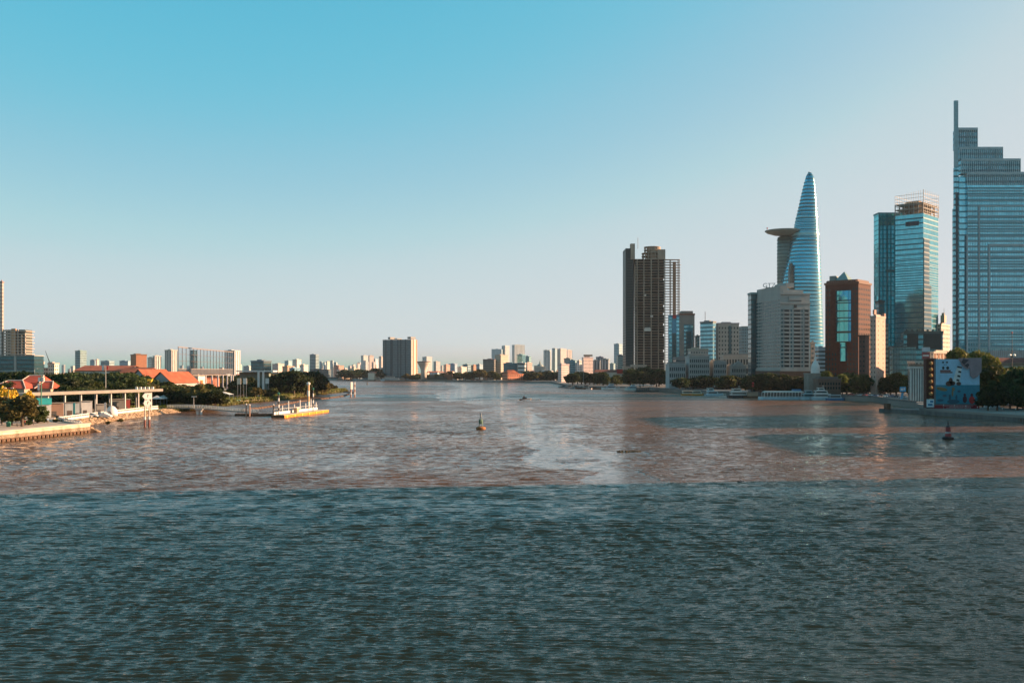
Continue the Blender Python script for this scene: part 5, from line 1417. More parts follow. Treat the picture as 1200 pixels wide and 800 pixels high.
# ================================================================= RIGHT QUAY: road, cars, signs, billboard
def right_quay():
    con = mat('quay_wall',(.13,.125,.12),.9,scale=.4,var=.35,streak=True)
    pts = right_shore[3:13]
    # kerbed parapet along the embankment
    mb = MB()
    for (xa,ya),(xb,yb) in zip(right_shore[6:15],right_shore[7:16]):
        d = Vector((xb-xa,yb-ya,0)); n = Vector((d.y,-d.x,0)).normalized()*.45
        if n.x < 0: n = -n
        mb.add([(xa,ya,ZR),(xb,yb,ZR),(xb+n.x,yb+n.y,ZR),(xa+n.x,ya+n.y,ZR),(xa,ya,ZR+1.0),(xb,yb,ZR+1.0),(xb+n.x,yb+n.y,ZR+1.0),(xa+n.x,ya+n.y,ZR+1.0)],[(0,3,2,1),(4,5,6,7),(0,1,5,4),(1,2,6,5),(2,3,7,6),(3,0,4,7)])
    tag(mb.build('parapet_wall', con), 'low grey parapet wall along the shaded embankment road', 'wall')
    # platform edge under the billboard
    t = thing('quay_platform','dark concrete quay platform under the billboard with worn brown edge','quay',(0,0,0))
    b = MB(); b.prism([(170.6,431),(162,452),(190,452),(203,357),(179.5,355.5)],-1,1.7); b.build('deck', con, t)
    b = MB()
    P = Vector((171,430.5,0)); Q = Vector((179.8,355,0))
    for k in range(38):
        p = P.lerp(Q,(k+.15)/38); q = P.lerp(Q,(k+.75)/38); b.add([(p.x-.25,p.y,.2),(q.x-.25,q.y,.2),(q.x,q.y,.2),(p.x,p.y,.2),(p.x-.25,p.y,1.5),(q.x-.25,q.y,1.5),(q.x,q.y,1.5),(p.x,p.y,1.5)],[(0,3,2,1),(4,5,6,7),(0,1,5,4),(1,2,6,5),(2,3,7,6),(3,0,4,7)])
    b.build('fender', M['timber'], t)
    b = MB(); b.box(163,164.6,445,449,1.7,4.0); b.build('bollard_block', M['timber'], t)
    for k in range(9):
        D = 424-k*8; xx = 172.2+(430-D)*.118+1.5
        l = thing('railing_post','thin pale lamp-like post on the quay edge right of the billboard','post',(xx,D,1.7),0,'quay edge posts')
        b = MB(); b.tube((0,0,0),(0,0,2.6),.06); b.build('post', M['steel'], l); b = MB(); b.lathe(0,0,[(.05,2.6),(.18,2.7),(.05,2.9)],8); b.build('cap', M['lamp'], l)
    # billboard
    D = 425; s = D/F
    z0, z1 = Z(473,D), Z(420.5,D); xa, xb = X(1096.5,D), X(1148,D); W = xb-xa; H = z1-z0
    t = thing('billboard','large painted sea picture billboard with a grey pink petal hanging over one corner','billboard',(xa,D,z0))
    sky_ = plain((.30,.50,.66),.6); sea_ = plain((.03,.20,.28),.6)
    b = MB(); b.box(0,W,0,1.6,-.4,H); b.build('panel', plain((.10,.12,.13),.8), t)
    b = MB(); b.box(.05,W-.05,-.06,0,H*.42,H-.1); b.build('painted_sky', sky_, t)
    b = MB(); b.box(.05,W-.05,-.06,0,0,H*.42-.004); b.build('painted_sea', sea_, t)
    def disc(cx,cz,rx,rz_,n=14,y=-.12,a=0):
        return [(cx*W+(rx*cos(2*pi*i/n)*cos(a)-rz_*sin(2*pi*i/n)*sin(a)),y,cz*H+(rx*cos(2*pi*i/n)*sin(a)+rz_*sin(2*pi*i/n)*cos(a))) for i in range(n)]
    def plate(mb, pts, y0=-.12, y1=-.062):
        mb.loft([[(p[0],y1,p[2]) for p in pts],[(p[0],y0,p[2]) for p in pts]])
    blk = plain((.02,.02,.025),.6)
    b = MB()
    for cx,cz,rx,rz_ in ((.165,.925,.45,.38),(.255,.925,.45,.38),(.17,.80,.5,.65),(.27,.80,.6,.65),(.19,.87,.2,.15),(.235,.87,.2,.15)): plate(b, disc(cx,cz,rx,rz_))
    b.build('emblem_patches', blk, t)
    b = MB(); b.box(W*.10,W*.34,-.1,-.062,H*.72,H*.755); b.box(W*.10,W*.38,-.12,-.101,H*.685,H*.715); b.build('emblem_lettering', plain((.16,.06,.05),.6), t)
    # leaning striped lighthouse on rocks
    L0 = Vector((.46*W,0,.46*H)); L1 = Vector((.535*W,0,.80*H)); ax = (L1-L0); pr = Vector((ax.z,0,-ax.x)).normalized()
    b = MB(); plate(b,[L0-pr*1.5,L0+pr*1.5,L1+pr*1.0,L1-pr*1.0]); b.build('lighthouse', plain((.62,.64,.64),.6), t)
    b = MB()
    for f in (.15,.42,.7):
        p = L0+ax*f; q = L0+ax*(f+.12); plate(b,[p-pr*.1,p+pr*1.2,q+pr*1.1,q-pr*.1],-.16,-.125)
    p = L1; plate(b,[p-pr*1.1,p+pr*1.1,p+pr*.9+ax*.1,p-pr*.9+ax*.1],-.16,-.125); b.build('lighthouse_marks', blk, t)
    b = MB()
    for cx,cz,rx,rz_ in ((.30,.45,1.4,1.1),(.38,.46,1.2,.9),(.52,.45,1.0,.8),(.34,.52,.8,1.2)): plate(b, disc(cx,cz,rx,rz_),-.18,-.126)
    b.build('painted_rocks', plain((.10,.05,.04),.7), t)
    b = MB(); plate(b, disc(.14,.33,2.3,.75,a=-.2)); plate(b, disc(.4,.33,.6,.8)); plate(b, disc(.38,.24,.35,1.4)); b.build('painted_fish', plain((.20,.14,.06),.6), t)
    b = MB()
    for cx,cz,rx,rz_ in ((.40,.05,2.6,.9),(.53,.28,.7,.5),(.10,.08,1.4,.5),(.20,.18,.9,.5),(.32,.14,.5,1.3),(.47,.14,.4,1.2)): plate(b, disc(cx,cz,rx,rz_))
    b.build('painted_reef', plain((.03,.09,.13),.6), t)
    b = MB()
    for cx in (.66,.82): plate(b, disc(cx,.20,.55,.6)); plate(b, disc(cx,.1,.9,1.5),-.15,-.125)
    b.build('painted_figures', plain((.06,.02,.03),.6), t)
    b = MB(); plate(b, disc(.82,.085,1.25,1.6),-.2,-.155); b.build('red_dress', M['red'], t)
    b = MB(); plate(b,[(.50*W,0,H+.3),(.60*W,0,H*.84),(.70*W,0,H*.77),(.76*W,0,H*.80),(.77*W,0,H*.63),(.84*W,0,H*.57),(.92*W,0,H*.60),(1.02*W,0,H*.72),(1.02*W,0,H+.5)],-1.0,-.4); b.build('petal', plain((.26,.20,.22),.6), t)
    b = MB(); plate(b,[(.56*W,0,H*.93),(.62*W,0,H*.87),(.73*W,0,H*.98),(.60*W,0,H)],-1.1,-1.005); plate(b,[(.62*W,0,H*.86),(.70*W,0,H*.80),(.74*W,0,H*.88),(.70*W,0,H*.90)],-1.1,-1.005); b.build('petal_marks', plain((.05,.04,.05),.6), t)
    # red base board under the picture
    t = thing('red_banner','dark red banner board with two lines of small white lettering under the billboard','sign',(X(1092,D),D-.6,ZR))
    W2 = 55*s; H2 = z0-ZR-.45
    b = MB(); b.box(0,W2,0,.5,0,H2); b.build('board', plain((.24,.02,.025),.6), t)
    rr = random.Random(3); b = MB()
    for zf,xs,xe in ((.80,.22,.86),(.50,.36,.80),(.22,.30,.82)):
        xx = W2*xs
        while xx < W2*xe:
            w_ = rr.uniform(.2,.42); b.box(xx,xx+w_,-.05,-.002,H2*zf-.08,H2*zf+.08); xx += w_+.2
    b.build('lettering', plain((.55,.5,.5),.6), t)
    # brick lantern pillar
    D2 = 430; t = thing('brick_pillar','red brown brick pillar with a column of golden lantern ornaments beside the billboard','pillar',(X(1085.5,D2),D2,ZR)); W3 = 10.8*D2/F; H3 = Z(421,D2)-ZR
    b = MB(); b.box(0,W3,0,3,0,H3); b.build('shaft', M['brick'], t)
    for k in range(7):
        z = H3*(.17+k*.125); b = MB(); b.box(W3*.28,W3*.72,-.25,-.01,z-.45,z+.55); b.lathe(W3*.5,-.3,[(.1,z-.9),(.55,z-.45),(.6,z+.2),(.2,z+.8)],8); b.build('lantern', plain((.42,.24,.08),.6), t)
    b = MB(); b.box(-.2,W3+.2,-.4,3.2,H3+.002,H3+.5); b.build('cap', plain((.16,.08,.06),.8), t)
    t = thing('printed_sign','small pale blue and white printed panel at the foot of the brick pillar','sign',(X(1086,D-1),D-1,ZR))
    b = MB(); b.box(0,8.6*s,0,.15,.6,3.9); b.build('board', plain((.62,.68,.72),.6), t)
    b = MB(); b.box(.5,2.4,-.04,-.002,1.2,2.0); b.box(1.4,2.7,-.04,-.002,2.5,3.3); b.build('blue_print', M['bluepaint'], t)
    b = MB(); b.box(.2,.35,.02,.12,0,.6); b.box(8.6*s-.35,8.6*s-.2,.02,.12,0,.6); b.build('feet', DK, t)
    # street lamp with globes
    D = 500; t = thing('street_lamp','tall dark ornate street lamp with white globes in front of the skyscraper podium','street lamp',(X(1186,D),D,ZR)); s3 = D/F
    zz = lambda y: Z(y,D)-ZR
    b = MB(); b.lathe(0,0,[(.5,0),(.28,1),(.2,6),(.15,zz(391))],10); b.build('pole', DK, t)
    b = MB()
    for a in (0,pi/2,pi,3*pi/2): b.tube((0,0,zz(418)),(1.3*cos(a),1.3*sin(a),zz(417)),.07)
    b.tube((-.9,0,zz(394)),(.9,0,zz(394)),.08); b.build('arms', DK, t)
    for a in (.3,.3+pi/2,.3+pi,.3+3*pi/2):
        b = MB(); z = zz(416.2); b.lathe(1.3*cos(a),1.3*sin(a),[(.15,z-.65),(.6,z-.3),(.68,z),(.5,z+.45),(.1,z+.65)],10); b.build('globe', M['lamp'], t)
    b = MB(); z=zz(391); b.lathe(0,0,[(.1,z),(.45,z+.3),(.45,z+.8),(.1,z+1.1)],8); b.build('top_lantern', plain((.5,.12,.1),.6), t)
    # blue road sign
    D = 545; t = thing('road_sign','blue square road sign on a pole before the striped pavilion','sign',(X(1058,D),D,ZR))
    b = MB(); b.tube((0,.12,0),(0,.12,6.5),.1); b.build('pole', M['steel'], t)
    b = MB(); b.box(-1.6,1.6,-.06,.06,4.6,7.2); b.build('plate', plain((.06,.35,.62),.5), t)
    b = MB(); b.box(-1.1,.1,-.09,-.062,5.3,6.4); b.box(.4,1.1,-.09,-.062,5.5,6.6); b.build('white_marks', M['white'], t)
    D = 535; t = thing('street_banner','slanted blue street banner on a post under the road sign','banner',(X(1055,D),D,ZR))
    b = MB(); b.tube((0,.1,0),(0,.1,4.6),.08); b.build('pole', M['steel'], t)
    b = MB(); b.prism([(-.2,-.05),(1.1,-.05),(1.1,.03),(-.2,.03)],.9,4.2,[(.6,-.05),(1.9,-.05),(1.9,.03),(.6,.03)]); b.build('cloth', plain((.05,.28,.5),.6), t)
    # tarpaulin covered motorbikes: silver pile right of billboard
    t = thing('covered_motorbikes','silver grey tarpaulin heap over parked motorbikes right of the billboard','tarpaulin',(X(1163,438),438,ZR))
    rr = random.Random(2); b = MB()
    for k in range(9):
        xx = -2.6+k*.65; hh = rr.uniform(1.5,2.6)*(1-.25*abs(k-4)/4); b.lathe(xx,rr.uniform(-.5,.5),[(.75,0),(.7,hh*.6),(.4,hh*.92),(.08,hh)],7)
    b.build('sheet', plain((.42,.48,.50),.45), t)
right_quay()

def car_mesh():
    pass
def make_car(label, loc, rz, col, group=None):
    t = thing('parked_car', label, 'car', loc, rz, group)
    b = MB()
    prof = [(-2.15,.35),(-2.2,.75),(-1.9,.95),(-1.5,1.0),(1.0,.98),(1.9,.85),(2.2,.65),(2.2,.35)]
    b.loft([[(x,-.85,z) for x,z in prof],[(x,.85,z) for x,z in prof]]); b.build('body', plain(col,.3), t)
    cab = [(-1.7,1.0),(-1.2,1.45),(.15,1.47),(.95,.99)]
    b = MB(); b.loft([[(x,-.78+(.1 if z>1.2 else 0),z) for x,z in cab],[(x,.78-(.1 if z>1.2 else 0),z) for x,z in cab]]); b.build('glasshouse', M['pane'], t)
    b = MB(); b.box(-1.2,.12,-.66,.66,1.46,1.52); b.build('car_roof', plain(col,.3), t)
    for x in (-1.35,1.35):
        for y in (-.87,.67):
            b = MB(); n=12; b.loft([[(x+.33*cos(2*pi*i/n),yy,.33+.33*sin(2*pi*i/n)) for i in range(n)] for yy in (y,y+.2)]); b.build('wheel', M['black'], t)
    for y in (-.6,.45):
        b = MB(); b.box(2.12,2.23,y,y+.18,.6,.74); b.build('headlight', M['lamp'], t)
    return t
cars = [((.55,.55,.55),'silver'),((.7,.7,.68),'white'),((.05,.06,.08),'black'),((.4,.05,.04),'red'),((.08,.14,.25),'blue')]
proto = {}
spots = [(1000,637),(1006,633),(1012,640),(1018,626),(1024,632),(1031,618),(1037,612),(1043,606),(1050,596),(1060,566),(1067,560),(1074,548),(990,655),(1080,540)]
for i,(x,D) in enumerate(spots):
    col, nm = cars[(i*3+i//5)%5]
    lab = nm+' car parked on the shaded embankment road before the dark street trees'
    if nm not in proto: proto[nm] = make_car(lab,(X(x,D)+4,D,ZR),radians(100+i*7%30),col,nm+' cars on the embankment')
    else: dup(proto[nm],(X(x,D)+4,D,ZR),radians(100+i*7%30))

# ================================================================= LEFT BANK
def left_wall():
    # concrete river wall with dark timber teeth at the waterline
    A = Vector((-131,255,0)); B = Vector((-124,301,0)); A2 = A+(A-B)*3.0
    t = thing('river_wall','pale stained concrete river wall with a row of dark timber teeth at the waterline','wall',(0,0,0))
    st = mat('stained_concrete',(.56,.43,.31),.88,scale=.35,var=.42,streak=True)
    b = MB(); b.prism([(A2.x,A2.y),(B.x,B.y),(B.x-3.2,B.y+1.2),(A2.x-3.2,A2.y+1.2)],-.5,2.5); b.build('face', st, t)
    b = MB(); b.prism([(A2.x+.25,A2.y),(B.x+.25,B.y+.25),(B.x-3.4,B.y+1.4),(A2.x-3.4,A2.y+1.4)],2.504,2.85); b.build('coping', mat('coping_concrete',(.50,.42,.33),.88,scale=.3,var=.25), t)
    n = 100
    for k in range(n):
        f = k/n; p = A2.lerp(B,f+.1/n); q = A2.lerp(B,f+.62/n)
        if p.y < 240: continue
        b = MB(); b.prism([(p.x+.02,p.y),(p.x+.38,p.y),(q.x+.38,q.y),(q.x+.02,q.y)],-.3,.62); b.build('timber_tooth', M['timber'], t)
    b = MB(); b.prism([(A2.x+.03,A2.y),(B.x+.03,B.y),(B.x+.2,B.y),(A2.x+.2,A2.y)],.64,.85); b.build('waling', M['timber'], t)
    # promenade
    pv = mat('promenade_paving',(.42,.34,.27),.9,scale=.5,var=.25)
    tag(MB().prism([(A2.x-3.5,A2.y),(B.x-3.5,B.y),(-132,306),(-148,330),(-156,350),(-178,352),(-175,250)],1.75,2.3).build('promenade', pv), 'paved promenade on top of the river wall', None, None, 'structure')
    # rock slope
    t = MB(); rr = random.Random(12)
    line = [(-125,303),(-136,318),(-144,330),(-146.5,350),(-149,390),(-150.5,441),(-150,452)]
    def along(f):
        f *= len(line)-1; i = min(int(f),len(line)-2); g = f-i
        return line[i][0]+(line[i+1][0]-line[i][0])*g, line[i][1]+(line[i+1][1]-line[i][1])*g
    for k in range(900):
        x,y = along(rr.random()); o = rr.random(); s_ = rr.uniform(.25,.75)
        cx, cy, cz = x+4.2*(1-o)-.5, y+rr.uniform(-1,1), -.25+o*1.9
        pts = []
        for z_ in (-.7,0,.6):
            pts.append([(cx+s_*(1-abs(z_)*.6)*cos(2*pi*i/6+k)*rr.uniform(.8,1.2), cy+s_*(1-abs(z_)*.6)*sin(2*pi*i/6+k)*rr.uniform(.8,1.2), cz+z_*s_*.8) for i in range(6)])
        t.loft(pts)
    tag(t.build('rubble', M['rock']), 'sunlit brown rubble stones sloping into the river', None, None, 'stuff')
    slope = MB()
    for (xa,ya),(xb,yb) in zip(line,line[1:]):
        slope.add([(xa+4.6,ya,-.6),(xb+4.6,yb,-.6),(xb-.8,yb,1.75),(xa-.8,ya,1.75),(xa-.8,ya,-1),(xb-.8,yb,-1)],[(0,1,2,3),(0,3,4),(1,5,2),(0,4,5,1)])
    tag(slope.build('slope', mat('sandy_slope',(.40,.29,.19),.9,scale=.6,var=.4)), 'sandy bank under the rubble stones', None, None, 'structure')
    # white balustrade wall
    t = thing('balustrade','long white balustrade wall along the promenade above the rubble slope','balustrade',(0,0,0))
    pl = [(-128.5,305),(-139,318),(-146.5,331),(-148.5,350),(-151,390),(-152.5,441)]
    b = MB(); c = MB(); posts = []
    for (xa,ya),(xb,yb) in zip(pl,pl[1:]):
        d = Vector((xb-xa,yb-ya)); L = d.length; d.normalize(); n_ = Vector((d.y,-d.x))*.15
        for z0,z1,m_ in ((1.3,2.6,b),(3.05,3.3,c)):
            m_.prism([(xa+n_.x,ya+n_.y),(xb+n_.x,yb+n_.y),(xb-n_.x,yb-n_.y),(xa-n_.x,ya-n_.y)],z0,z1)
        k = int(L/1.6)
        for i in range(k): posts.append((xa+d.x*L*i/k,ya+d.y*L*i/k))
    b.build('base_wall', plain((.66,.60,.52),.7), t); c.build('top_rail', M['white'], t)
    pm = MB().box(-.2,.2,-.16,.16,0,.46).mesh('baluster', M['white'])
    for x,y in posts[:100]: inst('baluster', pm, t, (x,y,2.595))
left_wall()

def canopy():
    t = thing('ferry_canopy','long low pale flat canopy roof on thin columns beside the white balustrade','canopy',(0,0,0))
    A = (-165.5,350); B = (-147.5,432)
    nx, ny = -9.5, 2.2
    P = [A,B,(B[0]+nx,B[1]+ny),(A[0]+nx,A[1]+ny)]
    b = MB(); b.prism(P,9.85,10.5); b.build('roof', M['canopy'], t)
    b = MB(); q = lambda p,i: p
    b.prism([(A[0]+.35,A[1]-.1),(B[0]+.35,B[1]-.1),(B[0]+.05,B[1]),(A[0]+.05,A[1])],9.6,10.7); b.build('fascia', plain((.22,.20,.175),.6), t)
    for k in range(9):
        f = (k+.3)/9
        for o in (.12,.85):
            x = A[0]+(B[0]-A[0])*f+nx*o; y = A[1]+(B[1]-A[1])*f+ny*o
            b = MB(); b.cyl(x,y,1.6,9.85,.32,.26,10); b.build('column', M['white'] if o<.5 else M['steel'], t)
    b = MB()
    for k in range(5): b.box(-153-k*1.2*0-3+k*1.3,-152.2-3+k*1.3,424+k,425+k,10.5,11.5)
    b.build('roof_vents', M['white'], t)
    # stalls below the canopy
    def kiosk(name,label,x0,x1,yt,D,m,m2=None,dep=3,cat='kiosk'):
        k = thing(name,label,cat,(X(x0,D),D,1.8),radians(24)); W = (X(x1,D)-X(x0,D))*1.02; h = Z(yt,D)-1.8
        b = MB(); b.box(0,W,0,dep,0,h*(.72 if m2 else 1)); b.build('wall', m, k)
        b = MB(); b.box(-.15,W+.15,-.3,dep+.2,h*(.72 if m2 else 1)+.003,h*(1 if m2 else 1)+.25); b.build('roof', m2 or M['canopy'], k)
        b = MB(); b.box(W*.15,W*.5,-.04,-.002,.1,min(2.1,h*.5)); b.build('door', plain((.12,.1,.09),.7), k)
        return k
    kiosk('ticket_kiosk','white kiosk with a deep turquoise roof band behind the promenade tree',41,58,467.5,352,M['white'],M['turq'])
    kiosk('market_stall','brown brick fronted stall between the turquoise kiosk and the display boards',58.5,72.5,472.5,362,plain((.36,.22,.16),.8))
    kiosk('display_stand','row of pale blue display boards under the canopy',76,91.5,472,368,plain((.45,.50,.52),.6),dep=.6,cat='display')
    kiosk('white_booth','plain white booth under the canopy right of the display boards',95.5,107,470.5,372,M['white'])
    kiosk('grey_stall','low grey stall with goods under the canopy',113,122,474,380,plain((.30,.28,.25),.8))
    kiosk('red_stall','small dark red stall under the right part of the canopy',146.5,152,468,410,plain((.30,.05,.04),.7))
    kiosk('grey_stall','long grey fenced stall left of the dark red stall',131,146,468,412,plain((.24,.25,.25),.8))
    for x,lab,m in ((86.8,'turquoise narrow banner post among the display boards','turq'),(73.5,'white narrow banner board beside the brown stall','white'),(123.4,'white narrow banner board at a canopy column','white')):
        D = 366; b_ = thing('banner_post',lab,'banner',(X(x,D),D,1.8)); b = MB(); b.tube((0,.1,0),(0,.1,5.2),.06); b.build('pole', M['steel'], b_); b = MB(); b.box(-.35,.35,-.05,.05,.6,5.0); b.build('cloth', M[m], b_)
    # dome tent, low tarpaulin and cars
    D = 372; k = thing('dome_tent','white rounded dome tent standing behind the balustrade','tent',(X(131,D),D,1.8))
    b = smooth(MB()); b.lathe(0,0,[(2.1,0),(2.1,1.2),(1.8,2.4),(1.1,3.3),(.3,3.7)],16); b.build('shell', M['white'], k)
    b = MB(); b.loft([[(.9*cos(pi*i/8),-2.08,1.9*sin(pi*i/8)) for i in range(9)],[(.9*cos(pi*i/8),-1.6,1.9*sin(pi*i/8)) for i in range(9)]]); b.build('mouth', plain((.30,.28,.27),.8), k)
    D = 366; k = thing('covered_boat','low white tarpaulin covered heap left of the dome tent','tarpaulin',(X(123,D),D,1.8))
    b = MB(); b.loft([[(-2.4+4.8*i/6*1.0,-1.1*w,h_*(1-abs(i-3)/4)+.0) for i in range(7)]+[(2.4,-1.1*w,0),(-2.4,-1.1*w,0)] for w,h_ in ((1,1.3),(0,2.0),(-1,1.3))]); b.build('sheet', M['white'], k)
    make_car('white car under the canopy front, left of the tarpaulin heap',(X(107,362),362,1.8),.1,(.7,.68,.65))
    make_car('navy blue car under the canopy beside the display boards',(X(93.5,360),360,1.8),.05,(.03,.06,.12))
    make_car('brown car parked before the brick fronted stall',(X(63,356),356,1.8),0,(.12,.08,.06))
    # small white gazebos right of the canopy
    for x,D,lab in ((184,470,'small white pitched gazebo roof right of the hexagon signs'),(191.5,478,'second small white gazebo right of the hexagon signs'),(262,560,'low white marquee roof before the green bank')):
        k = thing('gazebo',lab,'gazebo',(X(x,D),D,1.8)); r = 2.6 if x<200 else 4.5
        b = MB(); b.add([(-r,-r,3.6),(r,-r,3.6),(r,r,3.6),(-r,r,3.6),(0,0,5.2)],[(0,3,2,1),(0,1,4),(1,2,4),(2,3,4),(3,0,4)]); b.build('roof', M['white'], k)
        for sx in (-1,1):
            for sy in (-1,1):
                b = MB(); b.box(sx*(r-.2)-.1,sx*(r-.2)+.1,sy*(r-.2)-.1,sy*(r-.2)+.1,0,3.6); b.build('post', M['steel'], k)
canopy()

def left_posts():
    def lamp(label,x,yb,yt,z,m,arms=1,name='street_lamp'):
        D = DW(yb,z); h = Z(yt,D)-z
        t = thing(name,label,'street lamp',(X(x,D),D,z))
        b = MB(); b.lathe(0,0,[(.28,0),(.2,.8),(.11,1.5),(.08,h)],8); b.build('pole', m, t)
        b = MB(); b.tube((0,0,h-.2),(1.1,0,h+.1),.06)
        if arms>1: b.tube((0,0,h-.2),(-1.1,0,h+.1),.06)
        b.build('arm', m, t)
        for s_ in ([1] if arms==1 else [1,-1]):
            b = MB(); b.box(s_*.7,s_*1.5,-.18,.18,h+.05,h+.22) if s_>0 else b.box(-1.5,-.7,-.18,.18,h+.05,h+.22); b.build('lamp_head', M['lamp'], t)
        return t
    lamp('dark green lamp post at the wall edge beside the green litter bin',10,496,455,2.3,M['green'],2)
    lamp('pale tall lamp post above the park trees left of the red roof',40.5,470,432,1.8,M['steel'],1)
    # post with white box signs
    D = 350; t = thing('signal_post','tall green post with white box signs rising above the red roof','post',(X(48.3,D),D,1.8)); zz = lambda y: Z(y,D)-1.8
    b = MB(); b.lathe(0,0,[(.3,0),(.22,2),(.2,zz(440))],8); b.build('pole', M['green'], t)
    for dx in (-.55,.62):
        b = MB(); b.box(dx-.42,dx+.42,-.35,.2,zz(447),zz(442)); b.build('sign_box', M['white'], t)
    b = MB(); b.box(-1.15,-.5,-.3,.1,zz(457),zz(449.5)); b.build('white_panel', M['white'], t)
    # flag pole
    D = 440; t = thing('flag_pole','tall pale pole with a small red flag above the canopy roof','flag pole',(X(123.8,D),D,1.8)); zz = lambda y: Z(y,D)-1.8
    b = MB(); b.lathe(0,0,[(.26,0),(.16,zz(428))],8); b.build('pole', M['steel'], t)
    b = MB(); b.add([(-.3,-.05,zz(434)),(.9,.2,zz(433.2)),(1.0,.2,zz(428.8)),(-.2,-.05,zz(428.2)),(-.3,.05,zz(434)),(.9,.3,zz(433.2)),(1.0,.3,zz(428.8)),(-.2,.05,zz(428.2))],[(0,1,2,3),(7,6,5,4),(0,4,5,1),(1,5,6,2),(2,6,7,3),(3,7,4,0)]); b.build('flag', M['red'], t)
    b = MB(); b.box(-1.6,-.6,-.1,.1,zz(434),zz(428)); b.build('white_flag', M['white'], t)
    # litter bin
    D = DW(498,2.85); t = thing('litter_bin','green litter bin at the edge of the river wall','bin',(X(9,D)-.5,D+1.5,2.3))
    b = MB(); b.lathe(0,0,[(.55,0),(.62,1.1),(.66,1.15)],12); b.build('body', M['green'], t)
    b = MB(); b.lathe(0,0,[(.7,1.16),(.6,1.4),(.1,1.55)],12); b.build('lid', M['green'], t)
    # hexagon navigation signs on piles
    D = DW(500); t = thing('navigation_mark','pair of red and white piles carrying two white hexagon signs','navigation mark',(X(172.5,D),D,0),radians(38)); s = D/F
    zz = lambda y: Z(y,D)
    for dx in (-.75,.65):
        b = MB(); b.cyl(dx,0,-1,zz(491.5),.34,.34,12); b.build('red_pile', plain((.18,.07,.06),.7), t)
        b = MB(); b.cyl(dx,0,zz(491.5)+.003,zz(488),.36,.36,12); b.build('white_collar', M['white'], t)
        b = MB(); b.cyl(dx,0,zz(488)+.006,zz(478),.24,.24,12); b.build('pile_shaft', plain((.55,.42,.34),.7), t)
        b = MB(); b.cyl(dx,0,zz(478)+.009,zz(461),.16,.16,8); b.build('post', M['steel'], t)
    for (yc,fx) in ((464,-.6),(472.2,.2)):
        b = MB(); hw = 5.4*s; hh = 3.7*s; cx = -.2
        pts = [(cx-hw+ (0 if fx<0 else .25*hw),0),(cx-hw*.45,hh),(cx+hw*(1 if fx<0 else .5),hh),(cx+hw,0),(cx+hw*(1 if fx<0 else .5),-hh),(cx-hw*.45,-hh)]
        zc = zz(yc); b.loft([[(x,-.42,zc+z) for x,z in pts],[(x,-.3,zc+z) for x,z in pts]]); b.build('hexagon_sign', M['white'], t)
        b = MB(); b.box(cx+.1,cx+.28,-.45,-.422,zc-.35,zc+.3); b.box(cx+.1,cx+.6,-.45,-.422,zc+.3,zc+.46); b.build('black_figure', M['dark'], t)
left_posts()

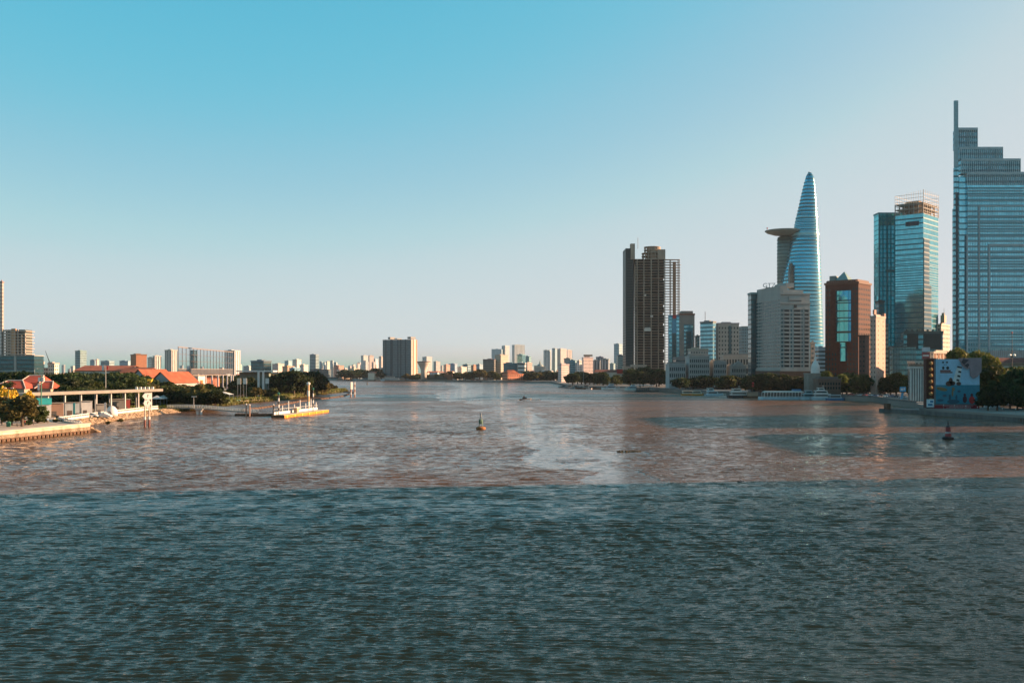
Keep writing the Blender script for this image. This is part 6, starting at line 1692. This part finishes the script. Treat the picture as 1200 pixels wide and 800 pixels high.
def red_roof_hall():
    # pavilion with red tiled roofs behind the promenade trees
    def hip(name,label,x0,x1,D,yb,yt,rw=.25,dep=14,roofm=None,wallm=None,over=1.0,ridge=None):
        t = thing(name,label,'hall',(X(x0,D),D,1.8)); W = X(x1,D)-X(x0,D); zb = Z(yb,D)-1.8; zt = Z(yt,D)-1.8
        b = MB(); b.box(over,W-over,over,dep-over,0,zb+.05); b.build('wall', wallm or plain((.42,.33,.26),.8), t)
        b = MB(); r0, r1 = W*rw, W*(1-rw)
        b.add([(0,0,zb),(W,0,zb),(W,dep,zb),(0,dep,zb),(r0,dep*.5,zt),(r1,dep*.5,zt)],[(0,1,5,4),(1,2,5),(2,3,4,5),(3,0,4),(0,3,2,1)]); b.build('roof', roofm or M['red_tile'], t)
        b = MB(); b.tube((r0,dep*.5,zt+.05),(r1,dep*.5,zt+.05),.28,None,6); b.tube((0,0,zb),(r0,dep*.5,zt),.2,None,5); b.tube((W,0,zb),(r1,dep*.5,zt),.2,None,5); b.build('ridge_cap', ridge or plain((.60,.52,.44),.7), t)
        return t
    hip('red_roof_hall','red tiled hipped roof hall at the photo edge behind the promenade tree',-14,30,400,455,446,.3)
    hip('red_roof_hall','upper red tiled roof with pale ridge, middle of the three red roofs',21,46,412,448.5,440,.15)
    hip('red_roof_hall','lower red tiled roof at the right of the three red roofs',40,61,406,455,447,.25,10)
    # long orange warehouses
    def gable(label,x0,x1,D,yb,yt,dep,rot=0,gablecol=(.55,.50,.44),ht=0):
        t = thing('orange_roof_hall',label,'warehouse',(X(x0,D),D,1.8),rot); W = X(x1,D)-X(x0,D); zb = Z(yb,D)-1.8; zt = Z(yt,D)-1.8
        b = MB(); b.box(.6,W-.6,.6,dep-.6,0,zb); b.add([(.6,.6,zb),(.6,dep-.6,zb),(.6,dep*.5,zt-.5),(W-.6,.6,zb),(W-.6,dep-.6,zb),(W-.6,dep*.5,zt-.5)],[(0,2,1),(3,4,5),(0,3,5,2),(1,2,5,4),(0,1,4,3)]); b.build('wall', plain(gablecol,.8), t)
        b = MB(); e=.25
        b.add([(0,0,zb-.2),(W,0,zb-.2),(W,dep*.5,zt),(0,dep*.5,zt),(W,dep,zb-.2),(0,dep,zb-.2),(0,0,zb+e),(W,0,zb+e),(W,dep*.5,zt+e),(0,dep*.5,zt+e),(W,dep,zb+e),(0,dep,zb+e)],[(0,3,2,1),(3,5,4,2),(6,7,8,9),(9,8,10,11),(0,1,7,6),(5,11,10,4),(0,6,9,3),(3,9,11,5),(1,2,8,7),(2,4,10,8)]); b.build('roof', M['orange_tile'], t)
        return t
    gable('longest orange tiled roof rising behind the dark park wood',86,148,640,434.5,428.5,34)
    gable('orange tiled roof joined to the right end of the longest one',135,170,600,441,431,30)
    def gend(label,x0,x1,x2,D,yb,yt,dk=(.40,.37,.35)):
        """gable end seen on the left, long roof slope running back to the right"""
        t = thing('orange_roof_hall',label,'warehouse',(X(x0,D),D,1.8),radians(-14)); W = X(x1,D)-X(x0,D); zb = Z(yb,D)-1.8; zt = Z(yt,D)-1.8; L = 26
        b = MB(); b.box(.4,W-.4,.3,L,0,zb); b.add([(.2,.3,zb),(W-.2,.3,zb),(W*.5,.3,zt-.3),(.2,L,zb),(W-.2,L,zb),(W*.5,L,zt-.3)],[(0,1,2),(5,4,3),(0,2,5,3),(1,4,5,2),(0,3,4,1)]); b.build('wall', plain(dk,.8), t)
        b = MB(); e=.3
        b.add([(-.6,-.3,zb-.3),(W*.5,-.3,zt),(W+.6,-.3,zb-.3),(-.6,L+.5,zb-.3),(W*.5,L+.5,zt),(W+.6,L+.5,zb-.3),(-.6,-.3,zb-.3+e),(W*.5,-.3,zt+e),(W+.6,-.3,zb-.3+e),(-.6,L+.5,zb-.3+e),(W*.5,L+.5,zt+e),(W+.6,L+.5,zb-.3+e)],[(6,7,10,9),(7,8,11,10),(0,3,4,1),(1,4,5,2),(0,1,7,6),(1,2,8,7),(3,9,10,4),(4,10,11,5),(0,6,9,3),(2,5,11,8)]); b.build('roof', M['orange_tile'], t)
        return t
    gend('orange roofed shed showing a grey gable end, left one of the pair',151,176,0,560,446,433)
    gend('orange roofed shed showing a grey gable end, right one beside the glass screen building',176,203,0,530,448,436)
    t = thing('yellow_awning','low yellow awning roof in front of the left orange roofed shed','awning',(X(156,520),520,1.8))
    b = MB(); z = Z(444,520)-1.8; b.prism([(0,0),(9,0),(9,4),(0,4)],z-1.8,z-1.4,[(2,1),(9,1),(9,4),(2,4)]); b.prism([(0,0),(9,0),(9,4),(0,4)],z-1.39,z,[(4,2),(9,2),(9,4),(4,4)]); b.build('sheet', M['yellow'], t)
    for x in (.5,8.5):
        b = MB(); b.box(x-.1,x+.1,.5,.7,0,z-1.8); b.build('post', M['steel'], t)
red_roof_hall()

def glass_screen():
    # big glazed hall front on tall pillars, receding to the right
    D0, D1 = 600, 760
    A = Vector((X(209,D0),D0)); B = Vector((X(273,D1),D1)); d = B-A; L = d.length
    t = thing('glass_screen_hall','large see-through glazed hall front with brown mullions standing on tall white pillars','building',(A.x,A.y,1.8),atan2(d.y,d.x))
    zt = Z(406.5,D0)-1.8; zb = Z(440,D0)-1.8; zm = zb+(zt-zb)*.24
    m, tt, b_ = _new('screen_glass')
    tr = tt.nodes.new('ShaderNodeBsdfTransparent'); tr.inputs[0].default_value = (.96,.98,1.0,1)
    b_.inputs['Base Color'].default_value = (.16,.27,.34,1); b_.inputs['Metallic'].default_value = .6; b_.inputs['Roughness'].default_value = .15
    mx = tt.nodes.new('ShaderNodeMixShader'); mx.inputs[0].default_value = .08
    tt.links.new(tr.outputs[0], mx.inputs[1]); tt.links.new(b_.outputs[0], mx.inputs[2]); tt.links.new(mx.outputs[0], tt.nodes['Material Output'].inputs[0])
    n = 17
    for k in range(n):
        b = MB(); b.box(k*L/n+.25,(k+1)*L/n-.25,0,.12,zm,zt-.3); b.build('glass_pane', m, t)
    b = MB(); b.box(0,L,-.05,.2,zb+.6,zm-.3); b.build('lower_glazing', mat('grey_glazing',(.11,.11,.115),.4,.3,scale=.2,var=.25), t)
    br = plain((.13,.085,.07),.7)
    for k in range(n+1):
        b = MB(); b.box(k*L/n-.14,k*L/n+.14,-.08,.2,zb,zt); b.build('mullion', br, t)
    for z,hh in ((zb,.5),(zm,.35),(zm+(zt-zm)*.36,.14),(zm+(zt-zm)*.68,.14),(zt,.5)):
        b = MB(); b.box(-.3,L+.3,-.12,.24,z-hh/2,z+hh/2); b.build('transom', plain((.22,.18,.16),.7) if hh>.3 else br, t)
    b = MB(); b.box(L*.24,L*.30,.25,2.2,zb,zt-1); b.build('stair_tower', M['g_dark'], t)
    for k in (0,1,3,5.5,7.5,9.5,11.5,13.2,14.8,16.2,17):
        b = MB(); b.box(k*L/n-.45,k*L/n+.45,-.4,.5,0,zb-.26); b.build('pillar', M['white'], t)
    b = MB(); b.box(.5,L*.98,9,9.6,0,zb-1); b.build('back_wall', plain((.30,.11,.07),.8), t)
    b = MB(); b.box(L*.2,L*.32,-4,-1,0,zb-.5); b.build('entrance_box', plain((.7,.58,.48),.7), t)
    b = MB(); b.box(L*.235,L*.275,-4.3,-4.02,.5,zb-3); b.build('orange_banner', plain((.55,.17,.05),.7), t)
    # twin white columns right of it
    for x,D in ((303,640),(308.5,640)):
        t = thing('white_column','tall slim white column, one of a pair among the park trees','column',(X(x,D),D,1.8),0,'twin white columns')
        h = Z(434.5,D)-1.8
        b = MB(); b.box(-.55,.55,-.55,.55,0,h); b.build('shaft', M['white'], t)
        b = MB(); b.box(-.75,.75,-.75,.75,0,.8); b.build('base', M['concrete'], t)
    t = thing('white_hall','low white flat roof spanning behind the twin columns','building',(X(277,690),690,1.8)); h = Z(434,690)-1.8
    b = MB(); b.box(0,20,8,14,0,h-1.2); b.build('wall', plain((.16,.2,.17),.8), t)
    b = MB(); b.box(-1,24,3,16,h-.9,h); b.build('roof', M['white'], t)
    for x,D,lab,c in ((313,640,'small white sign board on legs right of the twin columns','white'),(287,600,'small white billboard between the glass screen and the twin columns','white'),(280,575,'small cream kiosk right of the glass screen pillars','cream')):
        t = thing('sign_board',lab,'sign',(X(x,D),D,1.8)); h = Z(443,D)-1.8
        b = MB(); b.box(-1.1,1.1,0,.3,h-3.4,h); b.build('board', M[c], t)
        b = MB(); b.box(-.9,-.65,.05,.25,0,h-3.4); b.box(.65,.9,.05,.25,0,h-3.4); b.build('legs', M['steel'], t)
glass_screen()

def jetty():
    t = thing('gangway','long thin sloping gangway with white railings from the promenade to the pontoon','gangway',(0,0,0))
    A = Vector((X(197,436),436,2.6)); B = Vector((X(302,423),423,1.1))
    N = 26; pts = []
    for k in range(N+1):
        f = k/N; p = A.lerp(B,f); p.z += .9*sin(pi*f)*(1-f); pts.append(p)
    d = MB(); 
    for p,q in zip(pts,pts[1:]): d.add([(p.x,p.y-1.2,p.z-.45),(q.x,q.y-1.2,q.z-.45),(q.x,q.y+1.2,q.z-.45),(p.x,p.y+1.2,p.z-.45),(p.x,p.y-1.2,p.z),(q.x,q.y-1.2,q.z),(q.x,q.y+1.2,q.z),(p.x,p.y+1.2,p.z)],[(0,3,2,1),(4,5,6,7),(0,1,5,4),(2,3,7,6)])
    d.build('deck', plain((.20,.22,.21),.8), t)
    for sy in (-1.15,1.15):
        r = MB()
        for p,q in zip(pts,pts[1:]):
            for z in (1.15,.62): r.tube((p.x,p.y+sy,p.z+z),(q.x,q.y+sy,q.z+z),.09,None,4)
            r.tube((p.x,p.y+sy,p.z),(p.x,p.y+sy,p.z+1.2),.09,None,4)
        r.build('railing', plain((.66,.68,.64),.6), t)
    for x in (231.5,235.5):
        b = MB(); D = 420; b.cyl(X(x,D+8),D+8,-1,1.9,.55,.6,10); b.build('pier', M['white'], t)
    b = MB(); xx = X(233.5,428); b.box(xx-1.6,xx+1.6,426.8,429.2,1.9,2.35); b.build('pier_cap', M['concrete'], t)
    D = 426; t = thing('lamp_mast','thin grey T shaped lamp mast on the gangway','street lamp',(X(227,D),D,2.6)); h = Z(464.5,D)-2.6
    b = MB(); b.lathe(0,0,[(.22,0),(.12,h)],8); b.build('pole', M['steel'], t)
    b = MB(); b.box(-.9,1.2,-.12,.12,h-.15,h+.1); b.build('cross_arm', M['lamp'], t)
    # brown floating walkway
    t = thing('floating_walkway','dark brown floating walkway between the gangway and the orange pontoon','pontoon',(0,0,0))
    b = MB(); b.box(X(281,421),X(326,415),413,417.5,-.3,.9); b.build('float', M['timber'], t)
    b = MB(); b.box(X(281,421),X(326,415),412.9,412.99,.9,1.9);
    r = MB(); xa, xb = X(283,421), X(325,415)
    for k in range(12): r.tube((xa+(xb-xa)*k/11,413.2,.9),(xa+(xb-xa)*k/11,413.2,2.0),.06,None,4)
    r.tube((xa,413.2,2.0),(xb,413.2,2.0),.06,None,4); r.build('railing', M['steel'], t)
    for x,h,lab in ((288.5,4.6,'thick brown mooring pile left of the floating walkway middle'),(292.5,4.4,'pale mooring pile close beside the thick brown one'),(320.5,4.4,'dark thin mooring pile at the right end of the floating walkway')):
        t = thing('mooring_pile',lab,'pile',(X(x,411),411,0)); b = MB(); b.cyl(0,0,-1,h,.28,.28,10); b.build('shaft', plain((.40,.25,.18),.8) if 'brown' in lab else M['steel'] if 'pale' in lab else M['dark'], t)
        b = MB(); b.lathe(0,0,[(.32,h+.003),(.32,h+.3),(.1,h+.5)],10); b.build('cap', M['white'], t)
    # orange pontoon dock
    A = Vector((-90.5,396)); B = Vector((-83.5,456)); d = (B-A); L = d.length
    t = thing('pontoon_dock','long orange hulled pontoon dock with white railings and posts','pontoon',(A.x,A.y,0),atan2(d.y,d.x))
    b = MB(); b.prism([(0,-2.6),(L-2,-2.6),(L,-1.6),(L,1.6),(L-2,2.6),(0,2.6)],-.4,1.0); b.build('hull', M['orange'], t)
    b = MB(); b.box(-.05,.02,-2.62,2.62,-.3,.9); b.box(.02,L*.5,2.602,2.7,-.3,.9); b.build('dark_fender', M['timber'], t)
    b = MB(); b.box(.3,L-2.5,-2.2,2.2,1.002,1.15); b.build('deck', M['concrete'], t)
    b = MB()
    for k in range(6): b.box(2+k*L/6.5,3.4+k*L/6.5,-2.75,-2.602,.0,.9)
    b.build('tyre_fender', plain((.7,.42,.06),.6), t)
    b = MB(); b.box(1,L-4,1.9,2.05,1.15,2.15); b.build('white_panel_wall', M['white'], t)
    r = MB()
    for k in range(24): r.tube((1+(L-5)*k/23,2.0,2.5),(1+(L-5)*k/23,2.0,3.2),.05,None,4)
    r.tube((1,2.0,3.2),(L-4,2.0,3.2),.06,None,4); r.build('railing', M['white'], t)
    for k in range(8):
        b = MB(); b.cyl(4+k*L/8.3,2.2,1.15,6.0-(k%2)*1.6,.24,.24,8); b.build('white_post', M['white'], t)
    b = MB(); b.box(L*.34,L*.38,-.7,.7,1.15,2.9); b.build('ticket_desk', plain((.45,.30,.18),.7), t)
    b = MB(); b.box(L*.33,L*.39,-.9,.9,2.9,3.3); b.build('desk_roof', plain((.6,.5,.38),.7), t)
    # striped guide piles
    def striped(label,x,yb,yt,D,r=.32,top='green',n=7,c0=(.72,.70,.66),c1=(.06,.06,.06)):
        t = thing('striped_pile',label,'pile',(X(x,D),D,0)); h = Z(yt,D)
        for k in range(n):
            b = MB(); b.cyl(0,0,-1 if k==0 else h*.9*k/n+.004,h*.9*(k+1)/n,r,r,10); b.build('stripe_band', plain(c0 if k%2 else c1,.6), t)
        b = MB(); b.lathe(0,0,[(r*1.1,h*.9+.004),(r*1.6,h*.93),(r*1.6,h*.97),(r*.5,h)],10); b.build('head', M['green'] if top=='green' else M['white'], t)
    striped('black and white striped pile with green head at the near dock end',326.5,488,459.5,400)
    striped('thin black and white striped pile at the far dock end',367,484,454,440,.26)
    striped('thick white topped guide pile between the two striped piles of the dock',361.5,483,447.5,445,.5,'white',5,(.72,.69,.64),(.55,.36,.2))
    D = DW(465); t = thing('channel_marker','pair of red and white striped posts with white sign in mid water off the headland','navigation mark',(X(413.5,D),D,0),radians(38)); s = D/F; zz = lambda y: Z(y,D)
    for dx in (-1.6,1.4):
        for k in range(6):
            b = MB(); b.cyl(dx,0,-1 if k==0 else zz(465-k*2.9)+.01,zz(465-(k+1)*2.9),.5,.5,8); b.build('stripe_band', M['white'] if k%2 else plain((.4,.22,.16),.7), t)
    b = MB(); b.box(-2.1,-.3,-.7,-.52,zz(456),zz(447.5)); b.build('sign', M['white'], t)
    # floating booms
    def boom(label,pts,m,r=.6):
        t = thing('floating_boom',label,'boom',(0,0,0)); b = MB(); rr = random.Random(len(pts))
        for (xa,ya),(xb,yb) in zip(pts,pts[1:]):
            n = max(1,int(Vector((xb-xa,yb-ya)).length/3.2))
            for k in range(n):
                p = (xa+(xb-xa)*k/n,ya+(yb-ya)*k/n,.12); q = (xa+(xb-xa)*(k+.9)/n,ya+(yb-ya)*(k+.9)/n,.12); b.tube(p,q,r*rr.uniform(.8,1.1),None,6)
        b.build('float', m, t)
        return t
    W_l = lambda x,y: ((x-600)/F*DW(y),DW(y))
    boom('long brown floating boom curving behind the orange dock',[W_l(284,481),W_l(305,478.5),W_l(330,474.5),W_l(352,470.5),W_l(385,467)],M['timber'],.7)
    boom('short dark brown floating boom reaching out from the headland',[W_l(386,466.5),W_l(402,464.5),W_l(409,462)],M['timber'],.8)
    boom('rusty brown floating boom pointing to the channel marker',[W_l(372,456.5),W_l(392,457.5),W_l(404,459.5),W_l(416,461)],M['rust'],.9)
jetty()

def green_bank():
    # vegetation along the shore and nets
    g = MB(); rr = random.Random(31); V = []
    line = [(-150,450),(-152,505),(-149,585),(-143,656),(-150,772),(-146,880),(-151,935)]
    gm = {}
    for nm,mk,n,offs in (('bank_grass','leaf_bright',9000,(-24,1.0)),('bank_reeds','leaf_olive',2600,(-3,1.8))):
        mb = MB()
        for k in range(n):
            f = rr.random()*(len(line)-1); i = min(int(f),len(line)-2); u = f-i
            x = line[i][0]+(line[i+1][0]-line[i][0])*u+rr.uniform(*offs); y = line[i][1]+(line[i+1][1]-line[i][1])*u
            z = 1.75 if x < line[i][0]+(line[i+1][0]-line[i][0])*u-.2 else .4
            h = rr.uniform(.5,1.3); a = rr.uniform(0,pi); w_ = rr.uniform(.3,.7)
            mb.add([(x-w_*cos(a),y-w_*sin(a),z-.3),(x+w_*cos(a),y+w_*sin(a),z-.3),(x+w_*.6*cos(a)+rr.uniform(-.3,.3),y+w_*.5*sin(a),z+h),(x-w_*.5*cos(a),y-w_*.6*sin(a),z+h*.8)],[(0,1,2,3)])
        tag(mb.build(nm, M[mk]), 'green grass and weeds along the park shore' if nm=='bank_grass' else 'brownish reeds at the water edge of the park', None, None, 'stuff')
    for x0,x1,y0,D,lab in ((256,280,470.5,560,'pale turquoise net sheet spread on the green bank, left piece'),(281,304,468,600,'pale turquoise net sheet spread on the green bank, right piece')):
        t = thing('net_sheet',lab,'net',(X(x0,D),D,1.9)); W = X(x1,D)-X(x0,D); b = MB(); n = 14
        vs = []; fs = []
        for i in range(n+1):
            for j in range(4):
                vs.append((W*i/n, j*1.8+rr.uniform(-.2,.2), .15+.45*abs(sin(i*1.7+j))*rr.uniform(.5,1.2)))
        for i in range(n):
            for j in range(3): o = i*4+j; fs.append((o,o+4,o+5,o+1))
        b.add(vs,fs); b.build('sheet', plain((.20,.52,.42),.7), t)
green_bank()

# ---- left bank trees
tree('olive', X(26,292), 292, 2.3, 8.6, 'bushy olive tree on the river wall promenade, largest near the photo edge', None, 'tree', 1.25)
tree('mid', X(14,300), 300, 2.3, 7.4, 'darker tree just behind the largest promenade tree', None, 'tree', 1.2)
tree('mid', X(46,318), 318, 2.3, 5.2, 'small round dark tree right of the largest promenade tree', None, 'tree', 1.2)
tree('olive', X(2,310), 310, 2.3, 8.0, 'olive tree cut by the photo edge on the promenade', None, 'tree', 1.1)
for x,D,h,lab in ((4.5,318,11,'yellow blossom tree at the photo edge under the red roof'),(12.5,325,10.4,'yellow blossom tree second from the photo edge'),(33,335,9.6,'yellow blossom tree right of the promenade tree top'),(2,300,6.2,'low yellow blossom tree beside the promenade tree'),(131,452,11.8,'yellow blossom tree top behind the canopy, left of a pair'),(146,456,11.8,'yellow blossom tree top behind the canopy, right of a pair')):
    tree('yellow', X(x,D), D, 1.8, h, lab, None, 'blossom_tree', .55)
for x,D,h,lab in ((44,312,2.2,'low round bush at the foot of the small dark tree'),(33,300,1.3,'low dark shrub on the river wall promenade'),(66,318,.9,'clipped low dark hedge bush before the balustrade'),(76,322,.9,'second clipped low bush before the balustrade')):
    tree('bush', X(x,D), D, 2.3, h, lab, None, 'bush', 1.6)
for x,D,h,lab in ((121,331,.9,'small yellowish bush growing on the rubble slope'),(136,345,1.1,'green bush on the rubble slope below the dome tent')):
    tree('shrub_olive', X(x,D)+1.5, D, .9, h, lab, None, 'bush', 1.2)
stand(34, -6, 156, 440, 520, 11, 16.5, ['rain','rain','mid'], 'dark green tree in the dense park wood behind the canopy', 'dense park wood', ZL, 1.05)
stand(16, -4, 120, 400, 440, 9, 13, ['mid','rain'], 'mid green tree along the front of the park wood', 'front of the park wood', ZL, 1.0)
stand(12, 60, 178, 520, 580, 12, 16, ['rain'], 'dark tree at the back of the park wood below the orange roofs', 'back of the park wood', ZL, 1.1)
stand(10, 150, 200, 470, 520, 7.5, 11, ['mid','rain','olive'], 'tree between the canopy end and the orange roofed sheds', 'trees below the orange sheds', ZL, 1.15)
stand(13, 192, 246, 462, 520, 7.5, 11.5, ['olive','mid','mid','rain'], 'sunlit leafy tree in the clump above the gangway', 'clump above the gangway', ZL, 1.25)
stand(7, 224, 256, 452, 474, 5.5, 8, ['mid','rain'], 'low dark tree at the water end of the clump above the gangway', 'low trees at the gangway', ZL, 1.4)
stand(14, 244, 324, 600, 690, 4, 7, ['olive','mid','mid'], 'small park tree between the glass screen pillars and the headland trees', 'small park trees', ZL, 1.2)
stand(16, 322, 372, 680, 800, 13, 17.5, ['rain','rain','mid'], 'large dark spreading tree on the park headland', 'headland trees', ZL, 1.15)
stand(8, 300, 340, 720, 800, 9, 13, ['rain','olive'], 'dark tree at the left flank of the headland trees', 'trees left of the headland', ZL, 1.1)
stand(8, 366, 384, 800, 900, 4, 7, ['shrub_olive','mid'], 'low bush at the tip of the headland', 'headland bushes', ZL, 1.5, 'bush')
stand(7, 276, 300, 640, 760, 8, 13, ['rain'], 'dark tree behind the low white hall roof', 'trees by the white hall', ZL, 1.1)
stand(12, 120, 330, 800, 1000, 11, 16, ['rain','mid','olive'], 'tree far inland between the sheds and the distant towers', 'inland trees', ZL, 1.4)
stand(9, 290, 372, 1050, 1400, 9, 14, ['rain','mid','olive'], 'tree on the far side of the headland before the low houses', 'far inland trees', ZL, 1.6)

# ---- low houses filling the district behind the park
rh = random.Random(77)
def low_house(x,D,w_,h,zb,wallc,roofc,label,group):
    t = thing('low_house',label,'house',(X(x,D),D,zb),rh.uniform(-.5,.5),group); d_ = rh.uniform(8,12)
    b = MB(); b.box(-w_/2,w_/2,0,d_,0,h); b.build('wall', plain(wallc,.8), t)
    b = MB(); zt = h+rh.uniform(1.2,2.6); b.add([(-w_/2-.4,-.4,h+.01),(w_/2+.4,-.4,h+.01),(w_/2+.4,d_+.4,h+.01),(-w_/2-.4,d_+.4,h+.01),(-w_/2,d_/2,zt),(w_/2,d_/2,zt)],[(0,1,5,4),(2,3,4,5),(1,2,5),(3,0,4),(0,3,2,1)]); b.build('roof', plain(roofc,.8), t)
wc = [(.65,.55,.45),(.6,.5,.45),(.5,.5,.5),(.35,.45,.5),(.7,.65,.6)]; rc = [(.45,.15,.1),(.5,.25,.15),(.3,.3,.3),(.4,.2,.15)]
for i in range(46):
    low_house(60+310*(i+rh.random())/46, rh.uniform(1050,1650), rh.uniform(9,20), rh.uniform(7,13), ZL, rh.choice(wc), rh.choice(rc), 'low tiled house in the district between the park and the distant towers','low houses behind the park')
for i in range(34):
    x = 402+160*(i+rh.random())/34
    low_house(x, 1990+rh.uniform(0,160) if x<430 else 1885+rh.uniform(0,120), rh.uniform(10,22), rh.uniform(8,15), ZF, rh.choice(wc), rh.choice(rc), 'low tiled house along the far shore left of the salmon museum','low houses on the far shore')
for i in range(22):
    low_house(618+105*(i+rh.random())/22, rh.uniform(1700,1850), rh.uniform(10,22), rh.uniform(9,16), ZR, rh.choice(wc), rh.choice(rc), 'low tiled house behind the shore trees right of the salmon museum','low houses right of the museum')

# ---- people strolling on the promenade
def person(label,x,y,z,shirt,trousers,rz):
    bm = bmesh.new(); 
    J = [(0,0,.95),(0,0,1.15),(0,0,1.42),(0,.0,1.52),(0,.02,1.64),(0,.02,1.74),(-.19,0,1.40),(-.24,.02,1.12),(-.22,.12,.88),(.19,0,1.40),(.24,.0,1.12),(.23,-.06,.88),(-.10,0,.90),(-.11,.10,.50),(-.11,.02,.06),(-.11,.16,.03),(.10,0,.90),(.11,-.04,.50),(.11,-.14,.06),(.11,0,.03)]
    E = [(0,1),(1,2),(2,3),(3,4),(4,5),(2,6),(6,7),(7,8),(2,9),(9,10),(10,11),(0,12),(12,13),(13,14),(14,15),(0,16),(16,17),(17,18),(18,19)]
    R = [.14,.13,.15,.06,.10,.075,.065,.05,.035,.065,.05,.035,.10,.07,.05,.04,.10,.07,.05,.04]
    me = bpy.data.meshes.new('person'); me.from_pydata(J,E,[]); o = bpy.data.objects.new('person', me); COL.objects.link(o)
    m = o.modifiers.new('skin','SKIN'); 
    for i,v in enumerate(me.skin_vertices[0].data): v.radius = (R[i],R[i]*(.75 if i<3 else 1)); v.use_root = (i==0)
    o.modifiers.new('sub','SUBSURF').levels = 1
    dg = bpy.context.evaluated_depsgraph_get(); me2 = bpy.data.meshes.new_from_object(o.evaluated_get(dg)); o.modifiers.clear(); o.data = me2
    me2.materials.clear(); sk = plain((.36,.22,.15),.6)
    for mm in (sk, plain(shirt,.8), plain(trousers,.8), plain((.02,.015,.012),.6)): me2.materials.append(mm)
    for p in me2.polygons:
        c = p.center; p.use_smooth = True
        p.material_index = 3 if c.z>1.68 or (c.z>1.58 and c.y<-.01) else 0 if c.z>1.5 or (abs(c.x)>.2 and c.z<1.12) else 1 if c.z>.93 else 2 if c.z>.09 else 3
    o.location = (x,y,z); o.rotation_euler = (0,0,rz)
    tag(o,label,'person')
for x,D,lab,s_,tr_ in ((29,296,'person in a red shirt walking under the promenade tree',(.5,.06,.05),(.05,.06,.1)),(39,300,'person in a white shirt standing near the small dark tree',(.7,.68,.65),(.1,.08,.07)),(20,290,'person in a dark jacket on the promenade beside the litter bin',(.04,.04,.05),(.03,.03,.03)),(56,309,'person in a pale blue shirt near the balustrade start',(.3,.45,.6),(.2,.17,.13))):
    person(lab, X(x,D), D, 2.3, s_, tr_, rt.uniform(0,6))
